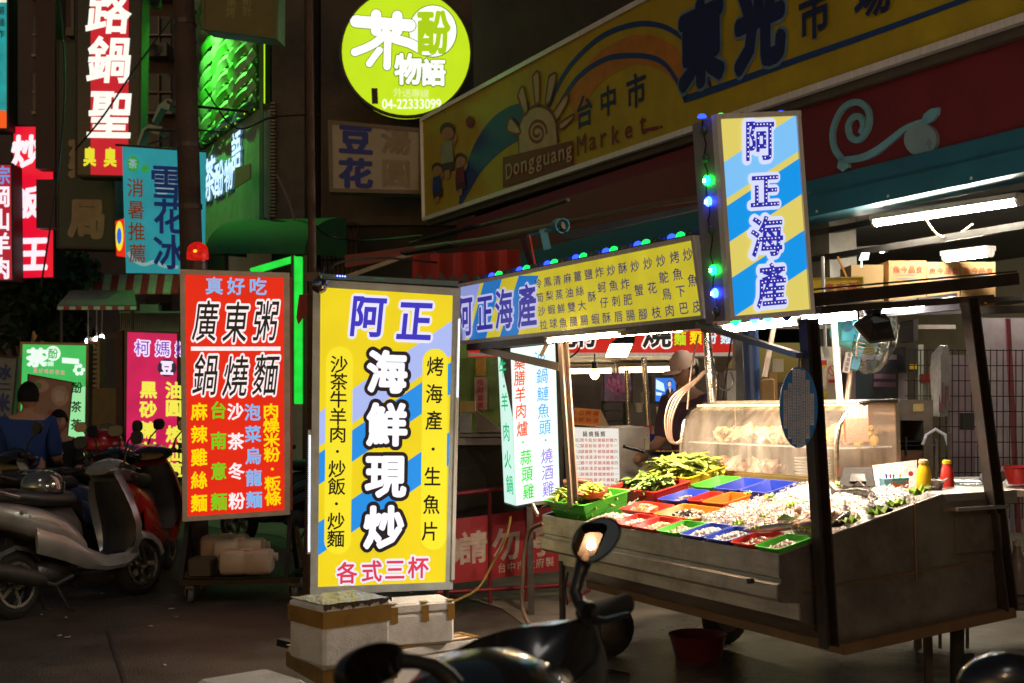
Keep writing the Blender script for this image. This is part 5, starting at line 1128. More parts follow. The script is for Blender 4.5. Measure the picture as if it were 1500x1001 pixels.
# flood lamps
fl_ = thing('flood_lamp', 'square flood lamp glowing warm over the left end of the fish cart', 'flood lamp', at(905, 500, 6.9))
q = [at(887, 523, 6.95), at(918, 523, 6.85), at(926, 505, 6.75), at(894, 505, 6.85)]; nq = (q[1] - q[0]).cross(q[3] - q[0]).normalized(); nq = nq if nq.y < 0 else -nq
mb = MB(); mb.poly(q); mesh_obj('lens', mb, emit('flood_lens', '#ffdca8', 60, True), fl_)
mb = MB(); c4 = sum(q, V()) / 4; qb = [c4 + (p - c4) * 1.12 - nq * .004 for p in q]; qt = [c4 + (p - c4) * .6 - nq * .10 for p in q]; mb.hexa(qb, qt); mesh_obj('housing', mb, BLACK(), fl_)
mb = MB(); mb.bar(c4 - nq * .08, at(905, 486, 6.9), .03, .02); mesh_obj('bracket', mb, BLACK(), fl_)
lamp_light(fl_, sum(q, V()) / 4 + V((0, -.02, -.02)), C(1.5, .3, .85), 58, (.16, .1), (1, .80, .58))
f2 = thing('flood_lamp', 'black flood lamp seen from behind in front of the blue fan', 'flood lamp', at(1285, 450, 5.9))
mb = MB(); Yf = 5.85
fr_ = [at(1250, 476, Yf), at(1273, 502, Yf), at(1311, 496, Yf + .05), at(1309, 470, Yf + .3)]
fr_ = [at(1251, 475, Yf), at(1273.5, 502, Yf), at(1311, 497, Yf), at(1300, 474, Yf + .16)]
bkq = [at(1272, 461, Yf + .0), at(1280, 474, Yf - .02), at(1304, 470, Yf - .02), at(1296, 458, Yf + .06)]
mb.hexa(fr_, [p - V((0, .0, 0)) for p in bkq]); mesh_obj('housing', mb, BLACK(), f2)
c4 = sum(fr_, V()) / 4; nf = (c4 - sum(bkq, V()) / 4).normalized()
mb = MB(); mb.poly([c4 + (p - c4) * .9 + nf * .004 for p in fr_]); mesh_obj('lens', mb, emit('flood_lens', '#ffdca8', 60, True), f2)
mb = MB(); mb.bar(fr_[0], fr_[1], .012); mb.bar(fr_[1], fr_[2], .012); mesh_obj('rim', mb, pbr('black_edge', (.05, .035, .02), .4), f2)
mb = MB()
for k in range(6): mb.bar(bkq[0].lerp(bkq[1], k / 5) + UP * .004, fr_[0].lerp(fr_[1], k / 5) + UP * .002, .004)
mesh_obj('fins', mb, BLACK(), f2)['kind'] = 'stuff'
lamp_light(f2, c4 + V((-.06, .06, -.05)), C(.5, .35, .85), 29, (.16, .1), (1, .77, .56))
mb = MB(); mb.bar(at(1256, 449, 5.9), at(1257, 468, 5.9), .012, .012); mb.bar(at(1280, 462, 5.87), at(1284, 448, 5.9), .06, .02); mb.bar(at(1268, 452, 5.85), at(1276, 463, 5.85), .03, .03); mesh_obj('bracket', mb, BLACK(), f2)

# ------------------------------------------------------------------ bins
PL = {k: pbr('plastic_' + k, c, .32, 0, .12, 5, .03, 60, dirt=.15, dirtcol=(.1, .08, .06)) for k, c in dict(green=(.07, .50, .04), red=(.55, .02, .015), blue=(.02, .05, .42), yellow=(.75, .50, .01), orange=(.75, .17, .01)).items()}
def bin_(k, a0, a1, b0, b1, label, h=.05, holes=False, lift=0., tilt=0., kind='tray'):
    ctr = onslope((a0 + a1) / 2, (b0 + b1) / 2, -.03 + lift); root = thing('plastic_tray', label, kind, ctr, 'coloured trays on the fish cart')
    la, lb = (a1 - a0) / 2 - .004, (b1 - b0) / 2 - .004
    def ring(s, z, r=.02):
        out = []
        for sx, sy, t0 in ((1, 1, 0), (-1, 1, 90), (-1, -1, 180), (1, -1, 270)):
            for q in (0, 45, 90):
                t = R_(t0 + q); out.append(ctr + E1 * (sx * (la * s - r) + r * math.cos(t)) + TB * (sy * (lb * s - r) + r * math.sin(t)) + TN * z)
        return out
    m = MB(); th = .006; k0 = .82
    secs = [ring(k0 - .03, .0), ring(k0, .001), ring(.96, h - .006), ring(1.02, h - .005), ring(1.02, h), ring(.95, h), ring(k0 - .02, .006)]
    m.loft(secs, cap=True); mesh_obj('tub', m, PL[k], root, True)
    if holes:
        m = MB()
        for side in (0, 1):
            for i in range(26 if side == 0 else 18):
                for j in range(4):
                    t = -1 + 2 * (i + .5) / (26 if side == 0 else 18); z = h * (.2 + .16 * j); s = k0 + (.96 - k0) * z / h
                    if side == 0: p = ctr + E1 * (la * s * .92 * t) - TB * (lb * s + .0008) + TN * z; u, v = E1 * .0032, TN * .0028
                    else: p = ctr + TB * (lb * s * .92 * t) - E1 * (la * s + .0008) + TN * z; u, v = TB * .0032, TN * .0028
                    m.poly([p - u - v, p + u - v, p + u + v, p - u + v])
        mesh_obj('slots', m, pbr('slot_shadow_' + k, tuple(x * .35 for x in PLC[k]), .7), root)['kind'] = 'stuff'
    return root, ctr, la, lb
PLC = dict(green=(.07, .50, .04), red=(.55, .02, .015), blue=(.02, .05, .42), yellow=(.75, .50, .01), orange=(.75, .17, .01))
def lump(m, c, r, n=6, k=4, ax=(1, 1, .7)):
    x = V((rnd.gauss(0, 1), rnd.gauss(0, 1), rnd.gauss(0, .6))).normalized(); y = x.orthogonal().normalized(); z = x.cross(y); R = []
    for j in range(k + 1):
        a = math.pi * j / k; q = max(math.sin(a), .05)
        R.append([c + (x * (q * math.cos(2 * math.pi * i / n) * ax[0] * rnd.uniform(.8, 1.15)) + y * (q * math.sin(2 * math.pi * i / n) * ax[1] * rnd.uniform(.8, 1.15)) + z * math.cos(a) * ax[2]) * r for i in range(n)])
    m.loft(R[::-1], cap=True)
def food(kind, ctr, la, lb, label, mat, n, r, h, cat='seafood', ax=(1, 1, .7), name=None, fill=.75):
    m = MB()
    for i in range(n):
        u, v = rnd.uniform(-1, 1), rnd.uniform(-1, 1); z = h * (.35 + .65 * (1 - .6 * max(abs(u), abs(v)) ** 2)) * rnd.uniform(.7, 1.05)
        lump(m, ctr + E1 * (u * la * fill) + TB * (v * lb * fill) + TN * z, r * rnd.uniform(.6, 1.2), ax=ax)
    return single(name or kind, m, mat, label, cat, smooth=True, kind='stuff')
SH = pbr('clam_shell_brown', (.20, .14, .09), .4, 0, .6, 60, .3); SHP = pbr('pale_shrimp_flesh', (.62, .42, .33), .25, 0, .3, 50, .2, rvar=.1); SQ = pbr('squid_flesh', (.42, .27, .16), .28, 0, .4, 30, .2)
ICEM = pbr('crushed_ice_white', (.72, .66, .62), .18, 0, .12, 40, .9, 110, spec=.8, rvar=.12); BLK_ = pbr('dark_mussel', (.035, .025, .02), .2, 0, .5, 60, .2); ORF = pbr('orange_roe', (.50, .17, .07), .35, 0, .35, 50, .5, 120); PINKF = pbr('pink_fish_meat', (.60, .25, .20), .3, 0, .3, 40, .2)
T_ = [ # colour, a0,a1,b0,b1, label, contents
 ('green', -.01, .17, -.0, .19, 'shallow green tray at the right front corner of the cart holding clear shrimps on ice', 'shrimp'),
 ('red', .175, .345, -.0, .19, 'shallow red tray of pale shellfish second from the right front corner', 'pink'),
 ('blue', .35, .55, -.0, .19, 'dark blue tray heaped with ice third from the right front corner', 'ice'),
 ('blue', .555, .745, -.0, .19, 'dark blue tray between the green tray and another blue tray in the front row', 'ice'),
 ('green', .75, .945, -.0, .18, 'small green tray of squid bits in the middle of the front row', 'squid'),
 ('red', .95, 1.17, -.0, .18, 'red tray of pale clams just left of the middle green tray', 'clamp'),
 ('red', 1.175, 1.38, -.0, .18, 'leftmost red tray in the front row, near the scooter mirror', 'pink'),
 ('orange', .90, 1.27, .185, .38, 'orange tray of dark snails and shells in the second row', 'snail'),
 ('orange', .93, 1.13, .385, .57, 'empty looking orange tray beside the ice mound in the third row', 'none'),
 ('red', 1.135, 1.27, .385, .55, 'red tray of pink prawns wedged beside the blue clam tray', 'pink'),
 ('blue', 1.275, 1.49, .35, .56, 'blue tray of small brown clams in the third row', 'clam'),
 ('blue', .86, 1.10, .59, .80, 'right one of two deep blue trays in the back row', 'none'),
 ('blue', 1.105, 1.33, .59, .80, 'left one of two deep blue trays in the back row', 'none'),
 ('green', 1.335, 1.55, .59, .80, 'empty green tray beside the yellow basket in the back row', 'none'),
 ('red', 1.275, 1.62, .19, .345, 'red tray holding an orange lump of roe in the second row', 'roe')]
for k, a0, a1, b0, b1, lab, cont in T_:
    r_, ctr, la, lb = bin_(k, a0, a1, b0, b1, lab, .055 if b0 < .3 else .07)
    if cont == 'shrimp': food('shrimp_heap', ctr, la, lb, 'glassy pale shrimps heaped in the right front green tray', SHP, 90, .013, .04, ax=(1.8, .7, .6)); food('ice_bits', ctr, la, lb, 'ice chips in the right front green tray', ICEM, 70, .009, .045, cat='ice')
    if cont == 'pink': food('shellfish_heap', ctr, la, lb, 'pinkish shellfish meat heaped in the ' + lab.split(' of ')[0], PINKF if b0 > .1 else SHP, 130, .012, .042, ax=(1.5, .8, .6))
    if cont == 'ice': food('ice_heap', ctr, la, lb, 'white ice and shrimps heaped in the ' + lab.replace(' heaped with ice', ''), ICEM, 240, .012, .05, cat='ice')
    if cont == 'squid': food('squid_bits', ctr, la, lb, 'pale squid bits heaped in the small middle green tray', SHP, 90, .012, .042, ax=(1.6, .7, .6), fill=.65)
    if cont == 'clamp': food('clam_heap', ctr, la, lb, 'pale yellowish clams heaped in the red tray left of the green one', pbr('pale_clam', (.55, .38, .22), .35, 0, .4, 50), 120, .012, .042)
    if cont == 'snail': food('snail_heap', ctr, la, lb, 'dark snails heaped in the orange tray', BLK_, 70, .014, .05, fill=.6); food('shell_heap', ctr + E1 * -.05, la * .9, lb, 'pale broken shells beside the dark snails', pbr('pale_shell', (.36, .29, .21), .4, 0, .5, 60), 90, .013, .05)
    if cont == 'clam': food('small_clams', ctr, la, lb, 'small brown clams in the blue tray', SH, 150, .011, .05)
    if cont == 'roe': food('roe_lump', ctr + E1 * .02, la * .5, lb * .6, 'orange lump of roe in the red tray', ORF, 40, .03, .05, fill=.55); food('clam_pile', ctr - E1 * -.13 * 0 + E1 * .14, la * .4, lb, 'grey clams at the left side of the roe', SH, 60, .012, .04)
food('grey_clam_pile', onslope(1.52, .10, -.02), .15, .09, 'pile of small grey clams on the steel tray left of the front row', pbr('grey_clam', (.38, .29, .22), .35, 0, .5, 60), 260, .011, .035, fill=.95)
food('red_shrimp_pile', onslope(1.72, .36, -.02), .05, .05, 'few red prawns between the baskets', PINKF, 24, .012, .03)
# green vegetable baskets
def stalks(m, c, la, lb, n, L_, r, spread, zz, dirn=None):
    for i in range(n):
        u, v = rnd.uniform(-1, 1), rnd.uniform(-1, 1); p = c + E1 * (u * la) + TB * (v * lb) + TN * (zz * rnd.uniform(.3, 1.1))
        ang = rnd.gauss(0, spread); d = ((dirn or E1) * math.cos(ang) + TB * math.sin(ang)) ; d = (d + TN * rnd.gauss(0, .16)).normalized(); s = d.cross(TN).normalized() * rnd.uniform(-.25, .25) * L_
        ln = L_ * rnd.uniform(.6, 1.15); pts = [p - d * ln / 2, p - d * ln * .2 + s * .3 + TN * .01, p + d * ln * .2 + s * .3 + TN * .012, p + d * ln / 2 + TN * rnd.uniform(-.01, .015)]
        m.tube(pts, [r * .6, r, r * .95, r * .3], 5)
def leaves(m, c, la, lb, n, L_, w_, zz, spread=3.0):
    for i in range(n):
        u, v = rnd.uniform(-1, 1), rnd.uniform(-1, 1); p = c + E1 * (u * la) + TB * (v * lb) + TN * (zz * rnd.uniform(.5, 1.1)); ang = rnd.uniform(-spread, spread)
        d = (E1 * math.cos(ang) + TB * math.sin(ang) + TN * rnd.uniform(-.1, .5)).normalized(); s = d.cross(TN).normalized(); L1_ = L_ * rnd.uniform(.6, 1.2); w1 = w_ * rnd.uniform(.7, 1.2); cv = rnd.uniform(.1, .5)
        R = []
        for k in range(6):
            t = k / 5; ww = w1 * math.sin(math.pi * min(.97, t * .85 + .12)); q = p + d * (t - .5) * L1_ - TN * (cv * (t - .3) ** 2 * L1_)
            wob = TN * math.sin(k * 2.4 + i) * w1 * .25; R.append([q - s * ww + TN * ww * .3 + wob, q - TN * .002, q + s * ww + TN * ww * .3 - wob])
        m.loft(R, cap=False, closed=False)
LG_ = pbr('light_green_stalk', (.36, .46, .06), .42, 0, .3, 20, .1); LG2 = pbr('yellow_green_leaf', (.34, .44, .05), .45, 0, .35, 18, .2); DG = pbr('dark_green_leaf', (.10, .17, .03), .45, 0, .4, 18, .2)
r_, ctr, la, lb = bin_('green', 1.67, 2.13, .02, .33, 'tall green slotted basket of long beans at the left end of the cart', .115, True, kind='basket')
m = MB(); stalks(m, ctr, la * .6, lb * .6, 85, .30, .009, .5, .135); single('long_beans', m, LG_, 'yellow green stalks piled in the green slotted basket', 'vegetable', smooth=True, kind='stuff')
m = MB(); leaves(m, ctr + E1 * -.02, la * .5, lb * .5, 26, .14, .016, .15, .8); single('bean_leaves', m, LG2, 'loose leaves among the stalks in the green basket', 'vegetable', smooth=True, kind='stuff')
rt_ = thing('round_red_dish', 'round red dish resting on the green slotted basket', 'dish', onslope(1.73, .10, .13))
m = MB(); m.lathe(onslope(1.735, .11, .10), TN, [(0, .001), (0, .055), (.022, .075), (.03, .082), (.034, .082), (.030, .073), (.008, .055), (.006, .001)], 28); mesh_obj('dish', m, pbr('coral_plastic', (.6, .08, .05), .4), rt_, True)
r_, ctr, la, lb = bin_('red', 1.50, 2.02, .36, .60, 'large red basket of dark green leaves behind the green slotted basket', .10, True, kind='basket')
m = MB(); leaves(m, ctr, la * .65, lb * .65, 120, .13, .026, .12); single('leafy_greens', m, DG, 'dark crinkled greens piled in the large red basket', 'vegetable', smooth=True, kind='stuff')
m = MB(); leaves(m, ctr, la * .6, lb * .6, 40, .12, .02, .125); single('pale_greens', m, LG2, 'paler leaves mixed in the large red basket', 'vegetable', smooth=True, kind='stuff')
r_, ctr, la, lb = bin_('yellow', 1.58, 2.10, .62, .89, 'large yellow basket heaped with pale lettuce at the back of the cart', .10, kind='basket')
m = MB(); leaves(m, ctr, la * .75, lb * .6, 150, .20, .020, .15, .7); stalks(m, ctr, la * .6, lb * .6, 40, .22, .008, .5, .15); single('pale_lettuce', m, pbr('pale_lettuce_green', (.42, .52, .10), .4, 0, .3, 14, .2), 'long pale lettuce leaves heaped in the yellow basket', 'vegetable', smooth=True, kind='stuff')
# ice mound
def hn(a, b): return .5 * math.sin(a * 9 + 1) * math.sin(b * 11) + .3 * math.sin(a * 23 + b * 17) + .2 * math.sin(a * 41 - b * 37)
def inside_ice(a, b):
    if b < .19: return False
    if b < .385: return a < .89
    if b < .585: return a < .925
    return a < .855
for q_ in (ICEM, MC['translucent_shrimp'] if 'translucent_shrimp' in MC else ICEM): b_ = q_.node_tree.nodes['Principled BSDF']; b_.inputs['Subsurface Weight'].default_value = .6; b_.inputs['Subsurface Radius'].default_value = (1, .8, .7); b_.inputs['Subsurface Scale'].default_value = .012
m = MB()
def icef(u, v):
    b = .185 + .685 * v; amax = .90 if b < .39 else (.93 if b < .585 else .86); a = .012 + (amax - .012) * u
    e = min(u / .06, (1 - u) / .05, v / .06, (1 - v) / .05, 1); return onslope(a, b, -.028 + .055 * max(0, e) ** .6 + .016 * hn(a, b) * e + rnd.uniform(0, .0045))
m.grid(icef, 110, 90)
ice = single('crushed_ice', m, ICEM, 'mound of crushed ice covering the right half of the cart tray', 'ice', smooth=False, kind='stuff')
m = MB()
for i in range(3000):
    b = rnd.uniform(.19, .86); a = rnd.uniform(.015, .92)
    if not inside_ice(a, b): continue
    c = onslope(a, b, .030 + .016 * hn(a, b) + rnd.uniform(-.004, .008)); r = rnd.uniform(.0028, .0068)
    ax = V((rnd.gauss(0, 1), rnd.gauss(0, 1), rnd.gauss(0, 1))).normalized(); ay = ax.orthogonal().normalized(); az = ax.cross(ay)
    m.box(c, (r * rnd.uniform(.8, 1.6), r, r * rnd.uniform(.5, 1)), (ax, ay, az))
single('ice_chips', m, pbr('clear_ice_chip', (.70, .66, .63), .1, 0, .3, 30, .1, 60, spec=.9), 'loose clear ice chips scattered over the ice mound', 'ice', kind='stuff')
m = MB()
for i in range(1300):
    a = rnd.uniform(.45, .88) if rnd.random() < .6 else rnd.uniform(.1, .6); b = rnd.uniform(.2, .6)
    lump(m, onslope(a, b, .034 + .016 * hn(a, b)), rnd.uniform(.004, .009), 5, 3, (1.8, .6, .5))
single('iced_shrimps', m, pbr('translucent_shrimp', (.80, .56, .47), .2, 0, .2, 40, .1, spec=.8), 'pale shrimps and fish pieces spread on the crushed ice', 'seafood', smooth=True, kind='stuff')
def fish(label, x, y, L_, ang, bend, mat, h=.045, fat=.20, group='whole fish on the ice'):
    a, b = T(x, y, .05); c = onslope(a, b, h); d0 = E1 * math.cos(ang) + TB * math.sin(ang)
    root = thing('whole_fish', label, 'fish', c, group); m = MB(); R = []; n = 12; sdir = TN.cross(d0).normalized()
    for k in range(15):
        t = k / 14; q = c + d0 * (t - .5) * L_ + sdir * bend * ((t - .5) ** 2) * L_ + TN * .0; w_ = L_ * fat * (math.sin(math.pi * min(1, t * 1.05 + .02)) ** .7) * (1 - .55 * t) * .5 + .002
        if t > .93: w_ = .006
        R.append([q + sdir * w_ * .62 * math.cos(2 * math.pi * i / n) + TN * w_ * 1.0 * math.sin(2 * math.pi * i / n) for i in range(n)])
    m.loft(R); mesh_obj('body', m, mat, root, True)
    q = c + d0 * .5 * L_ + sdir * bend * .25 * L_; m = MB(); m.prism([q - d0 * .01, q + d0 * .05 + TN * .035, q + d0 * .035, q + d0 * .05 - TN * .03], sdir * .002); m.prism([c + TN * .03 - d0 * .04, c + TN * (.03 + L_ * .07), c + TN * .025 + d0 * .06], sdir * .002); mesh_obj('fin', m, mat, root)
    e = c - d0 * .40 * L_ + sdir * bend * .16 * L_; m = MB()
    for s_ in (1, -1): m.ball(e + sdir * s_ * L_ * fat * .26 + TN * .008, .0055, 8, 5)
    mesh_obj('eye', m, pbr('fish_eye', (.55, .5, .4), .1), root)
FD = pbr('dark_fish_skin', (.06, .055, .055), .22, .4, .5, 14, .25, 140); FS_ = pbr('silver_fish_skin', (.42, .42, .44), .2, .7, .3, 10, .15, 120)
fish('dark striped fish lying at the back of the ice below the black dish', 1262, 719, .30, .1, .5, FD)
fish('dark curled fish in the middle of the ice between lettuce leaves', 1276, 741, .26, .5, -.9, FD)
fish('dark fish with raised pink head right beside the cart post', 1242, 756, .28, .9, .6, FD, .05)
fish('long thin silver fish lying on the ice left of the cart post', 1152, 770, .40, 2.5, .1, FS_, .045, .11)
m = MB()
for i in range(44):
    a, b = T(1172 + rnd.uniform(-1, 1) * 30 + 20, 768 + rnd.uniform(-6, 12), .04); lump(m, onslope(min(max(a, .03), .3), max(b, .2), .05 + rnd.uniform(0, .02)), rnd.uniform(.016, .034), 8, 5, (1.7, .8, .5))
single('squid_pile', m, SQ, 'brownish cuttlefish pile on the ice behind the green corner tray', 'seafood', smooth=True, kind='stuff')
LET = pbr('bright_lettuce', (.30, .50, .04), .45, 0, .35, 30, .3)
for i, (x, y, s_) in enumerate(((1347, 722, 1.3), (1314, 740, 1.2), (1286, 752, 1.2), (1249, 764, 1.2), (1114, 773, .9), (1083, 767, .8), (1159, 739, .7), (1128, 727, .8), (1119, 755, .6), (1145, 757, .6), (1231, 709, .7), (1208, 711, .7), (1096, 722, .6))):
    a, b = T(x, y, .05); c = onslope(a, b, .04); m = MB(); n = 16; R = []
    for j in range(5):
        rr = j / 4 * .034 * s_; R.append([c + E1 * (rr * math.cos(2 * math.pi * k / n) * rnd.uniform(.8, 1.2)) + TB * (rr * math.sin(2 * math.pi * k / n) * rnd.uniform(.8, 1.2)) + TN * ((.02 * s_ * (j / 4)) + .012 * s_ * math.sin(k * 2.7 + i) * (j / 4)) for k in range(n)])
    m.loft(R, cap=False); where = ['at the upper right edge of the ice', 'beside the cart edge right of the curled fish', 'at the cart edge below the curled fish', 'at the cart edge right of the cart post', 'above the red front tray', 'above the blue front tray', 'mid ice left of the post', 'near the empty orange tray', 'small one in the middle of the ice', 'small one just left of the cart post', 'by the foot of the glass case right of the post', 'by the glass case left of the black dish', 'at the rim of the empty orange tray'][i]
    single('lettuce_leaf', m, LET, 'frilly green lettuce leaf ' + where, 'lettuce', 'lettuce leaves on the ice', smooth=True)
# ================================================================== glass display case on the cart's rear deck
gc = thing('glass_showcase', 'steamy curved glass display case on the rear of the fish cart', 'display case', C(1.3, 1.08, .96))
A0, A1 = .74, 2.13
gp = [(.915, .96), (.915, 1.05), (.92, 1.16), (.94, 1.25), (.99, 1.315), (1.06, 1.35), (1.13, 1.358)]
mb = MB(); mb.loft([[C(a, b, z) for b, z in gp] for a in (A0, A0 + .46, A0 + .92, A1)], cap=False, closed=False); mesh_obj('curved_glass', mb, glass('steamy_glass', (.85, .76, .64), .10, .17), gc, True)
for a in (A0, A1):
    mb = MB(); mb.poly([C(a, b, z) for b, z in gp] + [C(a, 1.30, 1.358), C(a, 1.30, .96)]); mesh_obj('end_glass', mb, glass('steamy_glass', (.85, .76, .64), .10, .17), gc)
    mb = MB(); mb.tube([C(a, b - .006, z) for b, z in gp] + [C(a, 1.30, 1.362)], .013, 8); mb.bar(C(a, 1.30, .96), C(a, 1.30, 1.36), .02); mesh_obj('arched_frame', mb, pbr('polished_steel', (.62, .57, .50), .25, 1, .2, 5), gc, True)
mb = MB(); mb.hexa([C(A0, 1.13, 1.354), C(A1, 1.13, 1.354), C(A1, 1.32, 1.354), C(A0, 1.32, 1.354)], [C(A0, 1.13, 1.372), C(A1, 1.13, 1.372), C(A1, 1.32, 1.372), C(A0, 1.32, 1.372)]); mesh_obj('top_plate', mb, pbr('pale_steel_plate', (.55, .50, .43), .4, .6), gc)
mb = MB(); mb.poly([C(A0 + .01, 1.295, .96), C(A1 - .01, 1.295, .96), C(A1 - .01, 1.295, 1.352), C(A0 + .01, 1.295, 1.352)]); mesh_obj('back_panel', mb, pbr('greasy_back_panel', (.34, .22, .12), .35, .6, .4, 3), gc)
mb = MB(); mb.bar(C(A0, .905, .965), C(A1, .905, .965), .03, .03); mb.bar(C(A0, .91, .985), C(A1, .91, .985), .012, .01); mesh_obj('bottom_rail', mb, pbr('brass_rail', (.45, .33, .15), .35, .8), gc)
mb = MB(); mb.hexa([C(A0 + .02, .95, 1.13), C(A1 - .02, .95, 1.13), C(A1 - .02, 1.28, 1.13), C(A0 + .02, 1.28, 1.13)], [C(A0 + .02, .95, 1.138), C(A1 - .02, .95, 1.138), C(A1 - .02, 1.28, 1.138), C(A0 + .02, 1.28, 1.138)]); mesh_obj('shelf', mb, glass('shelf_glass', (.8, .78, .7), .1, .4), gc)
mb = MB()
for k in range(3): a = A0 + .46 * k + .23; mb.hexa([C(a - .2, 1.0, 1.343), C(a + .2, 1.0, 1.343), C(a + .2, 1.11, 1.343), C(a - .2, 1.11, 1.343)], [C(a - .2, 1.0, 1.35), C(a + .2, 1.0, 1.35), C(a + .2, 1.11, 1.35), C(a - .2, 1.11, 1.35)])
mesh_obj('light_cover', mb, emit('case_light', '#ffcf94', 7, True), gc)
def heap(name, label, a0, a1, b0, b1, z, mat, n, r, cat, ax=(1, 1, .6), h=.05, **kw):
    m = MB()
    for i in range(n): lump(m, C(rnd.uniform(a0, a1), rnd.uniform(b0, b1), z + rnd.uniform(.2, 1) * h), r * rnd.uniform(.6, 1.2), ax=ax)
    return single(name, m, mat, label, cat, smooth=True, kind='stuff')
heap('pale_cuts', 'pale sliced meat on the upper shelf of the glass case', 1.3, 1.95, 1.0, 1.22, 1.14, pbr('pale_meat', (.60, .44, .28), .4, 0, .25, 20), 120, .03, 'food', (1.8, 1, .5), .07)
heap('yellow_fried_food', 'yellow fried food at the right end of the glass case shelf', .80, 1.0, 1.0, 1.25, 1.14, pbr('fried_yellow', (.62, .35, .06), .5, 0, .3, 20), 60, .028, 'food', (1, 1, .7), .09)
heap('pink_fish_fillets', 'pink fillets at the bottom of the glass case', 1.45, 1.95, .98, 1.2, .965, pbr('fillet_pink', (.62, .30, .22), .4, 0, .3, 18), 60, .035, 'food', (2, 1, .4), .06)
for i, a in enumerate((1.08, 1.2)):
    m = MB()
    for k in range(7): m.lathe(C(a, 1.08, .962 + k * .016), UP, [(0, .03), (.01, .055), (.014, .056), (.012, .05), (.002, .028)], 20)
    single('bowl_stack', m, pbr('white_bowl', (.65, .63, .6), .3), ('right' if i == 0 else 'left') + ' stack of white bowls inside the glass case', 'bowls', smooth=True)
m = MB(); m.bbox(C(1.75, 1.1, .99), (.28, .2, .05), .01, (E1, E2, UP)); single('steel_pan', m, ST, 'low steel pan at the left end inside the glass case', 'pan')

# chopstick pouches hung at the case
cp = thing('chopstick_pouch', 'pink mesh pouch of chopsticks hung on the right end of the glass case', 'pouch', at(1253, 648, 6.15))
q = [at(1240, 649, 6.15), at(1271, 647, 6.15), at(1272, 612, 6.15), at(1238, 614, 6.15)]
mb = MB(); mb.hexa(q, [p + V((0, .04, 0)) for p in q]); mesh_obj('pouch', mb, pbr('pink_mesh_pouch', (.50, .16, .11), .6, 0, .3, 90), cp)
for k in range(13):
    x = 1240 + k * 2.5; mb = MB(); ptube(mb, [(x, 640, 6.16), (x + rnd.uniform(-1, 1.5), 592 + rnd.uniform(-1, 6), 6.16 + rnd.uniform(0, .03))], .0045, 6); mesh_obj('chopsticks', mb, pbr('pale_pink_wrapper', (.55, .34, .26), .6), cp)
# black dish, paper box, bottles, cup
bd = thing('black_dispenser', 'black plastic wedge shaped box at the foot of the glass case', 'box', at(1258, 712, 6.1))
q0 = [at(1229, 711, 6.05), at(1283, 712, 5.98), at(1281, 697, 6.2), at(1237, 696, 6.25)]; q1 = [at(1236, 686, 6.1), at(1277, 687, 6.05), at(1274, 684, 6.2), at(1240, 684, 6.25)]
mb = MB(); mb.hexa(q0, q1); mesh_obj('body', mb, RUBBER(), bd); mb = MB(); mb.hexa([p + V((0, -.006, 0)) for p in (at(1244, 705, 6.04), at(1268, 705, 6.0), at(1266, 694, 6.04), at(1246, 694, 6.07))], [at(1244, 705, 6.06), at(1268, 705, 6.02), at(1266, 694, 6.06), at(1246, 694, 6.09)]); mesh_obj('window', mb, pbr('grey_window', (.03, .025, .02), .4), bd)
pb_ = thing('paper_board', 'white printed board folded upright behind a small blue and orange box', 'board', at(1310, 716, 6.1))
mb = MB(); q = [at(1283, 716, 6.05), at(1344, 716, 6.15), at(1343, 674, 6.25), at(1278, 682, 6.15)]; mb.hexa(q, [p + V((.003, .006, 0)) for p in q]); mesh_obj('sheet', mb, pbr('printed_white_paper', (.62, .55, .52), .7, 0, .3, 60), pb_)
mb = MB(); q = [at(1277, 682, 6.15), at(1283, 716, 6.05), at(1280, 716, 6.15), at(1274, 690, 6.3)]; mb.poly(q); mesh_obj('edge', mb, pbr('orange_edge', (.6, .12, .03), .6), pb_)
mb = MB(); n_ = facing(0); S = Surf([(1279, 680), (1343, 674), (1344, 716), (1284, 716)], n_, plane_at(1312, 700, 6.05, n_)); 
mb = MB(); [S.stroke(mb, [(1286, y), (1286 + rnd.uniform(14, 28), y - 1.5)], .7, 2) for y in range(686, 700, 2)]; mesh_obj('print', mb, pbr('grey_print', (.25, .2, .2), .7), pb_)
mb = MB(); S.disc(mb, 1334, 694, 4, 2, 4, 7); mesh_obj('print', mb, pbr('red_print', (.5, .05, .08), .7), pb_)
tb = thing('small_carton', 'small light blue and orange carton with pens standing in front of the white board', 'carton', at(1313, 717, 5.95))
mb = MB(); q = [at(1296, 717, 5.95), at(1331, 717, 5.95), at(1331, 700, 5.95), at(1295, 702, 5.95)]; mb.hexa([p + V((0, .08, 0)) for p in q], q); mesh_obj('box', mb, pbr('light_blue_card', (.20, .45, .55), .6), tb)
n_ = facing(0); S = Surf([(1306, 701), (1331, 700), (1331, 717), (1307, 717)], n_, plane_at(1320, 708, 5.945, n_)); art(tb, 'label', pbr('orange_label', (.65, .18, .03), .6), lambda m: S.poly(m, [(1307, 705), (1331, 703), (1331, 716), (1307, 717)], 1)); art(tb, 'label', pbr('teal_label', (.05, .3, .35), .6), lambda m: (S.poly(m, [(1307, 701), (1331, 700), (1331, 704), (1307, 705)], 2), S.stroke(m, [(1311, 708), (1327, 707)], 2.5, 2)))
for k, (x, c_) in enumerate(((1300, 'blue'), (1305, 'red'), (1309, 'blue'), (1318, 'yellow'))):
    mb = MB(); ptube(mb, [(x, 706, 5.98), (x + k - 2, 695, 5.98)], .004, 6); mesh_obj('pen', mb, PL[c_], tb)
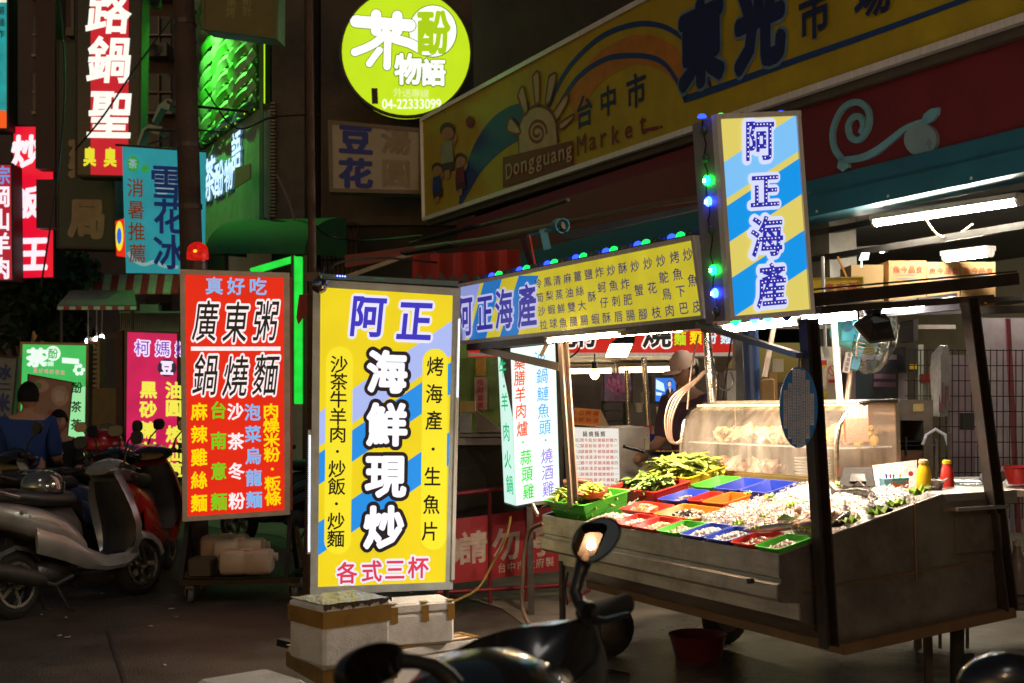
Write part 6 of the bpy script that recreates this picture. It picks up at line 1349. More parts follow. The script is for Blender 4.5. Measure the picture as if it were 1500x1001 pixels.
def bottle(name, label, x, y0, y1, Y, r, body, cap):
    p = at(x, y1, Y); h = (at(x, y0, Y) - p).length; root = thing(name, label, 'bottle', p)
    m = MB(); m.lathe(p, UP, [(0, .001), (0, r), (.01, r * 1.03), (h * .5, r * 1.0), (h * .68, r * .85), (h * .84, r * .62), (h * .86, r * .6), (h * .86, .001)], 20); mesh_obj('body', m, body, root, True)
    m = MB(); m.lathe(p + UP * h * .865, UP, [(0, .001), (0, r * .72), (h * .10, r * .66), (h * .13, r * .5), (h * .14, .001)], 16); mesh_obj('cap', m, cap, root, True)
bottle('squeeze_bottle', 'yellow mustard squeeze bottle beside the white printed board', 1354, 673, 719, 5.95, .033, PL['yellow'], pbr('tan_cap', (.45, .33, .15), .5))
bottle('squeeze_bottle', 'red sauce bottle with yellow cap near the sink', 1388, 674, 716, 6.15, .031, pbr('ketchup_red', (.60, .03, .02), .35), PL['yellow'])
cpp = thing('steel_cup', 'small steel cup with a spoon between the yellow and the red bottle', 'cup', at(1370, 717, 5.97))
m = MB(); m.lathe(at(1370, 717, 5.97), UP, [(0, .001), (0, .03), (.04, .042), (.043, .043), (.04, .038), (.004, .028), (.003, .001)], 20); mesh_obj('cup', m, ST, cpp, True)
m = MB(); ptube(m, [(1374, 712, 5.96), (1388, 701, 5.9)], .004, 6); mesh_obj('spoon', m, ALU(), cpp)
m = MB(); m.hexa([at(1352, 726, 5.85), at(1425, 728, 5.9), at(1400, 716, 6.3), at(1345, 716, 6.3)], [p + UP * .005 for p in (at(1352, 726, 5.85), at(1425, 728, 5.9), at(1400, 716, 6.3), at(1345, 716, 6.3))])
single('cutting_board', m, pbr('pinkish_board', (.55, .42, .38), .5), 'pale flat board lying on the rear deck by the red bottle', 'board')

# oval menu tag on the post
ot = thing('oval_menu_tag', 'blue oval menu tag hanging in front of the right front cart post', 'menu tag', at(1170, 656, 5.15))
n_ = facing(8); S = Surf([(1142, 537), (1198, 537), (1198, 656), (1142, 656)], n_, plane_at(1170, 597, 5.14, n_)); S.LAY = .001
m = MB(); S.disc(m, 1170, 597, 28, 0, 59.5, 36); n0 = [v.copy() for v in m.v]; m2 = MB(); m2.prism(n0, -S.N * .004); mesh_obj('board', m2, pbr('bright_blue_plastic', (.02, .16, .50), .4, 0, .1, 5), ot)
def cells(m, red=False):
    for i, x in enumerate((1147.5, 1154, 1160.5, 1167, 1173.5, 1180, 1186.5)):
        top = [575, 565, 543, 541, 545, 560, 580][i]; bot = [625, 640, 648, 652, 650, 640, 620][i]; y = top
        while y < bot:
            if (red and (i * 7 + int(y)) % 23 < 3) or (not red): S.glyph(m, rnd.choice('魚蝦炒飯麵湯肉花枝蛤鮮酥炸'), x + 3, y, 4.2, 3.6, 3, 0) if not red else None
            y += 4.6
for i, x in enumerate((1150.5, 1157, 1163.5, 1170, 1176.5, 1183, 1189.5)):
    top = [572, 562, 541, 541, 543, 557, 577][i]; bot = [628, 643, 651, 655, 653, 643, 623][i]
    art(ot, 'menu_strip', pbr('pale_menu_strip', (.50, .56, .72), .5), lambda m: S.poly(m, [(x - 2.7, top), (x + 2.7, top), (x + 2.7, bot), (x - 2.7, bot)], 1))
def mtxt(m, red):
    rr = random.Random(5)
    for i, x in enumerate((1150.5, 1157, 1163.5, 1170, 1176.5, 1183, 1189.5)):
        top = [572, 562, 541, 541, 543, 557, 577][i]; bot = [628, 643, 651, 655, 653, 643, 623][i]; y = top + 3; k = 0
        while y < bot - 2:
            c = rr.choice('魚蝦炒飯麵湯肉花枝蛤鮮酥炸'); isr = k % 9 == 0
            if isr == red: S.glyph(m, c, x, y, 3.6, 3.4, 2, 0)
            y += 4.3; k += 1
art(ot, 'lettering', pbr('dark_menu_ink', (.03, .04, .12), .6), lambda m: mtxt(m, False)); art(ot, 'lettering', pbr('red_menu_ink', (.5, .05, .08), .6), lambda m: mtxt(m, True))
m = MB(); ptube(m, [(1170, 538, 5.14), (1171, 524, 5.2)], .003, 5); mesh_obj('string', m, BLACK(), ot)

# ---- fan on its pole behind the case
fn = thing('pedestal_fan', 'light blue industrial fan with wire cage tilted on a pole behind the glass case', 'fan', at(1245, 585, 6.75))
FB = pbr('turquoise_fan_paint', (.06, .42, .50), .4, 0, .2, 6, .05)
cF = at(1281, 497, 6.75); axF = (V((.72, -.62, -.30))).normalized(); xF = axF.cross(UP).normalized(); yF = xF.cross(axF)
m = MB()
R0 = .185
for k in range(56):
    a = 2 * math.pi * k / 56; d = xF * math.cos(a) + yF * math.sin(a)
    m.tube([cF + axF * .085 + d * .03, cF + axF * .075 + d * R0 * .55, cF + axF * .04 + d * R0 * .93, cF + d * R0], .0016, 4, False)
    m.tube([cF - axF * .07 + d * .06, cF - axF * .06 + d * R0 * .6, cF - axF * .03 + d * R0 * .95, cF + d * R0], .0014, 4, False)
mesh_obj('cage_wires', m, pbr('chromed_wire', (.55, .50, .42), .3, .9), fn)['kind'] = 'stuff'
m = MB(); ring = [cF + (xF * math.cos(2 * math.pi * k / 40) + yF * math.sin(2 * math.pi * k / 40)) * R0 for k in range(41)]; m.tube(ring, .005, 8, False); ring = [cF + axF * .07 + (xF * math.cos(2 * math.pi * k / 30) + yF * math.sin(2 * math.pi * k / 30)) * R0 * .6 for k in range(31)]; m.tube(ring, .0025, 6, False); mesh_obj('cage_ring', m, pbr('chromed_wire', (.55, .50, .42), .3, .9), fn, True)
for k in range(3):
    m = MB(); a0 = 2 * math.pi * k / 3; R = []
    for j in range(7):
        r = .03 + (R0 - .045) * j / 6; w_ = .18 + .55 * math.sin(math.pi * (j + 1) / 8); row = []
        for s_ in (-1, -.33, .33, 1): a = a0 + s_ * w_; d = xF * math.cos(a) + yF * math.sin(a); row.append(cF + d * r + axF * s_ * .03)
        R.append(row)
    m.loft(R, cap=False, closed=False); mesh_obj('blade', m, pbr('pale_teal_blade', (.22, .50, .50), .3), fn, True)
m = MB(); m.cyl(cF - axF * .02, cF + axF * .03, .035, n=14); mesh_obj('hub', m, FB, fn, True)
m = MB(); m.lathe(cF - axF * .06, -axF, [(0, .001), (0, .075), (.02, .085), (.15, .075), (.17, .06), (.172, .001)], 18); mh = mesh_obj('motor_housing', m, FB, fn, True)
m = MB(); e_ = cF - axF * .233
for k in range(12): a = 2 * math.pi * k / 12; d = xF * math.cos(a) + yF * math.sin(a); m.bar(e_ + d * .015, e_ + d * .055, .006, .003)
mesh_obj('vent', m, pbr('dark_teal', (.02, .15, .2), .5), mh)
m = MB(); pbox(m, 1233, 466, 1262, 500, 6.72, .12); mesh_obj('control_box', m, FB, fn)
m = MB(); m.lathe(at(1241, 478, 6.715), (0, -1, 0), [(0, .03), (.003, .03), (.003, .001)], 16); mesh_obj('vent', m, pbr('dark_teal', (.02, .15, .2), .5), fn)
m = MB(); ptube(m, [(1239, 610, 6.7), (1247, 548, 6.72), (1256, 500, 6.75)], .02, 10); mesh_obj('pole', m, pbr('copper_lit_pipe', (.42, .30, .22), .35, .8), fn, True)
m = MB(); m.bar(at(1250, 542, 6.66), at(1259, 508, 6.68), .04, .03); mesh_obj('tilt_bracket', m, pbr('worn_teal', (.08, .22, .24), .5, .3), fn)
m = MB(); q = [at(1235, 545, 6.62), at(1244, 547, 6.62), at(1249, 517, 6.62), at(1240, 516, 6.62)]; m.hexa([p + V((0, .02, 0)) for p in q], q); mesh_obj('tag', m, pbr('cream_tag', (.6, .5, .4), .6), fn)
n_ = facing(0); S = Surf([(1240, 516), (1249, 517), (1244, 547), (1235, 545)], n_, plane_at(1242, 531, 6.61, n_)); art(fn, 'tag_lettering', pbr('dark_ink', (.05, .03, .03), .6), lambda m: S.text(m, '電扇開關', 1244, 520, 1240, 541, 5, 6, 1, .02))
m = MB(); m.bar(at(1221, 468, 6.5), at(1231, 594, 6.5), .03, .02); single('white_strut', m, pbr('white_lit_strut', (.75, .72, .68), .4), 'bright white upright strut between the oval tag and the fan', 'post')

# ---- oven / grill behind the case
ov = thing('steel_grill_oven', 'sooty steel grill oven with dark open mouth behind the showcase', 'oven', at(1300, 720, 6.9))
OVM = pbr('sooty_oven_steel', (.19, .16, .13), .45, .7, .35, 3, .15, dirt=.6, dirtcol=(.05, .035, .025), ds=4)
m = MB(); pbox(m, 1190, 586, 1367, 616, 6.9, .42); mesh_obj('hood', m, OVM, ov)
m = MB(); pbox(m, 1353, 616, 1367, 720, 6.9, .42); pbox(m, 1264, 616, 1275, 720, 6.9, .42); pbox(m, 1264, 616, 1367, 770, 7.28, .04); mesh_obj('cheek', m, OVM, ov)
m = MB(); pbox(m, 1275, 660, 1353, 690, 6.92, .36); pbox(m, 1270, 690, 1360, 770, 6.9, .4); mesh_obj('firebox', m, pbr('browned_steel', (.20, .12, .075), .4, .7, .4, 5), ov)
m = MB()
for y in (646, 652): pbox(m, 1275, y, 1353, y + 1.6, 6.93, .3)
pbox(m, 1326, 640, 1329, 668, 6.91, .02); pbox(m, 1300, 640, 1318, 650, 6.95, .15); mesh_obj('grill_rack', m, BLACK(), ov)
m = MB(); pbox(m, 1338, 592, 1353, 603, 6.89, .005); mesh_obj('label', m, pbr('yellow_label', (.35, .25, .08), .6), ov)
# steel divider, faucet, sink
m = MB(); pbox(m, 1370, 644, 1374, 716, 6.75, .03); pbox(m, 1390, 634, 1394, 716, 6.75, .03); pbox(m, 1358, 652, 1372, 654, 6.74, .02)
single('steel_uprights', m, OVM, 'pair of thin steel uprights between the oven and the sink', 'rack')
sk = thing('sink_table', 'stainless sink table at the right edge behind the rear cart post', 'sink', at(1450, 880, 6.6))
m = MB()
a_, b_, c_, d_ = at(1345, 728, 6.2), at(1560, 730, 6.2), at(1560, 700, 7.4), at(1330, 700, 7.2); z_ = .93
for p in (a_, b_, c_, d_): p.z = z_
m.hexa([p - UP * .03 for p in (a_, b_, c_, d_)], [a_, b_, c_, d_]); mesh_obj('worktop', m, ST, sk)
m = MB(); bc_ = (a_ + b_ + c_ + d_) / 4 + V((-.12, .0, .002)); m.lathe(bc_, UP, [(.001, .16), (.004, .17), (.006, .165), (-.002, .15), (-.001, .001)], 24); mesh_obj('basin', m, pbr('basin_steel', (.25, .27, .28), .25, 1), sk, True)
m = MB(); b2 = at(1392, 712, 6.9); m.tube([b2, b2 + UP * .20, b2 + V((-.02, 0, .27)), b2 + V((-.07, 0, .30)), b2 + V((-.12, 0, .27)), b2 + V((-.14, 0, .22))], .009, 8); mesh_obj('faucet', m, ALU(), sk, True)
for p in (a_, b_, c_, d_): m = MB(); q = p.lerp((a_ + c_) / 2, .06); m.bar(q - UP * .03, V((q.x, q.y, 0)), .035); mesh_obj('leg', m, DS, sk)
m = MB(); m.bar(a_ - UP * .55, b_ - UP * .55, .03); m.bar(d_ - UP * .55, c_ - UP * .55, .03); mesh_obj('cross_rail', m, DS, sk)
m = MB(); m.hexa([p - UP * .57 for p in (a_, b_, c_, d_)], [p - UP * .55 for p in (a_, b_, c_, d_)]); mesh_obj('lower_shelf', m, ST, sk)
for i, (x, dY) in enumerate(((1444, 0), (1466, .06), (1490, .02))):
    p = at(x, 815, 6.55 + dY); p.z = .385; r = thing('cleaner_bottle', ['white cleaner bottle with green label on the shelf under the sink', 'grey cleaner bottle in the middle of the shelf under the sink', 'grey cleaner bottle at the right under the sink'][i], 'bottle', p, 'bottles under the sink')
    m = MB(); m.lathe(p, UP, [(0, .001), (0, .045), (.01, .05), (.15, .05), (.19, .03), (.22, .018), (.24, .018), (.24, .001)], 18); mesh_obj('body', m, pbr(['white_jug', 'grey_jug'][min(i, 1)], [(.5, .5, .48), (.2, .18, .18)][min(i, 1)], .4), r, True)
    m = MB(); m.cyl(p + UP * .24, p + UP * .265, .021, n=12); mesh_obj('cap', m, pbr('white_cap', (.5, .5, .5), .5), r)
    if i == 0: m = MB(); m.lathe(p + UP * .03, UP, [(0, .0512), (.09, .0512)], 18); mesh_obj('label', m, pbr('green_red_label', (.08, .3, .08), .5), r)
p = at(1500, 699, 6.5); p.z = .94
rb = thing('red_basin', 'round red plastic basin on the sink table at the right picture edge', 'basin', p)
m = MB(); m.lathe(p, UP, [(0, .001), (0, .075), (.08, .098), (.085, .105), (.088, .102), (.08, .092), (.006, .072), (.005, .001)], 26); mesh_obj('tub', m, PL['red'], rb, True)
p = at(1458, 697, 6.7); p.z = .94; m = MB(); lump(m, p + UP * .03, .05, 14, 8, (1.2, 1, .9)); lump(m, p + V((-.05, 0, .02)), .035, 12, 7, (1, 1, .9)); single('white_plastic_bag', m, pbr('milky_bag', (.45, .45, .45), .3, 0, .2, 20, .4), 'crumpled pale plastic bag beside the sink basin', 'bag', smooth=True)
# wire mesh partition and its pale panels
wm = thing('wire_mesh_partition', 'black wire mesh partition behind the sink at the right', 'fence', at(1420, 700, 7.6))
m = MB()
for k in range(30): x = 1330 + k * 9.3; m.bar(at(x, 512, 7.6), at(x, 760, 7.6), .005, .005)
for k in range(11): y = 513 + k * 22.4; m.bar(at(1326, y, 7.595), at(1600, y + 1, 7.595), .006, .006)
mesh_obj('wire', m, pbr('black_wire', (.03, .028, .028), .5, .4), wm)['kind'] = 'stuff'
wp = thing('pale_panel_wall', 'pale purple stained panels standing behind the wire mesh', 'panel', at(1430, 760, 8.2))
for i, (x0, x1, c_) in enumerate(((1392, 1428, (.26, .20, .24)), (1429, 1476, (.40, .37, .42)), (1480, 1600, (.40, .38, .40)))):
    m = MB(); pbox(m, x0, 466 if i else 520, x1, 780, 8.3 + .01 * i, .03); mesh_obj('panel', m, pbr('stained_lilac_%d' % 0 if i != 0 else 'dim_mauve', c_, .7, 0, .3, 2, .1, dirt=.6, dirtcol=(.20, .12, .16), ds=2.5), wp)
m = MB(); m.bar(at(1476, 467, 8.2), at(1492, 780, 8.2), .03, .02); mesh_obj('edge_strip', m, pbr('maroon_strip', (.22, .05, .07), .6), wp)
bg_ = thing('hanging_plastic_bag', 'white plastic bag and gloves hung on the wire mesh', 'bag', at(1378, 610, 7.5))
m = MB(); ring = lambda y, x0, x1, d: [at(x0, y, 7.52), at((x0 + x1) / 2, y + 1, 7.48 - d), at(x1, y, 7.52), at((x0 + x1) / 2, y, 7.56)]
m.loft([ring(506, 1376, 1388, .0), ring(520, 1364, 1392, .03), ring(545, 1362, 1394, .06), ring(580, 1364, 1392, .05), ring(610, 1366, 1388, .02)]); mesh_obj('bag', m, pbr('white_film', (.55, .53, .52), .35, 0, .3, 25, .6, 30), bg_, True)
m = MB(); pbox(m, 1376, 560, 1382, 604, 7.44, .01); pbox(m, 1386, 566, 1390, 596, 7.44, .01); mesh_obj('print', m, pbr('maroon_print', (.15, .07, .09), .6), bg_)
m = MB(); pbox(m, 1411, 605, 1427, 630, 7.5, .06); pbox(m, 1444, 604, 1456, 628, 7.5, .06); single('grey_socket_boxes', m, DARKP(), 'two dark grey boxes mounted on the mesh either side of the rear post', 'box')
# sink-side room: fridge window, cupboards, posters
fw = thing('fridge_door', 'glass fridge door with purple frame behind the fan', 'fridge', at(1290, 690, 8.6))
m = MB(); pbox(m, 1247, 520, 1330, 700, 8.6, .5); mesh_obj('cabinet', m, pbr('lilac_metal', (.32, .30, .40), .45, .2), fw)
m = MB(); pbox(m, 1254, 527, 1316, 584, 8.585, .008); mesh_obj('glass_door', m, pbr('dark_blue_glass', (.03, .045, .06), .12), fw)
m = MB()
for y in (548, 560): pbox(m, 1280, y, 1312, y + 7, 8.578, .005)
mesh_obj('shelf_goods', m, pbr('dim_goods', (.14, .08, .14), .6), fw)
m = MB(); pbox(m, 1192, 508, 1232, 592, 8.7, .4); r = single('cream_cabinet', m, pbr('cream_enamel', (.62, .58, .46), .45), 'cream cabinet with notices behind the white strut', 'cabinet')
nt_ = thing('notice_poster', 'red and yellow notices taped on the cream cabinet', 'poster', at(1205, 590, 8.65))
n_ = facing(0); S = Surf([(1190, 520), (1232, 520), (1232, 592), (1190, 592)], n_, plane_at(1210, 560, 8.68, n_))
art(nt_, 'sheet', pbr('notice_pale', (.6, .5, .38), .7), lambda m: (S.poly(m, [(1193, 528), (1211, 528), (1211, 570), (1193, 570)], 1), S.poly(m, [(1213, 530), (1225, 530), (1225, 566), (1213, 566)], 1)))
art(nt_, 'print', pbr('notice_red', (.55, .04, .06), .7), lambda m: (S.poly(m, [(1193, 528), (1211, 528), (1211, 535), (1193, 535)], 2), S.poly(m, [(1213, 556), (1225, 556), (1225, 561), (1213, 561)], 2), S.stroke(m, [(1219 + 5 * math.cos(k), 543 + 7 * math.sin(k)) for k in [i * .52 for i in range(13)]], 1.4, 2), S.stroke(m, [(1215, 537), (1223, 550)], 1.4, 2)))
art(nt_, 'print', pbr('notice_yellow', (.7, .5, .03), .7), lambda m: (S.poly(m, [(1193, 535.5), (1211, 535.5), (1211, 538), (1193, 538)], 2), S.poly(m, [(1195, 573), (1211, 573), (1211, 583), (1195, 583)], 2)))
art(nt_, 'print', pbr('dark_ink', (.05, .03, .03), .6), lambda m: S.text(m, '公告價目', 1202, 543, 1202, 566, 6, 6, 2, .01))
m = MB(); pbox(m, 1327, 508, 1345, 545, 8.4, .3); pbox(m, 1338, 468, 1345, 500, 8.5, .3); r = single('dark_switch_box', m, DARKP(), 'dark electrical box with yellow sticker left of the mesh', 'switch box')
m = MB(); pbox(m, 1333, 534, 1343, 541, 8.38, .01); single('yellow_sticker', m, PL['yellow'], 'small yellow sticker on the dark electrical box', 'sticker')
m = MB(); pbox(m, 1354, 548, 1361, 562, 8.0, .1); single('red_valve', m, PL['red'], 'small red extinguisher valve behind the mesh', 'valve')
m = MB(); pbox(m, 1345, 505, 1353, 700, 8.5, .05); pbox(m, 1356, 562, 1361, 590, 8.0, .06); single('grey_green_pipe', m, pbr('grey_green_pipe', (.28, .30, .24), .5), 'vertical grey green pipe behind the mesh', 'pipe')
m = MB(); ptube(m, [(1205, 376, 8.3), (1209, 508, 8.3)], .011, 8); m.bar(at(1208, 508, 8.3), at(1212, 524, 8.3), .03, .02); single('hanging_rod', m, pbr('white_rod', (.6, .62, .6), .4), 'thin white rod hanging from the ceiling behind the beam', 'rod')
m = MB(); m.bar(at(1227, 376, 8.6), at(1240, 406, 8.6), .012); single('orange_stick', m, pbr('orange_stick', (.5, .22, .03), .5), 'short orange stick slanting under the hall ceiling', 'stick')
# yellow hall sign and cartons on the shelf
n_ = facing(0); S = Surf([(1188, 408), (1264, 406), (1264, 440), (1188, 442)], n_, plane_at(1226, 420, 8.45, n_)); yh = thing('yellow_hall_sign', 'small yellow sign with red characters half hidden by the roof beam', 'sign', S.p3uv(.5, 1)); S.LAY = .003
art(yh, 'panel', pbr('yellow_sheet', (.62, .42, .02), .5), lambda m: S.full(m)); art(yh, 'lettering', pbr('red_brown_ink', (.35, .06, .02), .6), lambda m: S.text(m, '廣東粥', 1214, 424, 1250, 422, 15, 17, 1, .03))
S.hull(yh, .05, pbr('yellow_edge', (.4, .28, .02), .5), DARKP(), .008)
m = MB(); m.bar(at(1180, 452, 8.95), at(1500, 440, 8.95), .5, .03); m.bar(at(1180, 460, 8.7), at(1560, 452, 8.7), .04, .05); single('carton_shelf', m, DARKP(), 'dark high shelf carrying the brown cartons', 'shelf')
for i, (x0, x1, y0) in enumerate(((1247, 1294, 388), (1302, 1357, 382), (1358, 1406, 384), (1407, 1458, 384))):
    Yc = 8.75 + .02 * i; c = thing('cardboard_carton', ['plain carton turned sideways, leftmost on the high shelf', 'first printed carton right of the sideways one', 'middle printed carton on the high shelf', 'rightmost printed carton on the high shelf'][i], 'carton', at((x0 + x1) / 2, 452, Yc), 'cardboard cartons on the high shelf')
    m = MB(); pbox(m, x0, y0, x1, 452, Yc, .3); mesh_obj('box', m, pbr('corrugated_board', (.42, .27, .12), .8, 0, .2, 4, .1), c)
    S = Surf([(x0, y0), (x1, y0), (x1, 452), (x0, 452)], V((0, -1, 0)), -(Yc - .002)); S.LAY = .002; cx = (x0 + x1) / 2
    if i: art(c, 'print', pbr('carton_red', (.38, .06, .03), .7), lambda m: [S.glyph(m, g, cx - 16 + k * 11, y0 + 13, 10, 10, 1, .02) for k, g in enumerate('魚今品食')]); art(c, 'print', pbr('carton_blue', (.10, .16, .30), .7), lambda m: [S.stroke(m, [(cx - 16, y), (cx + 14, y)], .8, 1) for y in (y0 + 21, y0 + 26)])
m = MB(); ptube(m, [(1262, 392, 8.4), (1262, 378, 8.4)], .006, 6); m.hexa([at(1258, 382, 8.3), at(1272, 381, 8.3), at(1274, 371, 8.4), at(1262, 371, 8.4)], [at(1258, 380, 8.32), at(1272, 379, 8.32), at(1274, 370, 8.42), at(1262, 370, 8.42)])
single('hall_lamp', m, emit('dim_hall_lamp', '#e8f0e0', 1.8, True), 'small pale lamp under the hall ceiling above the yellow sign', 'lamp')
tube_lamp('fluorescent_lamp', 'distant white tube lamp deep in the hall at right', (1384, 378, 9.6), (1452, 370, 9.2), .03, HALL)
tube_lamp('fluorescent_lamp', 'short ceiling tube lamp deep inside the hall behind the sideways carton', (1220, 372, 11.5), (1300, 366, 11.2), .02, HALL)
cable('white_lamp_cord', [(1356, 322, 8.7), (1375, 345, 8.7), (1400, 345, 8.7), (1425, 328, 8.7)], .008, 'pale cord sagging below the long market tube lamp', pbr('cream_cord', (.4, .36, .22), .6))

# ================================================================== neighbouring congee stall behind the cart
YS = 9.6
stl = thing('congee_stall', 'noodle stall with lit red header board seen between the lightbox and the cart pole', 'food stall', at(950, 800, YS))
n_ = facing(0); S = Surf([(686, 462), (1078, 462), (1078, 516), (686, 524)], n_, plane_at(900, 500, YS, n_)); S.LAY = .004
art(stl, 'header_panel', emit('stall_red_light', '#c8180e', .85, True, mott=.15), lambda m: S.full(m))
art(stl, 'lettering_outline', emit('stall_white', '#ffeee8', 1.0), lambda m: [S.glyph(m, c, x, 487, 40, 44, 1, .10) for c, x in (('粥', 748, ), ('粥', 852), ('燒', 962))])
art(stl, 'lettering', emit('stall_black', '#101814', .4), lambda m: [S.glyph(m, c, x, 487, 40, 44, 3, .04) for c, x in (('粥', 748), ('粥', 852), ('燒', 962))])
art(stl, 'lettering', emit('stall_lime', '#b8d818', .95), lambda m: S.glyph(m, '麵', 996, 496, 17, 20, 2, .04)); art(stl, 'lettering', emit('stall_yellow', '#ffd800', .95), lambda m: S.glyph(m, '類', 1019, 495, 17, 20, 2, .04)); art(stl, 'lettering', emit('stall_pale', '#d0e8f4', .95), lambda m: (S.glyph(m, '粉', 1041, 494, 17, 20, 2, .04), S.glyph(m, '麵', 1064, 494, 17, 20, 2, .04)))
m = MB(); pbox(m, 686, 517, 1080, 522, YS - .02, .2); pbox(m, 686, 458, 1080, 462, YS - .02, .3); pbox(m, 686, 462, 1080, 517, YS + .06, .2); mesh_obj('header_frame', m, ALU(), stl)
m = MB(); m.hexa([at(830, 523, YS + .2), at(1075, 522, YS + .2), at(1060, 545, YS + 1.3), at(830, 548, YS + 1.3)], [p + UP * .05 for p in (at(830, 523, YS + .2), at(1075, 522, YS + .2), at(1060, 545, YS + 1.3), at(830, 548, YS + 1.3))]); mesh_obj('canopy', m, pbr('warm_white_soffit', (.62, .50, .34), .5), stl)
SPM = pbr('shiny_pipe', (.6, .55, .5), .25, 1)
for pts, r in (([(943, 524, 9.4), (955, 700, 9.4)], .022), ([(918, 542, 9.9), (922, 640, 9.9)], .02), ([(1049, 545, 9.0), (1049, 700, 9.0)], .02)):
    m = MB(); ptube(m, pts, r, 10); mesh_obj('post', m, SPM, stl, True)
m = MB(); pbox(m, 912, 640, 1010, 645, 9.7, .6); pbox(m, 830, 625, 1010, 760, 10.0, .05); mesh_obj('counter', m, ST, stl)
tube_lamp('fluorescent_lamp', 'warm tube lamp under the stall canopy behind the cart pole', (902, 541, 10.1), (1014, 539, 10.1), .028, emit('stall_tube', '#ffe0b0', 14, True))
tube_lamp('fluorescent_lamp', 'warm tube lamp at the left under the stall canopy', (826, 544, 10.2), (900, 543, 10.2), .02, emit('stall_tube', '#ffe0b0', 14, True))
lb_ = thing('light_bulb', 'round glowing warm bulb hanging under the stall header', 'light bulb', at(871, 545, 9.3))
m = MB(); m.ball(at(871, 548, 9.3), .034, 14, 9, (1, 1, 1.2)); mesh_obj('bulb', m, emit('warm_bulb', '#ffcf7a', 16, True), lb_, True)
m = MB(); ptube(m, [(871, 541, 9.3), (871, 530, 9.3)], .02, 8); ptube(m, [(871, 532, 9.3), (871, 518, 9.3)], .006, 6); mesh_obj('socket', m, BLACK(), lb_)
# white menu cabinet, table sign
n_ = facing(-6); S = Surf([(835, 626), (906, 628), (908, 722), (838, 734)], n_, plane_at(870, 675, 8.9, n_)); S.LAY = .002
mc_ = thing('menu_lightbox', 'white menu board box with rows of tiny red characters behind the cart', 'menu board', S.p3uv(.5, 1))
m = MB(); q = [S.p3uv(0, 1), S.p3uv(1, 1), S.p3uv(1, 0), S.p3uv(0, 0)]; bk_ = V((.42, .32, 0)); q2 = [q[0] + bk_, q[1] + bk_ * .55, q[2] + bk_ * .55, q[3] + bk_]
m.hexa([p - S.N * .01 for p in q2], [p - S.N * .002 for p in q]); mesh_obj('box', m, pbr('white_menu_box', (.72, .68, .62), .45, em=.0), mc_)
art(mc_, 'panel', emit('menu_panel_light', '#f4efe6', .85, True), lambda m: S.full(m))
art(mc_, 'red_column', emit('menu_red', '#d03020', .8), lambda m: S.poly(m, [(834, 626), (839, 626), (842, 735), (837, 736)], 1))
art(mc_, 'lettering', emit('menu_dark', '#5a5048', .7), lambda m: S.text(m, '鍋燒麵類', 857, 636, 883, 636, 6.5, 8, 2, .03))
def mrows(m, cols_, chars):
    rr = random.Random(3)
    for j in range(11):
        for x in cols_: S.glyph(m, rr.choice(chars), x + j * .15, 645 + j * 8.3, 5.2, 5.2, 2, .02)
art(mc_, 'lettering', emit('menu_rust', '#cc6050', .8), lambda m: mrows(m, (853, 859, 865, 871.5, 878, 884, 890, 896), '雞豬牛菜麵飯湯粉')); art(mc_, 'lettering', emit('menu_grey', '#88807a', .7), lambda m: mrows(m, (844, 849, 902), '一二三四五六七八'))
og = thing('orange_table_sign', 'orange folded card with red characters standing on the white menu box', 'table sign', at(860, 624, 8.8))
q = [at(832, 622, 8.8), at(876, 625, 8.75), at(880, 600, 8.85), at(836, 597, 8.9)]; ap = [at(880, 600, 8.85), at(836, 597, 8.9)]; bq = [at(892, 624, 9.0), at(850, 622, 9.05)]
m = MB(); m.hexa([p + V((0, .006, 0)) for p in q], q); mesh_obj('front_card', m, pbr('orange_card', (.72, .28, .05), .6), og); m = MB(); m.poly([ap[0], ap[1], bq[1], bq[0]]); m.poly([q[1], ap[0], bq[0]]); mesh_obj('rear_card', m, pbr('brown_card', (.42, .24, .10), .7), og)
n3 = (q[1] - q[0]).cross(q[3] - q[0]).normalized(); S = Surf([(836, 597), (880, 600), (876, 625), (832, 622)], n3, n3.dot(q[0])); art(og, 'lettering', pbr('red_card_ink', (.60, .06, .02), .6), lambda m: [S.text(m, t, 841, y, 873, y + 2, 8, 7, 3, .03) for t, y in (('今日特價', 605), ('海鮮熱湯', 615))])
# green wall, posters at the left part (between yellow sign and white lightbox)
m = MB(); pbox(m, 672, 500, 735, 650, 10.8, .1); single('green_board', m, pbr('lime_board', (.22, .36, .08), .6, 0, .3, 3), 'green wall board seen between the yellow sign and the white lightbox', 'board')
for i, (x0, x1, y0, y1, c_, l_) in enumerate(((697, 712, 518, 550, (.62, .30, .05), 'orange picture poster on the green board'), (695, 714, 553, 600, (.55, .35, .30), 'pale red flowered scroll poster below the orange one'), (716, 728, 512, 600, (.20, .30, .10), 'green calendar strip at the right of the scroll poster'))):
    m = MB(); pbox(m, x0, y0, x1, y1, 10.7, .01); r = single('wall_poster', m, pbr('poster_paint_%d' % i if 0 else ['orange_poster', 'scroll_poster', 'calendar_poster'][i], c_, .7, 0, .6, 9), l_, 'poster')
n_ = facing(0); S = Surf([(716, 512), (728, 512), (728, 600), (716, 600)], n_, plane_at(722, 560, 10.69, n_)); 
m = MB(); S.text(m, '招財進寶', 704, 560, 704, 594, 9, 9, 1, .03); single('scroll_lettering', m, pbr('notice_red', (.55, .04, .06), .7), 'red characters written on the scroll poster', 'lettering', kind='stuff')
sc_ = thing('dark_side_counter', 'long black counter with pale steel top behind the barrier', 'counter', at(700, 760, 9.4))
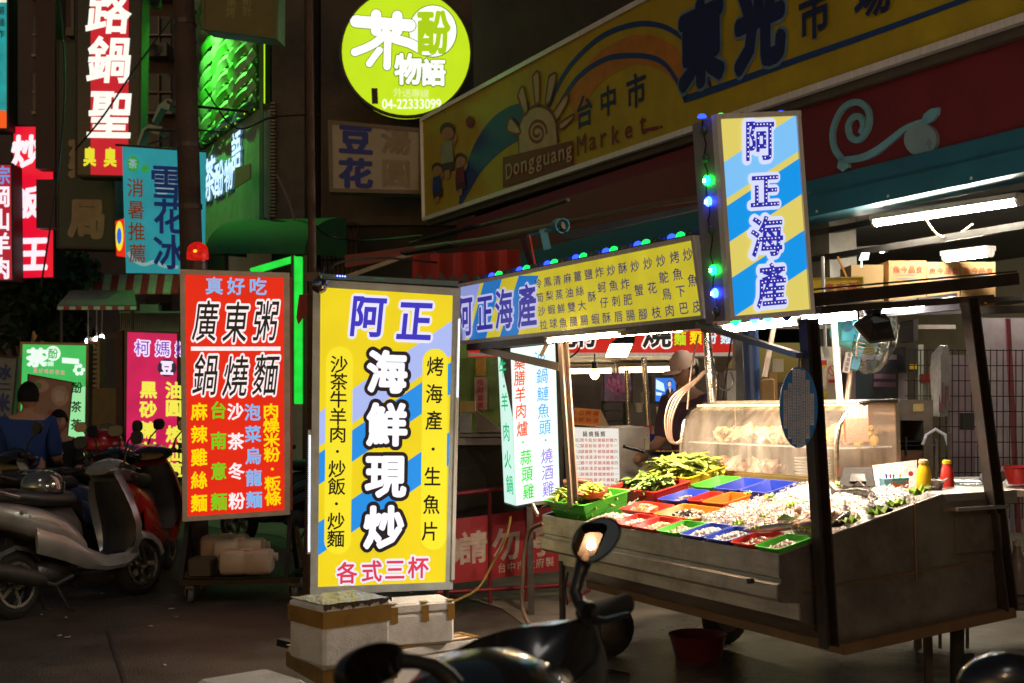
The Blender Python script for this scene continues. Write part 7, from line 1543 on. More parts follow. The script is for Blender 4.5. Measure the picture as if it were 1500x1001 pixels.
m = MB(); pbox(m, 660, 642, 742, 652, 9.35, .5); m.hexa([at(660, 636, 9.9), at(742, 636, 9.9), at(742, 640, 9.4), at(660, 640, 9.4)], [at(660, 633, 9.9), at(742, 633, 9.9), at(742, 637, 9.4), at(660, 637, 9.4)]); mesh_obj('worktop', m, ST, sc_)
m = MB(); pbox(m, 662, 652, 830, 760, 9.45, .5); mesh_obj('body', m, pbr('black_counter_panel', (.022, .02, .019), .4), sc_)
m = MB(); pbox(m, 674, 588, 696, 604, 9.5, .15); single('tan_box', m, pbr('tan_carton', (.5, .30, .10), .7), 'small tan box on the black counter beside the yellow sign', 'box'); 
m = MB(); pbox(m, 674, 606, 690, 634, 9.5, .15); single('clear_jar', m, pbr('cloudy_jar', (.40, .36, .32), .3), 'cloudy plastic container under the tan box on the counter', 'container')
m = MB(); m.prism([at(696, 600, 9.6), at(698, 632, 9.6), at(740, 634, 9.6)], V((0, .25, 0))); single('slanted_steel_chute', m, pbr('brown_steel', (.25, .18, .14), .5, .4), 'slanted brown steel plate on the black counter', 'plate')
# stall interior: back wall, TV, flower poster, fridge, shelves
m = MB(); pbox(m, 830, 540, 1085, 660, 12.4, .1); single('stall_back_wall', m, pbr('stall_back', (.16, .12, .10), .8, 0, .4, 2), 'dim brown wall at the back of the noodle stall', 'wall')
n_ = facing(0); S = Surf([(884, 540), (926, 540), (926, 590), (884, 590)], n_, plane_at(905, 565, 11.9, n_)); S.LAY = .004; fp = thing('flower_poster', 'pink flower poster on the back wall of the noodle stall', 'poster', S.p3uv(.5, 1))
art(fp, 'sheet', pbr('mauve_poster', (.30, .18, .30), .6), lambda m: S.full(m)); art(fp, 'printed_flower', pbr('pink_petal', (.62, .16, .34), .6, 0, .4, 20), lambda m: [S.disc(m, 905 + rnd.gauss(0, 8), 566 + rnd.gauss(0, 11), rnd.uniform(2, 4), 1 + k % 4, n=8, clip=True) for k in range(46)])
S.hull(fp, .03, DARKP(), DARKP(), .01)
tv = thing('television', 'small television showing a blue studio picture in the noodle stall', 'television', at(975, 590, 11.2))
m = MB(); pbox(m, 955, 550, 998, 592, 11.25, .3); mesh_obj('casing', m, BLACK(), tv)
n_ = facing(0); S = Surf([(960, 554), (990, 554), (990, 588), (960, 588)], n_, plane_at(975, 570, 11.24, n_)); S.LAY = .003; art(tv, 'screen', emit('tv_blue', '#2870d8', 1.1, True), lambda m: S.full(m)); art(tv, 'picture', emit('tv_pale', '#c8e4f8', 1.2), lambda m: (S.poly(m, [(961, 556), (972, 562), (974, 574), (961, 570)], 1), S.poly(m, [(961, 574), (970, 576), (968, 580), (961, 579)], 1)))
art(tv, 'picture', emit('tv_dark', '#101828', .5), lambda m: (S.poly(m, [(975, 588), (975, 574), (979, 568), (985, 569), (988, 588)], 2), S.disc(m, 980.5, 562, 3.4, 2, 4.5))); art(tv, 'picture', emit('tv_face', '#e8d0c8', .9), lambda m: (S.disc(m, 980.5, 563, 2.6, 3, 3.8), S.poly(m, [(979, 568), (983, 568), (982, 578)], 3)))
m = MB()
for y in (588, 601, 616): pbox(m, 884, y, 920, y + 2.5, 11.0, .3)
pbox(m, 884, 588, 887, 660, 11.0, .3); pbox(m, 917, 588, 920, 660, 11.0, .3); single('black_shelf_rack', m, BLACK(), 'black shelf rack below the pink flower poster', 'shelf')
for i, (x0, x1, y0, y1, Y, c_, nm, l_, ct) in enumerate(((938, 952, 575, 592, 11, (.45, .38, .32), 'white_container', 'pale container left of the television', 'container'), (962, 976, 596, 622, 10.4, (.62, .60, .60), 'plastic_bag', 'white bag of supplies under the television', 'bag'), (930, 942, 590, 604, 10.8, (.32, .28, .26), 'grey_pot', 'grey pot on the stall counter', 'pot'), (1016, 1022, 526, 546, 9.4, (.6, .56, .46), 'switch_box', 'cream switch box right of the cook', 'switch box'), (1037, 1046, 525, 552, 9.2, (.6, .56, .46), 'meter_box', 'cream meter box beside the shiny cart post', 'meter box'), (944, 951, 640, 660, 8.8, (.5, .45, .3), 'plug_block', 'pale plug block on the thin stall post', 'plug'), (942, 956, 624, 640, 9.3, (.55, .05, .04), 'red_tub', 'red tub beside the menu box', 'tub'), (940, 962, 636, 652, 9.25, (.03, .03, .22), 'navy_tub', 'navy tub below the red tub', 'tub'))):
    m = MB(); a0 = at((x0 + x1) / 2, y1, Y); h_ = (at((x0 + x1) / 2, y0, Y) - a0).length; r_ = (at(x1, y1, Y) - at(x0, y1, Y)).length / 2
    if 'box' in nm or 'block' in nm: m.bbox(a0 + UP * h_ / 2, (r_ * 2, .08, h_), .008)
    else: m.lathe(a0, UP, [(0, .001), (0, r_ * .85), (h_ * .9, r_), (h_, r_ * 1.02), (h_ * .98, r_ * .9), (h_ * .9, .001)], 18)
    single(nm, m, pbr('paint_' + nm, c_, .5), l_, ct, smooth='box' not in nm)
m = MB(); pbox(m, 1075, 640, 1190, 760, 9.2, .1); pbox(m, 1050, 476, 1400, 482, 9.6, .06); single('hall_counter', m, pbr('dim_counter', (.12, .10, .09), .6), 'dim low counter deep in the hall behind the showcase', 'counter')
m = MB(); m.bbox(at(1124, 573, 8.4), (.09, .06, .16), .01); m.bar(at(1132, 545, 8.42), at(1133, 596, 8.42), .05, .03); single('plug_board', m, pbr('wood_board', (.42, .25, .10), .6), 'wooden board with plugs and cream socket box behind the sign corner', 'plug board')
m = MB(); pbox(m, 1132, 526, 1148, 545, 8.5, .06); single('cream_socket', m, pbr('cream_socket', (.55, .5, .36), .5), 'cream socket box above the wooden plug board', 'socket')
m = MB(); pbox(m, 1065, 543, 1078, 596, 8.8, .1); single('white_towel', m, pbr('white_towel', (.6, .58, .54), .8), 'pale towel hanging left of the thick blue pipe', 'towel')
# cable loops
for i, o_ in enumerate((0, 4, 8, 13)):
    cable('coiled_cable', [(1034 - o_ * .2, 484 + 60, 7.0), (1022 - o_ * .4, 558, 7.0), (998 - o_, 582, 7.0), (985 - o_ * .8, 612, 7.0), (984 - o_ * .5, 640, 7.0), (990 - o_ * .2, 650, 7.0), (1000, 648 - o_ * .4, 7.0)], .0065, ['outermost', 'second', 'third', 'innermost'][3 - i] + ' loop of the brown cable bundle left of the shiny cart post', pbr('brown_cable', (.17, .11, .07), .5))
cable('straight_cable', [(1023, 490, 7.1), (1013, 540, 7.1), (1007, 600, 7.1)], .006, 'single brown cable dropping beside the cook', pbr('brown_cable', (.17, .11, .07), .5))
cable('straight_cable', [(1074, 480, 8), (1062, 560, 8), (1055, 600, 8)], .006, 'thin cable slanting right of the shiny cart post')
cable('curly_cable', [(1038, 500, 7.2), (1052, 560, 7.2), (1066, 572, 7.2), (1074, 560, 7.2), (1070, 545, 7.2)], .005, 'thin black looping cable right of the shiny cart post')
cable('curly_cable', [(830, 527, 8.5), (846, 515, 8.5), (850, 500, 8.5), (838, 494, 8.5)], .006, 'black curled cable at the left end under the menu banner')
# wok station
wk = thing('wok_stove', 'black gas stove with a wok at the left end of the glass case', 'stove', at(975, 700, 8.3))
m = MB(); pbox(m, 958, 668, 1000, 700, 8.3, .4); pbox(m, 960, 700, 966, 800, 8.3, .03); pbox(m, 992, 700, 998, 800, 8.3, .03); mesh_obj('stove_body', m, DARKP(), wk)
m = MB(); c = at(980, 668, 8.45); m.lathe(c, UP, [(-.03, .001), (-.02, .10), (.02, .16), (.035, .175), (.03, .165), (-.01, .09), (-.015, .001)], 26); m.tube([c + V((-.16, -.02, .03)), c + V((-.30, -.08, .07))], .012, 8); mesh_obj('wok', m, pbr('wok_iron', (.08, .07, .065), .35, .9), wk, True)
m = MB()
for k in range(14): lump(m, c + V((rnd.uniform(-.07, .07), rnd.uniform(-.07, .05), .02)), .022)
single('stir_fry', m, pbr('stir_fry', (.40, .20, .07), .4), 'food frying in the wok', 'food', kind='stuff', smooth=True)

# ---- red no-parking barrier
ba = thing('no_parking_barrier', 'red steel barrier board asking not to park, standing behind the yellow sign', 'barrier', at(740, 890, 9.2))
n_ = V((.30, -.95, 0)).normalized(); S = Surf([(640, 764), (850, 738), (850, 832), (640, 858)], n_, plane_at(745, 800, 9.0, n_)); S.LAY = .003
RBM = pbr('red_barrier_paint', (.42, .02, .03), .5, 0, .2, 4, .1, dirt=.35, dirtcol=(.08, .02, .02), ds=3)
art(ba, 'board', RBM, lambda m: S.full(m))
m = MB(); q = [S.p3uv(0, 1), S.p3uv(1, 1), S.p3uv(1, 0), S.p3uv(0, 0)]; m.hexa([p - S.N * .02 for p in q], [p - S.N * .003 for p in q]); mesh_obj('board_back', m, RBM, ba)
WBI = pbr('worn_white_paint', (.55, .42, .34), .6, 0, .3, 20, dirt=.3, dirtcol=(.3, .08, .06), ds=6)
art(ba, 'lettering', WBI, lambda m: [S.glyph(m, c, x, y, 40, 46, 1, .045) for c, x, y in (('請', 693, 802), ('勿', 742, 797), ('停', 790, 792), ('車', 836, 788), ('●', 662, 806))])
art(ba, 'lettering', WBI, lambda m: S.text(m, '台中市政府製', 735, 832, 805, 823, 12, 14, 1, .02))
m = MB(); P = [S.p3uv(0, 0) + UP * .17, S.p3uv(1, 0) + UP * .17]; gz = lambda u: V((S.p3uv(u, 1).x, S.p3uv(u, 1).y, 0))
m.tube(P, .018, 10); 
for u in (.03, .36, .62, .97): m.tube([gz(u), S.p3uv(u, 0) + UP * .17], .014, 8)
m.tube([gz(0) + UP * .10, gz(1) + UP * .10], .016, 10)
for u in (.03, .97): m.tube([gz(u) + V((-.1, -.28, .015)), gz(u) + V((.1, .28, .015))], .016, 8)
mesh_obj('tube_frame', m, pbr('dark_red_tube', (.22, .02, .025), .45, .2), ba, True)

# ---- awning bars and dark canopies above the cart
cn = thing('folded_awning', 'rolled dark awning with long tubes above the menu banner', 'awning', at(800, 340, 10))
m = MB(); m.tube([at(560, 372, 13.5), at(715, 352, 11.6), at(828, 330, 10.2)], .035, 12); mesh_obj('roller_tube', m, pbr('brown_roller', (.16, .11, .08), .5, .4), cn, True)
m = MB(); m.lathe(at(818, 332, 10.15), (at(828, 330, 10) - at(818, 332, 10.15)), [(0, .062), (.10, .062), (.10, .05), (.02, .05)], 18); m.bar(at(795, 336, 10.3), at(802, 366, 10.3), .06, .05); m.bar(at(773, 346, 10.4), at(820, 334, 10.2), .03, .02); mesh_obj('blue_bracket', m, pbr('blue_bracket', (.03, .20, .30), .4, .2), cn, True)
m = MB(); m.tube([at(600, 357, 13), at(760, 317, 11.5), at(832, 293, 10.6)], .018, 8); mesh_obj('arm', m, DS, cn, True)
m = MB(); m.tube([at(700, 352, 11.9), at(960, 300, 9.2), at(1030, 290, 8.6)], .022, 8); mesh_obj('arm', m, pbr('brown_roller', (.16, .11, .08), .5, .4), cn, True)
m = MB(); m.hexa([at(826, 350, 9.6), at(1034, 304, 8.2), at(1034, 297, 8.2), at(826, 340, 9.6)], [p + V((0, .1, 0)) for p in (at(826, 350, 9.6), at(1034, 304, 8.2), at(1034, 297, 8.2), at(826, 340, 9.6))]); mesh_obj('rail', m, pbr('blue_grey_rail', (.10, .12, .16), .45, .4), cn)
RT = pbr('red_tarpaulin', (.38, .028, .018), .65, 0, .3, 3, .3, 14)
ta = thing('red_tarpaulin', 'dark red tarpaulin hanging under the awning left of the menu banner', 'tarpaulin', at(680, 410, 11.2))
m = MB(); m.grid(lambda u, v: at(604 + 158 * u, 374 - 9 * u + 42 * v + (3 * abs(math.sin(u * 14)) if v > .9 else 0), 11.4 - 1.0 * u + .05 * math.sin(u * 30)), 40, 6); mesh_obj('sheet', m, RT, ta, True)
m = MB(); m.grid(lambda u, v: at(768 - 8 * u + 14 * v, 345 + 44 * v, 10.4 + .1 * u), 4, 6); mesh_obj('folded_edge', m, pbr('purple_tarp', (.10, .03, .09), .6), ta, True)
m = MB(); m.bar(at(776, 345, 10.3), at(784, 388, 10.3), .012); mesh_obj('hem', m, pbr('bright_red_hem', (.6, .02, .02), .5), ta)
st2 = thing('slanted_awning', 'sloping grey awning edge with reddish underside below the bean pudding sign', 'awning', at(560, 400, 12.5))
m = MB(); m.hexa([at(500, 405, 12.4), at(605, 368, 12.4), at(605, 374, 12.4), at(505, 410, 12.4)], [p + V((0, .06, 0)) for p in (at(500, 405, 12.4), at(605, 368, 12.4), at(605, 374, 12.4), at(505, 410, 12.4))]); mesh_obj('valance', m, pbr('cream_valance', (.35, .30, .20), .7), st2)
m = MB(); m.hexa([at(505, 374, 12.8), at(620, 360, 12.8), at(640, 372, 12.6), at(505, 392, 12.6)], [p + V((0, 1.2, .1)) for p in (at(505, 374, 12.8), at(620, 360, 12.8), at(640, 372, 12.6), at(505, 392, 12.6))]); mesh_obj('roof_sheet', m, pbr('reddish_sheet', (.30, .07, .04), .7), st2)
m = MB()
m.bar(at(620, 352, 12), at(700, 330, 11.4), .12, .02); m.bar(at(590, 372, 12.2), at(660, 360, 12.1), .2, .02)
mesh_obj('loose_slats', m, DARKP(), st2)
for i, (x, w_) in enumerate(((594, 22), (636, 20), (668, 14), (755, 16), (740, 12))):
    pass
dd = thing('scalloped_trim', 'row of small dark scalloped tiles above the left part of the menu banner', 'trim', at(680, 408, 9.6))
m = MB()
for k in range(9): x = 612 + k * 17; m.prism([at(x - 8, 412, 10.6), at(x - 4, 406, 10.6), at(x, 399 + (k % 2) * 3, 10.6), at(x + 5, 406, 10.6), at(x + 8, 412, 10.6)], V((0, .05, 0)))
mesh_obj('tile', m, pbr('black_tile', (.02, .016, .014), .5), dd)['kind'] = 'stuff'
# ================================================================== styrofoam boxes
FOAM = pbr('styrofoam', (.72, .70, .68), .75, 0, .12, 12, .3, 140, dirt=.55, dirtcol=(.22, .19, .15), ds=5)
TAPE = pbr('brown_packing_tape', (.30, .17, .04), .3, 0, .25, 6, .15, 30)
FILM = pbr('torn_plastic_film', (.40, .42, .38), .18, 0, .5, 9, .5, 25)
def foam_box(label, c, dims, rz, lid=.05, tapes='tops', dirtfilm=False, group='styrofoam fish boxes'):
    w_, d_, h_ = dims; r = thing('styrofoam_box', label, 'styrofoam box', c, group, local=True, rz=rz)
    m = MB(); m.bbox((0, 0, (h_ - lid) / 2), (w_, d_, h_ - lid), .012); mesh_obj('body', m, FOAM, r)
    m = MB(); m.bbox((0, 0, h_ - lid / 2 + .001), (w_ * 1.012, d_ * 1.012, lid), .01); mesh_obj('lid', m, FOAM, r)
    m = MB(); t = .0015; W, D = w_ * 1.012 / 2 + .002, d_ * 1.012 / 2 + .002
    if 'r' in tapes:     # band round the lid seam
        z0, z1 = h_ - lid - .035, h_ - lid + .028
        for sx in (1, -1): m.box((sx * W, 0, (z0 + z1) / 2), (t, 2 * D, z1 - z0)); m.box((0, sx * D, (z0 + z1) / 2 + .001), (2 * W, t, z1 - z0))
    if 't' in tapes:
        m.box((0, 0, h_ + .003), (2 * W, .045, t)); m.box((W * .25, 0, h_ + .0045), (.045, 2 * D, t)); 
        m.box((0, D - .015, h_ + .004), (2 * W, .03, t)); m.box((W - .015, 0, h_ + .0055), (.03, 2 * D, t)); m.box((0, -D + .012, h_ + .004), (2 * W, .022, t))
    if 's' in tapes:
        for x in (-.28, .12, .46): m.box((x * w_, -D - .001, h_ - .05), (.035, t, .075)); m.box((x * w_, -D + .02, h_ + .0035), (.035, .05, t))
        for y in (-.25, .3): m.box((W + .001, y * d_, h_ - .05), (t, .035, .075))
    if m.v: mesh_obj('packing_tape', m, TAPE, r)
    if dirtfilm:
        rr = random.Random(8); m = MB(); m.grid(lambda u, v: V(((u - .5) * w_ * .98, (v - .5) * d_ * .98, h_ + .005 + .0015 * math.sin(u * 17 + v * 9) * math.sin(v * 21 - u * 7) + rr.uniform(0, .0015))), 26, 20); mesh_obj('plastic_film', m, FILM, r)
        m = MB(); m.grid(lambda u, v: V(((u - .5) * w_ * 1.03, -D - .003 - .001 * math.sin(u * 90), h_ + .005 - v * (.016 + .006 * math.sin(u * 31) + .004 * math.sin(u * 77)))), 30, 2); mesh_obj('film_edge', m, pbr('dark_film_edge', (.07, .055, .04), .4), r)
    return r
def ground_xy(px, py, z): d = ray(px, py); t = (z - CAM.z) / d.z; return CAM + d * t
# near stack
Yb = 4.55
def corner_box(label, near, left, right, zt, h, **kw):
    """near/left/right: picture points of three top corners at height zt"""
    n_, l_, r_ = (ground_xy(*p, zt) for p in (near, left, right)); u = (r_ - n_); v = (l_ - n_)
    a = math.atan2(u.y, u.x); w_, d_ = u.length, v.length; k = left[0]
    for i in range(12, 80):      # depth so that the far left corner falls where the photograph has it
        q = n_ + V((-math.sin(a), math.cos(a), 0)) * (i * .01) - CAM
        if 750 + FPX * q.dot(_r) / q.dot(_f) < k: break
    d_ = min(i * .01, .46); c = n_ + u / 2 + V((-math.sin(a), math.cos(a), 0)) * d_ / 2
    return foam_box(label, (c.x, c.y, zt - h), (w_, d_, h), a, **kw)
near_h = .24
zt = .62
b1 = corner_box('dirty styrofoam box with peeling film on its lid, topmost of the front stack', (474, 889), (424, 864), (571, 877), zt, .235, tapes='r', dirtfilm=True)
b2 = corner_box('tape wrapped styrofoam box directly under the box with peeling film', (474, 974), (417, 946), (580, 962), zt - .24, .19, tapes='rt')
b2b = corner_box('lowest styrofoam box of the front stack standing on the road', (476, 1068), (412, 1030), (585, 1050), zt - .435, .183, tapes='r')
b3 = corner_box('lone styrofoam box with taped corners at the bottom edge of the picture', (345, 1016), (289, 975), (450, 998), .50, .26, tapes='r')
b3b = corner_box('styrofoam box under the lone box at the bottom edge', (346, 1150), (284, 1095), (456, 1128), .238, .236, tapes='r')
b4 = corner_box('clean white styrofoam box with three tape strips, under the yellow sign', (552, 888), (535, 868), (665, 880), .44, .20, tapes='s')
b5 = corner_box('wide styrofoam box with crossed tape supporting the clean box', (560, 955), (535, 918), (701, 934), .235, .233, tapes='t')
# scraps: black wooden piece
p = ground_xy(420, 943, .35); m = MB(); m.bar(p + V((-.04, .05, .0)), p + V((.1, -.03, -.02)), .04, .03); single('black_stick', m, BLACK(), 'black stick poking out between the stacked front boxes', 'stick')

# ================================================================== scooters
def superring(x, cz, hy, hz, e=2.6, n=20, cy_=0., top=None):
    out = []
    for k in range(n):
        t = 2 * math.pi * k / n; c, s = math.cos(t), math.sin(t)
        out.append(V((x, cy_ + hy * abs(c) ** (2 / e) * (1 if c >= 0 else -1), cz + hz * abs(s) ** (2 / e) * (1 if s >= 0 else -1))))
    return out
def hring(z, cx, hx, hy, e=2.6, n=20):
    out = []
    for k in range(n):
        t = 2 * math.pi * k / n; c, s = math.cos(t), math.sin(t)
        out.append(V((cx + hx * abs(c) ** (2 / e) * (1 if c >= 0 else -1), hy * abs(s) ** (2 / e) * (1 if s >= 0 else -1), z)))
    return out
def scooter(label, loc, rz, paint, accent=None, detail=True, mirrors=True, lean=0., helmet=False, group='scooters parked at the kerb', lens='#3a1008', mirror_n=None):
    r = thing('motor_scooter', label, 'scooter', loc, group, local=True, rz=rz); r.rotation_euler = (lean, 0, rz)
    BK = BLACK(); TR = pbr('scooter_dark_trim', (.028, .026, .026), .5, 0, .3, 8, .08, 70, dirt=.5, dirtcol=(.07, .055, .045), ds=4)
    CH = pbr('dull_chrome', (.45, .42, .38), .28, .95, .3, 8, .05)
    acc = accent or paint
    def O_(nm, m, mt, par=r, sm=True): return mesh_obj(nm, m, mt, par, sm)
    for nm, x in (('front_wheel', .62), ('rear_wheel', -.60)):
        m = MB(); m.lathe((x, -.05, .235), (0, 1, 0), [(.012, .155), (0, .185), (.010, .215), (.03, .232), (.05, .236), (.07, .232), (.09, .215), (.10, .185), (.088, .155)], 32); wh = O_(nm, m, RUBBER())
        m = MB(); m.lathe((x, -.045, .235), (0, 1, 0), [(0, .14), (-.002, .160), (.012, .166), (.078, .166), (.092, .160), (.09, .14), (.06, .135), (.03, .135), (0, .14)], 32)
        for k in range(5):
            a = 2 * math.pi * k / 5; m.bar((x + .03 * math.cos(a), 0, .235 + .03 * math.sin(a)), (x + .14 * math.cos(a), 0, .235 + .14 * math.sin(a)), .03, .04, up=(0, 1, 0))
        m.lathe((x, -.055, .235), (0, 1, 0), [(0, .001), (0, .035), (.11, .035), (.11, .001)], 16); O_('rim', m, CH, wh)
        if nm == 'front_wheel' and detail: m = MB(); m.lathe((x, .052, .235), (0, 1, 0), [(0, .06), (0, .095), (.004, .095), (.004, .06)], 24); O_('brake_disc', m, CH, wh)
    # rear bodywork
    m = MB(); m.loft([superring(x, cz, hy, hz, 3) for x, cz, hy, hz in ((-.96, .80, .03, .03), (-.92, .79, .07, .055), (-.80, .75, .115, .09), (-.60, .69, .145, .115), (-.40, .63, .155, .125), (-.22, .56, .15, .13), (-.10, .48, .14, .13), (-.02, .41, .13, .10))]); O_('rear_body', m, paint)
    m = MB()
    for s_ in (1, -1):   # flank sweep along the floor
        m.loft([[V((x, s_ * (.135 + o_), z + dz * q)) for o_, q in ((0, 1), (.022, .6), (.026, -.5), (.0, -1))] for x, z, dz in ((-.50, .54, .10), (-.25, .46, .10), (-.05, .36, .08), (.15, .30, .055), (.34, .30, .055), (.47, .36, .07))], cap=True)
    O_('side_skirt', m, paint)
    m = MB(); m.loft([superring(x, z, hy, hz, 4) for x, z, hy, hz in ((-.12, .32, .13, .05), (.05, .295, .145, .045), (.25, .295, .145, .045), (.38, .32, .14, .05))]); O_('floorboard', m, TR)
    m = MB(); m.loft([superring(x, cz, hy, hz, 2.8) for x, cz, hy, hz in ((-.78, .845, .07, .02), (-.74, .85, .12, .045), (-.60, .845, .14, .06), (-.42, .815, .145, .055), (-.25, .80, .135, .058), (-.10, .80, .11, .055), (-.04, .79, .07, .035))]); O_('seat', m, pbr('black_vinyl_seat', (.018, .018, .019), .5, 0, .2, 6, .1, 80))
    m = MB(); m.loft([superring(x, cz, hy, hz, 3) for x, cz, hy, hz in ((-.86, .74, .06, .04), (-.6, .66, .12, .10), (-.3, .6, .125, .15), (-.1, .56, .12, .18), (-.03, .50, .10, .16))]); O_('under_seat', m, TR)
    # engine, swing arm, exhaust
    m = MB(); m.loft([superring(x, cz, hy, hz, 3, cy_=.06) for x, cz, hy, hz in ((-.72, .25, .04, .05), (-.55, .27, .07, .085), (-.30, .30, .08, .09), (-.12, .30, .08, .10), (-.02, .31, .05, .07))]); m.lathe((-.58, .09, .26), (0, 1, 0), [(0, .001), (0, .08), (.03, .085), (.04, .05), (.045, .001)], 18); m.lathe((-.22, .12, .30), (0, 1, 0), [(0, .09), (.03, .085), (.035, .05), (.04, .001)], 18); O_('engine', m, pbr('oily_aluminium', (.16, .15, .14), .4, .8, .4, 8, .2))
    m = MB(); m.tube([(-.15, -.10, .24), (-.35, -.13, .20), (-.48, -.15, .24)], .018, 8); m.tube([(-.46, -.16, .24), (-.55, -.165, .27), (-.86, -.17, .36), (-.90, -.17, .37)], [.03, .058, .062, .045], 14); O_('exhaust', m, TR)
    m = MB(); m.tube([(-.62, .02, .42), (-.55, .06, .55)], .03, 10); m.tube([(-.30, .09, .2), (-.22, .12, .02), (-.16, .12, .0)], .011, 6); m.tube([(-.30, -.09, .2), (-.22, -.12, .02), (-.16, -.12, .0)], .011, 6); O_('stand', m, TR)
    m = MB(); m.loft([[V((-.60 + (.262 + o_) * math.cos(a), y, .235 + (.262 + o_) * math.sin(a))) for y, o_ in ((-.06, -.02), (-.05, .012), (.05, .012), (.06, -.02))] for a in [R_(t) for t in (35, 60, 90, 120, 150, 172)]], cap=True); O_('rear_fender', m, TR)
    # front: apron, leg shield, fender, fork
    m = MB(); secs = []
    for z, xf, hw, dp in ((.27, .43, .10, .03), (.34, .49, .16, .05), (.44, .535, .20, .07), (.56, .545, .222, .085), (.68, .52, .215, .09), (.80, .475, .19, .085), (.90, .43, .15, .07), (.97, .40, .10, .05)):
        row = []
        for k in range(13): t = -1 + 2 * k / 12; row.append(V((xf + .035 - dp * 1.6 * abs(t) ** 2.2, hw * t, z)))
        for k in range(13): t = 1 - 2 * k / 12; row.append(V((xf - .01 - dp * 1.5 * abs(t) ** 2.6 - .02, hw * t * .985, z)))
        secs.append(row)
    m.loft(secs); O_('front_apron', m, paint)
    m = MB(); secs = []
    for z, xf, hw, dp in ((.30, .40, .105, .02), (.44, .475, .165, .03), (.56, .485, .185, .045), (.68, .455, .18, .045), (.80, .41, .155, .04), (.90, .375, .125, .03)):
        secs.append([V((xf - .03 - dp * 1.2 * (1 - (2 * k / 10 - 1) ** 2) - .02, hw * (2 * k / 10 - 1), z)) for k in range(11)] + [V((xf - .02, hw * (1 - 2 * k / 10), z)) for k in range(11)])
    m.loft(secs); O_('leg_shield', m, TR)
    m = MB(); m.bbox((.40, 0, .74), (.05, .14, .10), .02); m.lathe((.375, .05, .77), (-1, 0, .2), [(0, .02), (.012, .02), (.012, .001)], 12); O_('glove_box', m, BK)
    m = MB(); m.loft([[V((.62 + (.25 + o_) * math.cos(a), y * (1 if abs(t - 95) < 60 else .8), .235 + (.25 + o_) * math.sin(a))) for y, o_ in ((-.075, -.05), (-.06, .0), (0, .022), (.06, .0), (.075, -.05))] for t in (15, 40, 65, 90, 115, 140, 160) for a in [R_(t)]], cap=True); O_('front_fender', m, acc)
    m = MB()
    for s_ in (1, -1): m.tube([(.62, s_ * .07, .235), (.54, s_ * .07, .50), (.50, s_ * .05, .60)], [.018, .022, .022], 8)
    O_('fork', m, TR)
    # handlebar cowl, headlight
    m = MB(); m.loft([[V((x, y * hw, z + hz * q)) for y, q in ((-1, -.3), (-.9, .35), (-.5, .8), (0, 1), (.5, .8), (.9, .35), (1, -.3), (.6, -.9), (0, -1), (-.6, -.9))] for x, z, hw, hz in ((.24, .98, .13, .03), (.28, .995, .17, .055), (.36, 1.0, .175, .075), (.44, .985, .15, .075), (.50, .96, .10, .05), (.525, .945, .05, .025))]); O_('handlebar_cowl', m, acc)
    m = MB(); m.loft([[V((x, y * hw, z + hz * q)) for y, q in ((-1, 0), (-.7, .7), (0, 1), (.7, .7), (1, 0), (.7, -.7), (0, -1), (-.7, -.7))] for x, z, hw, hz in ((.47, .965, .10, .045), (.522, .945, .075, .036), (.533, .94, .04, .018))]); O_('headlight', m, pbr('headlight_glass', (.30, .30, .28), .08, .2))
    m = MB()
    for s_ in ((1, -1) if mirrors else (1,)): m.tube([(.33, s_ * .12, 1.0), (.30, s_ * .22, 1.0), (.26, s_ * .34, .985)], [.014, .013, .012], 8)
    O_('handlebar', m, TR)
    for s_ in ((1, -1) if mirrors else (1,)):
        m = MB(); m.tube([(.295, s_ * .235, 1.0), (.26, s_ * .345, .985)], .0185, 12); m.tube([(.259, s_ * .345, .985), (.256, s_ * .358, .984)], .022, 12); O_('grip', m, RUBBER())
        m = MB(); m.tube([(.33, s_ * .19, 1.0), (.345, s_ * .23, .995), (.315, s_ * .36, .975)], [.008, .008, .006], 6); O_('brake_lever', m, CH)
        m = MB(); m.bbox((.31, s_ * .195, 1.01), (.05, .05, .045), .012); O_('switch_pod', m, BK)
        if mirrors:
            m = MB(); m.tube([(.325, s_ * .19, 1.02), (.34, s_ * .21, 1.10), (.37, s_ * .27, 1.17)], [.010, .007, .006], 8); O_('mirror_stem', m, BK)
            m = MB(); c = V((.37, s_ * .29, 1.21)); N_ = V((-1, -s_ * .1, .05)).normalized(); X_ = N_.cross(V((0, 0, 1))).normalized(); Z_ = X_.cross(N_)
            sh = lambda k0, d: [c + (X_ * (.062 * abs(math.cos(t)) ** .7 * (1 if math.cos(t) > 0 else -1)) + Z_ * (.048 * abs(math.sin(t)) ** .7 * (1 if math.sin(t) > 0 else -1))) * k0 + N_ * d for t in [2 * math.pi * k / 22 for k in range(22)]]
            m.loft([sh(.3, -.032), sh(.75, -.026), sh(1.0, -.008), sh(1.04, .004), sh(.95, .006)]); mm = O_('mirror', m, BK)
            m = MB(); m.poly(sh(.93, .0075)); O_('mirror_glass', m, pbr('mirror_glass', (.05, .05, .055), .12, .6, 0, 1, 0, rvar=.01), mm, False)
    m = MB(); m.loft([superring(x, .775, hy, hz, 2.4) for x, hy, hz in ((-.90, .09, .035), (-.965, .075, .028), (-.975, .04, .015))]); O_('tail_light', m, pbr('red_tail_lens', (.25, .01, .01), .15))
    for s_ in (1, -1):
        m = MB(); m.ball((.50, s_ * .15, .80), .03, 10, 6, (.6, 1, .8)); O_('turn_signal', m, pbr('amber_lens', (.55, .15, .02), .2))
        m = MB(); m.ball((-.88, s_ * .10, .74), .026, 10, 6, (1, .5, .8)); O_('turn_signal', m, pbr('amber_lens', (.55, .15, .02), .2))
    m = MB()
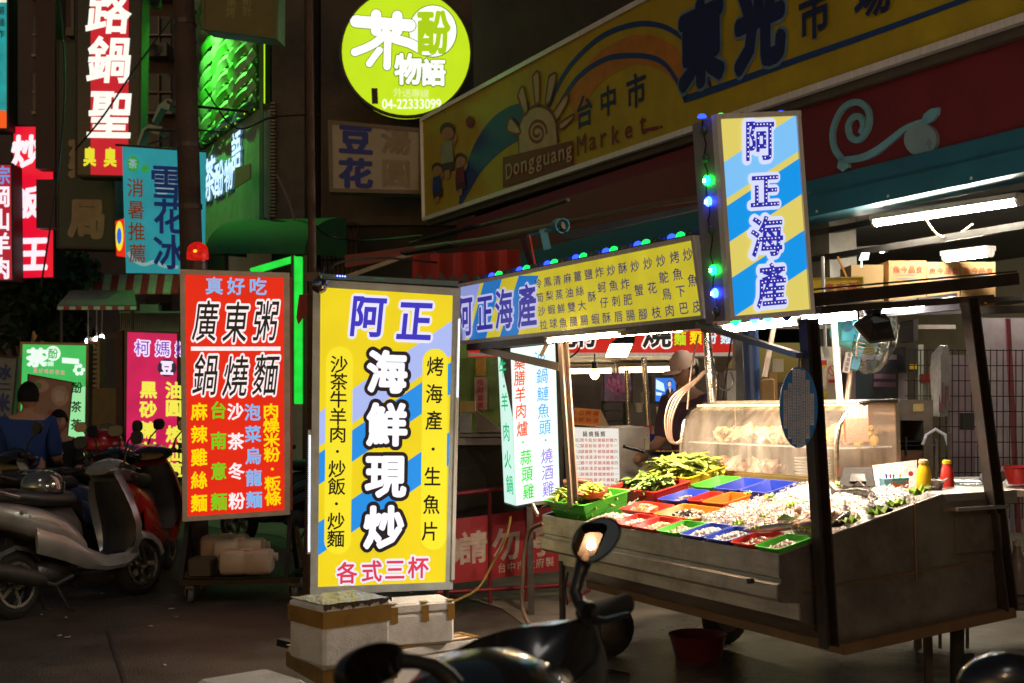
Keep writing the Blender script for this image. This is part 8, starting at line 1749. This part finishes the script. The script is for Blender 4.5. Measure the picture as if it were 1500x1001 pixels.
    for s_ in (1, -1): m.tube([(-.62, s_ * .13, .84), (-.78, s_ * .15, .88), (-.92, s_ * .12, .89), (-.97, 0, .89)], .012, 8)
    O_('grab_rail', m, CH)
    if detail:
        m = MB(); m.bar((-.55, -.149, .70), (-.28, -.158, .62), .004, .018); m.bar((-.5, -.150, .675), (-.34, -.158, .63), .004, .006); O_('side_badge', m, pbr('badge_silver', (.5, .45, .4), .3, .8), r, False)
        m = MB(); m.lathe((-.60, -.158, .735), (0, -1, 0), [(0, .001), (.002, .018), (.002, .001)], 14); O_('round_sticker', m, pbr('sticker_blue_white', (.25, .28, .35), .4), r, False)
        m = MB(); m.bbox((-.93, 0, .60), (.01, .17, .11), .004); O_('number_plate', m, pbr('number_plate_white', (.5, .5, .48), .5), r, False)
    return r
SIL = pbr('grey_scooter_paint', (.33, .32, .31), .32, .35, .15, 4, .02, 40, coat=.5, dirt=.4, dirtcol=(.11, .09, .07), ds=3)
BLKP = pbr('black_scooter_paint', (.012, .011, .011), .25, .1, .15, 4, .02, 40, coat=.6)
REDP = pbr('red_scooter_paint', (.42, .012, .008), .28, .1, .15, 4, .02, 40, coat=.6)
BLU_ = pbr('blue_white_scooter_paint', (.10, .16, .34), .3, .2, .6, 5, .02, 40, coat=.5)
WHP = pbr('white_scooter_paint', (.45, .43, .38), .3, .1, .2, 4, .02, 40, coat=.5)
f_ = ground_xy(199, 873, 0); b_ = ground_xy(30, 906, 0)
ang = math.atan2((f_ - b_).y, (f_ - b_).x); mid = (f_ + b_) / 2
print('scooter wheelbase', (f_ - b_).length)
s1 = scooter('dusty grey scooter parked broadside at the far left front, helmet on its seat', (mid.x - .01, mid.y, 0), ang, SIL, lean=R_(-4))
sc1 = .95; s1.scale = (sc1, sc1, sc1)
def park(label, px, Y, rz, paint, **kw):
    p = at(px, 800, Y); return scooter(label, (p.x, p.y, 0), rz, paint, **kw)
park('black scooter standing just behind the grey scooter', 120, 10.3, ang - .15, BLKP, lean=R_(-4), detail=False)
park('red scooter with black front end parked left of the red congee sign', 218, 10.5, ang + .5, REDP, accent=BLKP, lean=R_(-4), detail=False)
park('blue and white scooter squeezed between the black and the red scooter', 165, 11.2, ang + .1, BLU_, lean=R_(-4), detail=False)
park('white fronted scooter at the left edge beside the man in blue', -30, 10.2, ang - .1, WHP, accent=BLKP, lean=R_(-4), detail=False)
park('dark scooter far behind near the magenta lightbox', 150, 12.6, ang + .4, REDP, accent=BLKP, lean=R_(-4), detail=False)
park('dim scooter parked behind the iron pole and the red sign', 420, 12.5, 2.6, BLKP, lean=R_(4), detail=False)
def helmet(label, p, rz, mat, visor=True, s_=1.):
    r = thing('helmet', label, 'helmet', p, None, local=True, rz=rz); r.scale = (s_,) * 3
    m = MB(); R = []
    for j in range(9):
        a = math.pi / 2 * j / 8 * 1.18; rr = .135 * math.cos(a - .28) ; z = .02 + .145 * math.sin(max(0, a - .1)); R.append([V((rr * 1.12 * math.cos(2 * math.pi * k / 22), rr * math.sin(2 * math.pi * k / 22), z)) for k in range(22)])
        if a > math.pi / 2 + .2: break
    R.append([V((.001 * math.cos(2 * math.pi * k / 22), .001 * math.sin(2 * math.pi * k / 22), .166)) for k in range(22)])
    m.loft(R, cap=False); mesh_obj('shell', m, mat, r, True)
    if visor: m = MB(); m.loft([[V((.158 * math.cos(t), .140 * math.sin(t), z)) for t in [R_(-62 + 124 * k / 12) for k in range(13)]] for z in (.0, .05, .085)], cap=False, closed=False); mesh_obj('visor', m, pbr('smoked_visor', (.25, .25, .25), .06, .5), r, True)
    m = MB(); m.tube([V((.15 * math.cos(2 * math.pi * k / 22), .135 * math.sin(2 * math.pi * k / 22), .015)) for k in range(23)], .007, 6, False); mesh_obj('rim', m, BLACK(), r, True)
    m = MB(); m.tube([(.02, .13, .02), (.03, .06, -.06), (.03, -.06, -.06), (.02, -.13, .02)], .005, 5); mesh_obj('strap', m, BLACK(), r)
    return r
p = s1.matrix_basis @ V((-.28, .02, .845)); helmet('glossy silver grey helmet resting on the seat of the grey scooter', (p.x, p.y, p.z), ang, pbr('chrome_grey_helmet', (.28, .27, .25), .12, .8, .4, 9, 0))
p = at(150, 662, 11.0); helmet('red helmet with pale lettering hung behind the scooters', (p.x, p.y, p.z), ang + 2, pbr('red_helmet', (.35, .01, .02), .2, 0, .2), False, 1.15)
# ---- near scooter at the bottom (rider's view, handlebar across the picture)
fw = V((-.83, .55, 0)).normalized(); rzn = math.atan2(fw.y, fw.x); mid = (at(560, 975, 1.9) + at(880, 895, 2.45)) / 2
loc = V((mid.x, mid.y, 0)) - fw * .30
ns = scooter('glossy black scooter in the foreground, only its cockpit and mirrors in view', (loc.x, loc.y, 0), rzn, BLKP, mirrors=False, group=None, lean=0)
ns.scale = (.95, .95, .915)
# mirrors and fairing shaped as in the picture
Mi = ns.matrix_basis.inverted()
def L(p): return Mi @ p
def big_mirror(pts_px, Y0, Y1, stem, glassmat, tocam, nm='mirror'):
    """outline in picture points -> mirror head with its own depth"""
    cx = sum(a for a, b in pts_px) / len(pts_px); cy_ = sum(b for a, b in pts_px) / len(pts_px); n_ = V(tocam).normalized(); pc = at(cx, cy_, Y0); c0 = n_.dot(pc)
    P = [on(a, b, n_, c0) for a, b in pts_px]; cc = sum(P, V()) / len(P); bk = -n_ if n_.dot(CAM - cc) > 0 else n_
    sh = lambda k, d: [L(cc + (p - cc) * k + bk * d) for p in P]
    m = MB(); m.loft([sh(.92, .002), sh(1.0, -.004), sh(1.03, .006), sh(.95, .022), sh(.7, .038), sh(.3, .046)]); o = mesh_obj(nm, m, BLACK(), ns, True)
    m = MB(); m.poly(sh(.92, .0005)); mesh_obj('mirror_glass', m, glassmat, o)
    m = MB(); m.tube([L(p) for p in stem[0]], stem[1], 12); mesh_obj('mirror_stem', m, pbr('satin_black_stem', (.03, .03, .032), .3, .4), ns, True)
Lp = V((2.4, -6.9, 6.0)); Mc = at(866, 800, 2.45); nm_ = ((CAM - Mc).normalized() + (Lp - Mc).normalized()).normalized()
MG_ = pbr('tinted_mirror_glass', (.40, .34, .28), .03, 1, 0, 1, 0, rvar=0)
MG_.node_tree.nodes['Principled BSDF'].inputs['Roughness'].links and MG_.node_tree.links.remove(MG_.node_tree.nodes['Principled BSDF'].inputs['Roughness'].links[0]); MG_.node_tree.nodes['Principled BSDF'].inputs['Roughness'].default_value = .004
def smooth_loop(pts, k=4):
    out = []; n = len(pts)
    for i in range(n):
        a, b, c, d = pts[i - 1], pts[i], pts[(i + 1) % n], pts[(i + 2) % n]
        for j in range(k):
            t = j / k; out.append(tuple(.5 * ((2 * b[q]) + (c[q] - a[q]) * t + (2 * a[q] - 5 * b[q] + 4 * c[q] - d[q]) * t * t + (3 * b[q] - a[q] - 3 * c[q] + d[q]) * t ** 3) for q in (0, 1)))
    return out
big_mirror(smooth_loop([(862, 764), (884, 757), (903, 763), (910, 779), (903, 797), (890, 812), (870, 824), (852, 823), (840, 808), (839, 789), (848, 773)]), 2.45, 2.45, ([at(856, 820, 2.47), at(848, 845, 2.46), at(842, 868, 2.45), at(850, 885, 2.44), at(862, 895, 2.42)], [.017, .013, .012, .013, .02]), MG_, nm_)
big_mirror(smooth_loop([(502, 990), (506, 968), (520, 952), (545, 943), (572, 943), (586, 951), (590, 968), (584, 985), (566, 998), (540, 1010), (515, 1010)]), 1.9, 1.9, ([at(584, 968, 1.92), at(610, 970, 1.93), at(635, 976, 1.94), at(655, 990, 1.95), at(664, 1004, 1.95)], [.014, .012, .013, .015, .017]), MG_, (.55, -.35, .25))
# swept black fairing hump in front of the bars
m = MB(); R = []
sec = [(618, 1012, 2.15, 14), (640, 978, 2.2, 40), (680, 946, 2.28, 56), (720, 925, 2.36, 64), (760, 912, 2.42, 68), (800, 906, 2.45, 66), (832, 905, 2.46, 56), (858, 900, 2.46, 40), (868, 905, 2.46, 22)]
for x, y, Y, hh in sec:
    top = at(x, y, Y); out = []
    wv = V((.55, .83, 0)).normalized()
    half = .13 * min(1, hh / 50); dz = hh / 260
    for k in range(14):
        t = 2 * math.pi * k / 14; out.append(L(top + UP * (-dz * 1.0 + dz * math.sin(t)) + wv * (half * math.cos(t) - .02)))
    R.append(out)
m.loft(R); mesh_obj('upper_fairing', m, BLKP, ns, True)
m = MB(); m.tube([L(at(858, 898, 2.43)), L(at(880, 893, 2.5)), L(at(906, 886, 2.56)), L(at(916, 885, 2.58))], [.022, .019, .019, .023], 14); mesh_obj('grip', m, RUBBER(), ns, True)
m = MB(); m.tube([L(at(862, 908, 2.42)), L(at(885, 910, 2.44)), L(at(920, 900, 2.5))], [.012, .008, .006], 8); mesh_obj('brake_lever', m, BLACK(), ns, True)
m = MB(); m.tube([L(at(868, 925, 2.40)), L(at(876, 950, 2.38)), L(at(872, 970, 2.36)), L(at(850, 990, 2.34)), L(at(835, 1003, 2.3))], .006, 6); mesh_obj('brake_cable', m, BLACK(), ns, True)
# right bottom corner: dark rounded mirror of another scooter
hm = thing('parked_scooter_mirror', 'dark rounded scooter mirror shell cut off by the bottom right corner', 'mirror', at(1460, 1001, 2.2))
m = MB(); c = at(1465, 995, 2.2); R = []
for j in range(9): a = math.pi * j / 8; R.append([c + V((.072 * math.sin(a) * math.cos(2 * math.pi * k / 20), .045 * math.sin(a) * math.sin(2 * math.pi * k / 20), .045 * math.cos(a))) + V((.012 * math.cos(a), 0, 0)) for k in range(20)])
m.loft(R[::-1], cap=False); mesh_obj('shell', m, BLKP, hm, True)
m = MB(); m.tube([c + V((.02, 0, -.03)), c + V((.06, .02, -.12)), c + V((.08, .06, -.3))], .009, 8); mesh_obj('stem', m, BLACK(), hm, True)

# ================================================================== people
def person(label, loc, rz, J, edges, rad, skin_mat, clothes, head, hairf, cap=None, face=True):
    r = thing('person', label, 'person', loc, local=True, rz=rz)
    names = list(J); idx = {k: i for i, k in enumerate(names)}
    def skinned(nm, keys, eds, rs, mat, parent=r, sub=2):
        me = bpy.data.meshes.new(nm); ii = {k: i for i, k in enumerate(keys)}
        me.from_pydata([J[k] for k in keys], [(ii[a], ii[b]) for a, b in eds], []); me.materials.append(mat)
        o = bpy.data.objects.new(nm, me); col.objects.link(o); o.parent = parent
        sk_ = o.modifiers.new('skin', 'SKIN'); sk_.use_smooth_shade = True
        for k in keys:
            d = me.skin_vertices[0].data[ii[k]]; rr = rs[k]; d.radius = rr if isinstance(rr, tuple) else (rr, rr); d.use_root = (k == keys[0])
        ss = o.modifiers.new('subdivision', 'SUBSURF'); ss.levels = sub; ss.render_levels = sub
        return o
    skinned('body', names, edges, rad, skin_mat)
    for nm, keys, grow, mat in clothes:
        eds = [e for e in edges if e[0] in keys and e[1] in keys]
        skinned(nm, keys, eds, {k: (tuple(x * grow[1] + grow[0] for x in rad[k]) if isinstance(rad[k], tuple) else rad[k] * grow[1] + grow[0]) for k in keys}, mat)
    # head: continuous shaped loft joined over the neck
    hc = V(J['head']); hd = head['dir'].normalized(); sx = hd.cross(UP).normalized(); ux = sx.cross(hd); s_ = head['s']
    m = MB(); R = []
    for j in range(13):
        a = math.pi * j / 12; z = math.cos(a); q = math.sin(a)
        row = []
        for k in range(18):
            t = 2 * math.pi * k / 18; f = math.cos(t); l_ = math.sin(t)
            w_ = .076 * (1 if z > -.1 else 1 - .38 * (-z - .1)); dpt = .098 * (1 if z > -.1 else 1 - .15 * (-z))
            y_ = f * dpt * q + (.012 if z < -.3 and f > 0 else 0)
            if f > .93 and -.35 < z < .12: y_ += .020 * (1 - abs(z + .15) / .25) if abs(z + .15) < .25 else 0
            row.append(hc + (hd * y_ + sx * (l_ * w_ * q) + ux * (z * .118)) * s_)
        R.append(row)
    m.loft(R[::-1], cap=True); h_ = mesh_obj('head', m, skin_mat, r, True)
    m = MB()
    for sg in (1, -1): m.ball(hc + (sx * sg * .078 + ux * -.01) * s_, .022 * s_, 8, 6, (.6, .8, 1.3))
    mesh_obj('ear', m, skin_mat, h_, True)
    if face:
        m = MB()
        for sg in (1, -1): m.ball(hc + (hd * .090 + sx * sg * .030 + ux * .012) * s_, .009 * s_, 8, 5, (1, 1, .6))
        mesh_obj('eye', m, pbr('dark_eye', (.01, .008, .006), .1), h_)
        m = MB()
        for sg in (1, -1): m.bar(hc + (hd * .094 + sx * sg * .016 + ux * .034) * s_, hc + (hd * .086 + sx * sg * .046 + ux * .034) * s_, .006 * s_, .005 * s_)
        mesh_obj('eyebrow', m, pbr('black_hair', (.006, .005, .005), .6, spec=.15), h_)
        m = MB(); m.tube([hc + (hd * .088 + sx * -.022 + ux * -.062) * s_, hc + (hd * .097 + ux * -.060) * s_, hc + (hd * .088 + sx * .022 + ux * -.062) * s_], [.003 * s_, .0055 * s_, .003 * s_], 6); mesh_obj('mouth', m, pbr('lip', (.28, .09, .07), .5), h_)
    # hair
    m = MB(); R = []; rr = random.Random(4)
    for j in range(9):
        a = math.pi * .62 * j / 8; z = math.cos(a); q = math.sin(a); row = []
        for k in range(22):
            t = 2 * math.pi * k / 22; f = math.cos(t); l_ = math.sin(t)
            lim = hairf if f > .2 else -.45
            zz = max(z, lim) if f > .2 else z; g = 1.10 + rr.uniform(-.02, .03)
            row.append(hc + (hd * (f * .098 * q * g - .006) + sx * (l_ * .078 * q * g) + ux * (zz * .122 * 1.05 + .004)) * s_)
        R.append(row)
    m.loft(R[::-1], cap=False); mesh_obj('hair', m, pbr('black_hair', (.006, .005, .005), .6, spec=.15), r, True)
    if cap: cap(r, hc, hd, sx, ux, s_)
    return r
ED = [('pelvis', 'spine'), ('spine', 'chest'), ('chest', 'neck'), ('neck', 'head'), ('chest', 'sL'), ('sL', 'eL'), ('eL', 'wL'), ('wL', 'hL'), ('chest', 'sR'), ('sR', 'eR'), ('eR', 'wR'), ('wR', 'hR'),
      ('pelvis', 'pL'), ('pL', 'kL'), ('kL', 'aL'), ('aL', 'tL'), ('pelvis', 'pR'), ('pR', 'kR'), ('kR', 'aR'), ('aR', 'tR')]
RAD = dict(pelvis=(.15, .11), spine=(.14, .105), chest=(.155, .11), neck=.052, head=.05, sL=.068, eL=.045, wL=.03, hL=.035, sR=.068, eR=.045, wR=.03, hR=.035, pL=.085, kL=.058, aL=.038, tL=.035, pR=.085, kR=.058, aR=.038, tR=.035)
def joints(ph, up, legs, armsL, armsR, s_=1., leanx=0., leany=.0):   # figure faces +y
    J = {'pelvis': (0, 0, ph), 'spine': (leanx * .4, leany * .4, ph + .20 * s_), 'chest': (leanx * .8, leany * .8, ph + .40 * s_), 'neck': (leanx, leany, ph + .55 * s_), 'head': (leanx * 1.1, leany * 1.25, ph + .68 * s_)}
    c = V(J['chest'])
    for sd, sg, arm in (('L', -1, armsL), ('R', 1, armsR)):
        sh_ = c + V((sg * .18 * s_, 0, .06 * s_)); J['s' + sd] = tuple(sh_)
        for k, o_ in zip('ewh', arm): J[k + sd] = tuple(sh_ + V(o_) * s_)
        for k, o_ in zip('pkat', legs[0 if sd == 'L' else 1]): J[k + sd] = tuple(V((sg * .09 * s_, 0, ph - .04)) + V(o_) * s_) if k != 't' else tuple(V((sg * .09 * s_, 0, ph - .04)) + V(o_) * s_)
    return J
SKIN = pbr('warm_skin', (.40, .22, .14), .5, 0, .12, 20, .05)
BLUE_SH = pbr('blue_cotton_shirt', (.012, .045, .20), .85, 0, .2, 5, .3, 40); BLACK_SH = pbr('black_cotton_shirt', (.012, .012, .013), .85); DARK_TR = pbr('dark_trousers', (.02, .02, .026), .85); PURP = pbr('plum_shirt', (.07, .035, .06), .85, 0, .2, 6, .2)
def scl(R0, k): return {a: (tuple(x * k for x in b) if isinstance(b, tuple) else b * k) for a, b in R0.items()}
LEG_SIT = (((0, 0, 0), (-.12, .38, -.08), (-.14, .34, -.50), (-.14, .46, -.56)), ((0, 0, 0), (.12, .38, -.08), (.14, .34, -.50), (.14, .46, -.56)))
p = at(40, 650, 10.75)
J = joints(.80, 0, LEG_SIT, ((-.03, .06, -.28), (-.02, .28, -.30), (-.01, .36, -.28)), ((.04, .02, -.29), (.02, .22, -.34), (.0, .30, -.32)), 1., 0.0, .03)
person('man in a blue polo shirt seen from behind, sitting among the scooters', (p.x, p.y, 0), R_(6), J, ED, RAD, SKIN,
       [('polo_shirt', ['chest', 'spine', 'pelvis', 'sL', 'sR', 'eL', 'eR'], (.012, 1.06), BLUE_SH), ('trousers', ['pelvis', 'pL', 'kL', 'aL', 'pR', 'kR', 'aR'], (.010, 1.05), DARK_TR)], dict(dir=V((.0, 1, -.05)), s=1.0), -.2, face=False)
p = at(86, 650, 11.2)
LEG_ST = (((0, 0, 0), (-.02, .02, -.38), (-.02, -.02, -.74), (-.03, .10, -.78)), ((0, 0, 0), (.02, .02, -.38), (.02, -.02, -.74), (.03, .10, -.78)))
J = joints(.70, 0, LEG_ST, ((-.03, .04, -.26), (-.02, .14, -.44), (-.01, .18, -.5)), ((.03, .04, -.26), (.02, .14, -.44), (.01, .18, -.5)), .82)
def tee(r, hc, hd, sx, ux, s_):
    m = MB(); b = V(J['chest']); 
    for k in range(10): a = k / 10 * 6.28; m.ball(b + V((.045 * math.cos(a), .118, -.03 + .045 * math.sin(a))), .012, 6, 4, (1, .3, 1))
    m.ball(b + V((0, .118, -.03)), .022, 8, 5, (1, .3, 1)); mesh_obj('shirt_print', m, pbr('white_print', (.45, .45, .45), .8), r)
person('boy in a black printed T-shirt facing us beside the man in blue', (p.x, p.y, 0), math.pi + R_(12), J, ED, scl(RAD, .78), SKIN,
       [('t_shirt', ['chest', 'spine', 'pelvis', 'sL', 'sR', 'eL', 'eR'], (.012, 1.05), BLACK_SH), ('trousers', ['pelvis', 'pL', 'kL', 'aL', 'pR', 'kR', 'aR'], (.010, 1.05), DARK_TR)], dict(dir=V((.1, 1, -.1)), s=.90), .42, cap=tee)
# cook
p = at(1016, 600, 9.0)
J = joints(.90, 0, LEG_ST, ((-.03, .06, -.27), (-.0, .26, -.38), (.02, .34, -.40)), ((.03, .06, -.27), (.0, .28, -.36), (-.02, .36, -.38)), 1.0, 0., .07)
def cookcap(r, hc, hd, sx, ux, s_):
    m = MB(); R = []
    for j in range(6):
        a = math.pi / 2 * j / 5; R.append([hc + (hd * (.105 * math.cos(a) * math.cos(t)) + sx * (.088 * math.cos(a) * math.sin(t)) + ux * (.03 + .115 * math.sin(a))) * s_ for t in [2 * math.pi * k / 18 for k in range(18)]])
    m.loft(R, cap=False); m.loft([[hc + (hd * (.10 + .07 * v * math.cos(t * .9)) + sx * (.085 * math.sin(t)) + ux * (.035 - .01 * v)) * s_ for t in [-1.2 + 2.4 * k / 8 for k in range(9)]] for v in (0, 1)], cap=False, closed=False)
    mesh_obj('cap', m, pbr('pinkish_cap', (.62, .42, .34), .8), r, True)
    m = MB()
    for sg in (1, -1): m.tube([hc + (hd * .105 + sx * (sg * .03 + .016 * math.cos(t)) + ux * (.01 + .012 * math.sin(t))) * s_ for t in [2 * math.pi * k / 10 for k in range(11)]], .0018, 5, False)
    mesh_obj('glasses', m, BLACK(), r)
person('cook in a plum shirt and pale cap bending over the wok behind the glass case', (p.x, p.y, 0), math.pi - R_(-50) * -1, J, ED, RAD, SKIN,
       [('shirt', ['chest', 'spine', 'pelvis', 'sL', 'sR', 'eL', 'eR'], (.014, 1.06), PURP), ('trousers', ['pelvis', 'pL', 'kL', 'aL', 'pR', 'kR', 'aR'], (.010, 1.05), DARK_TR)], dict(dir=V((0, 1, -.35)), s=1.0), .35, cap=cookcap)
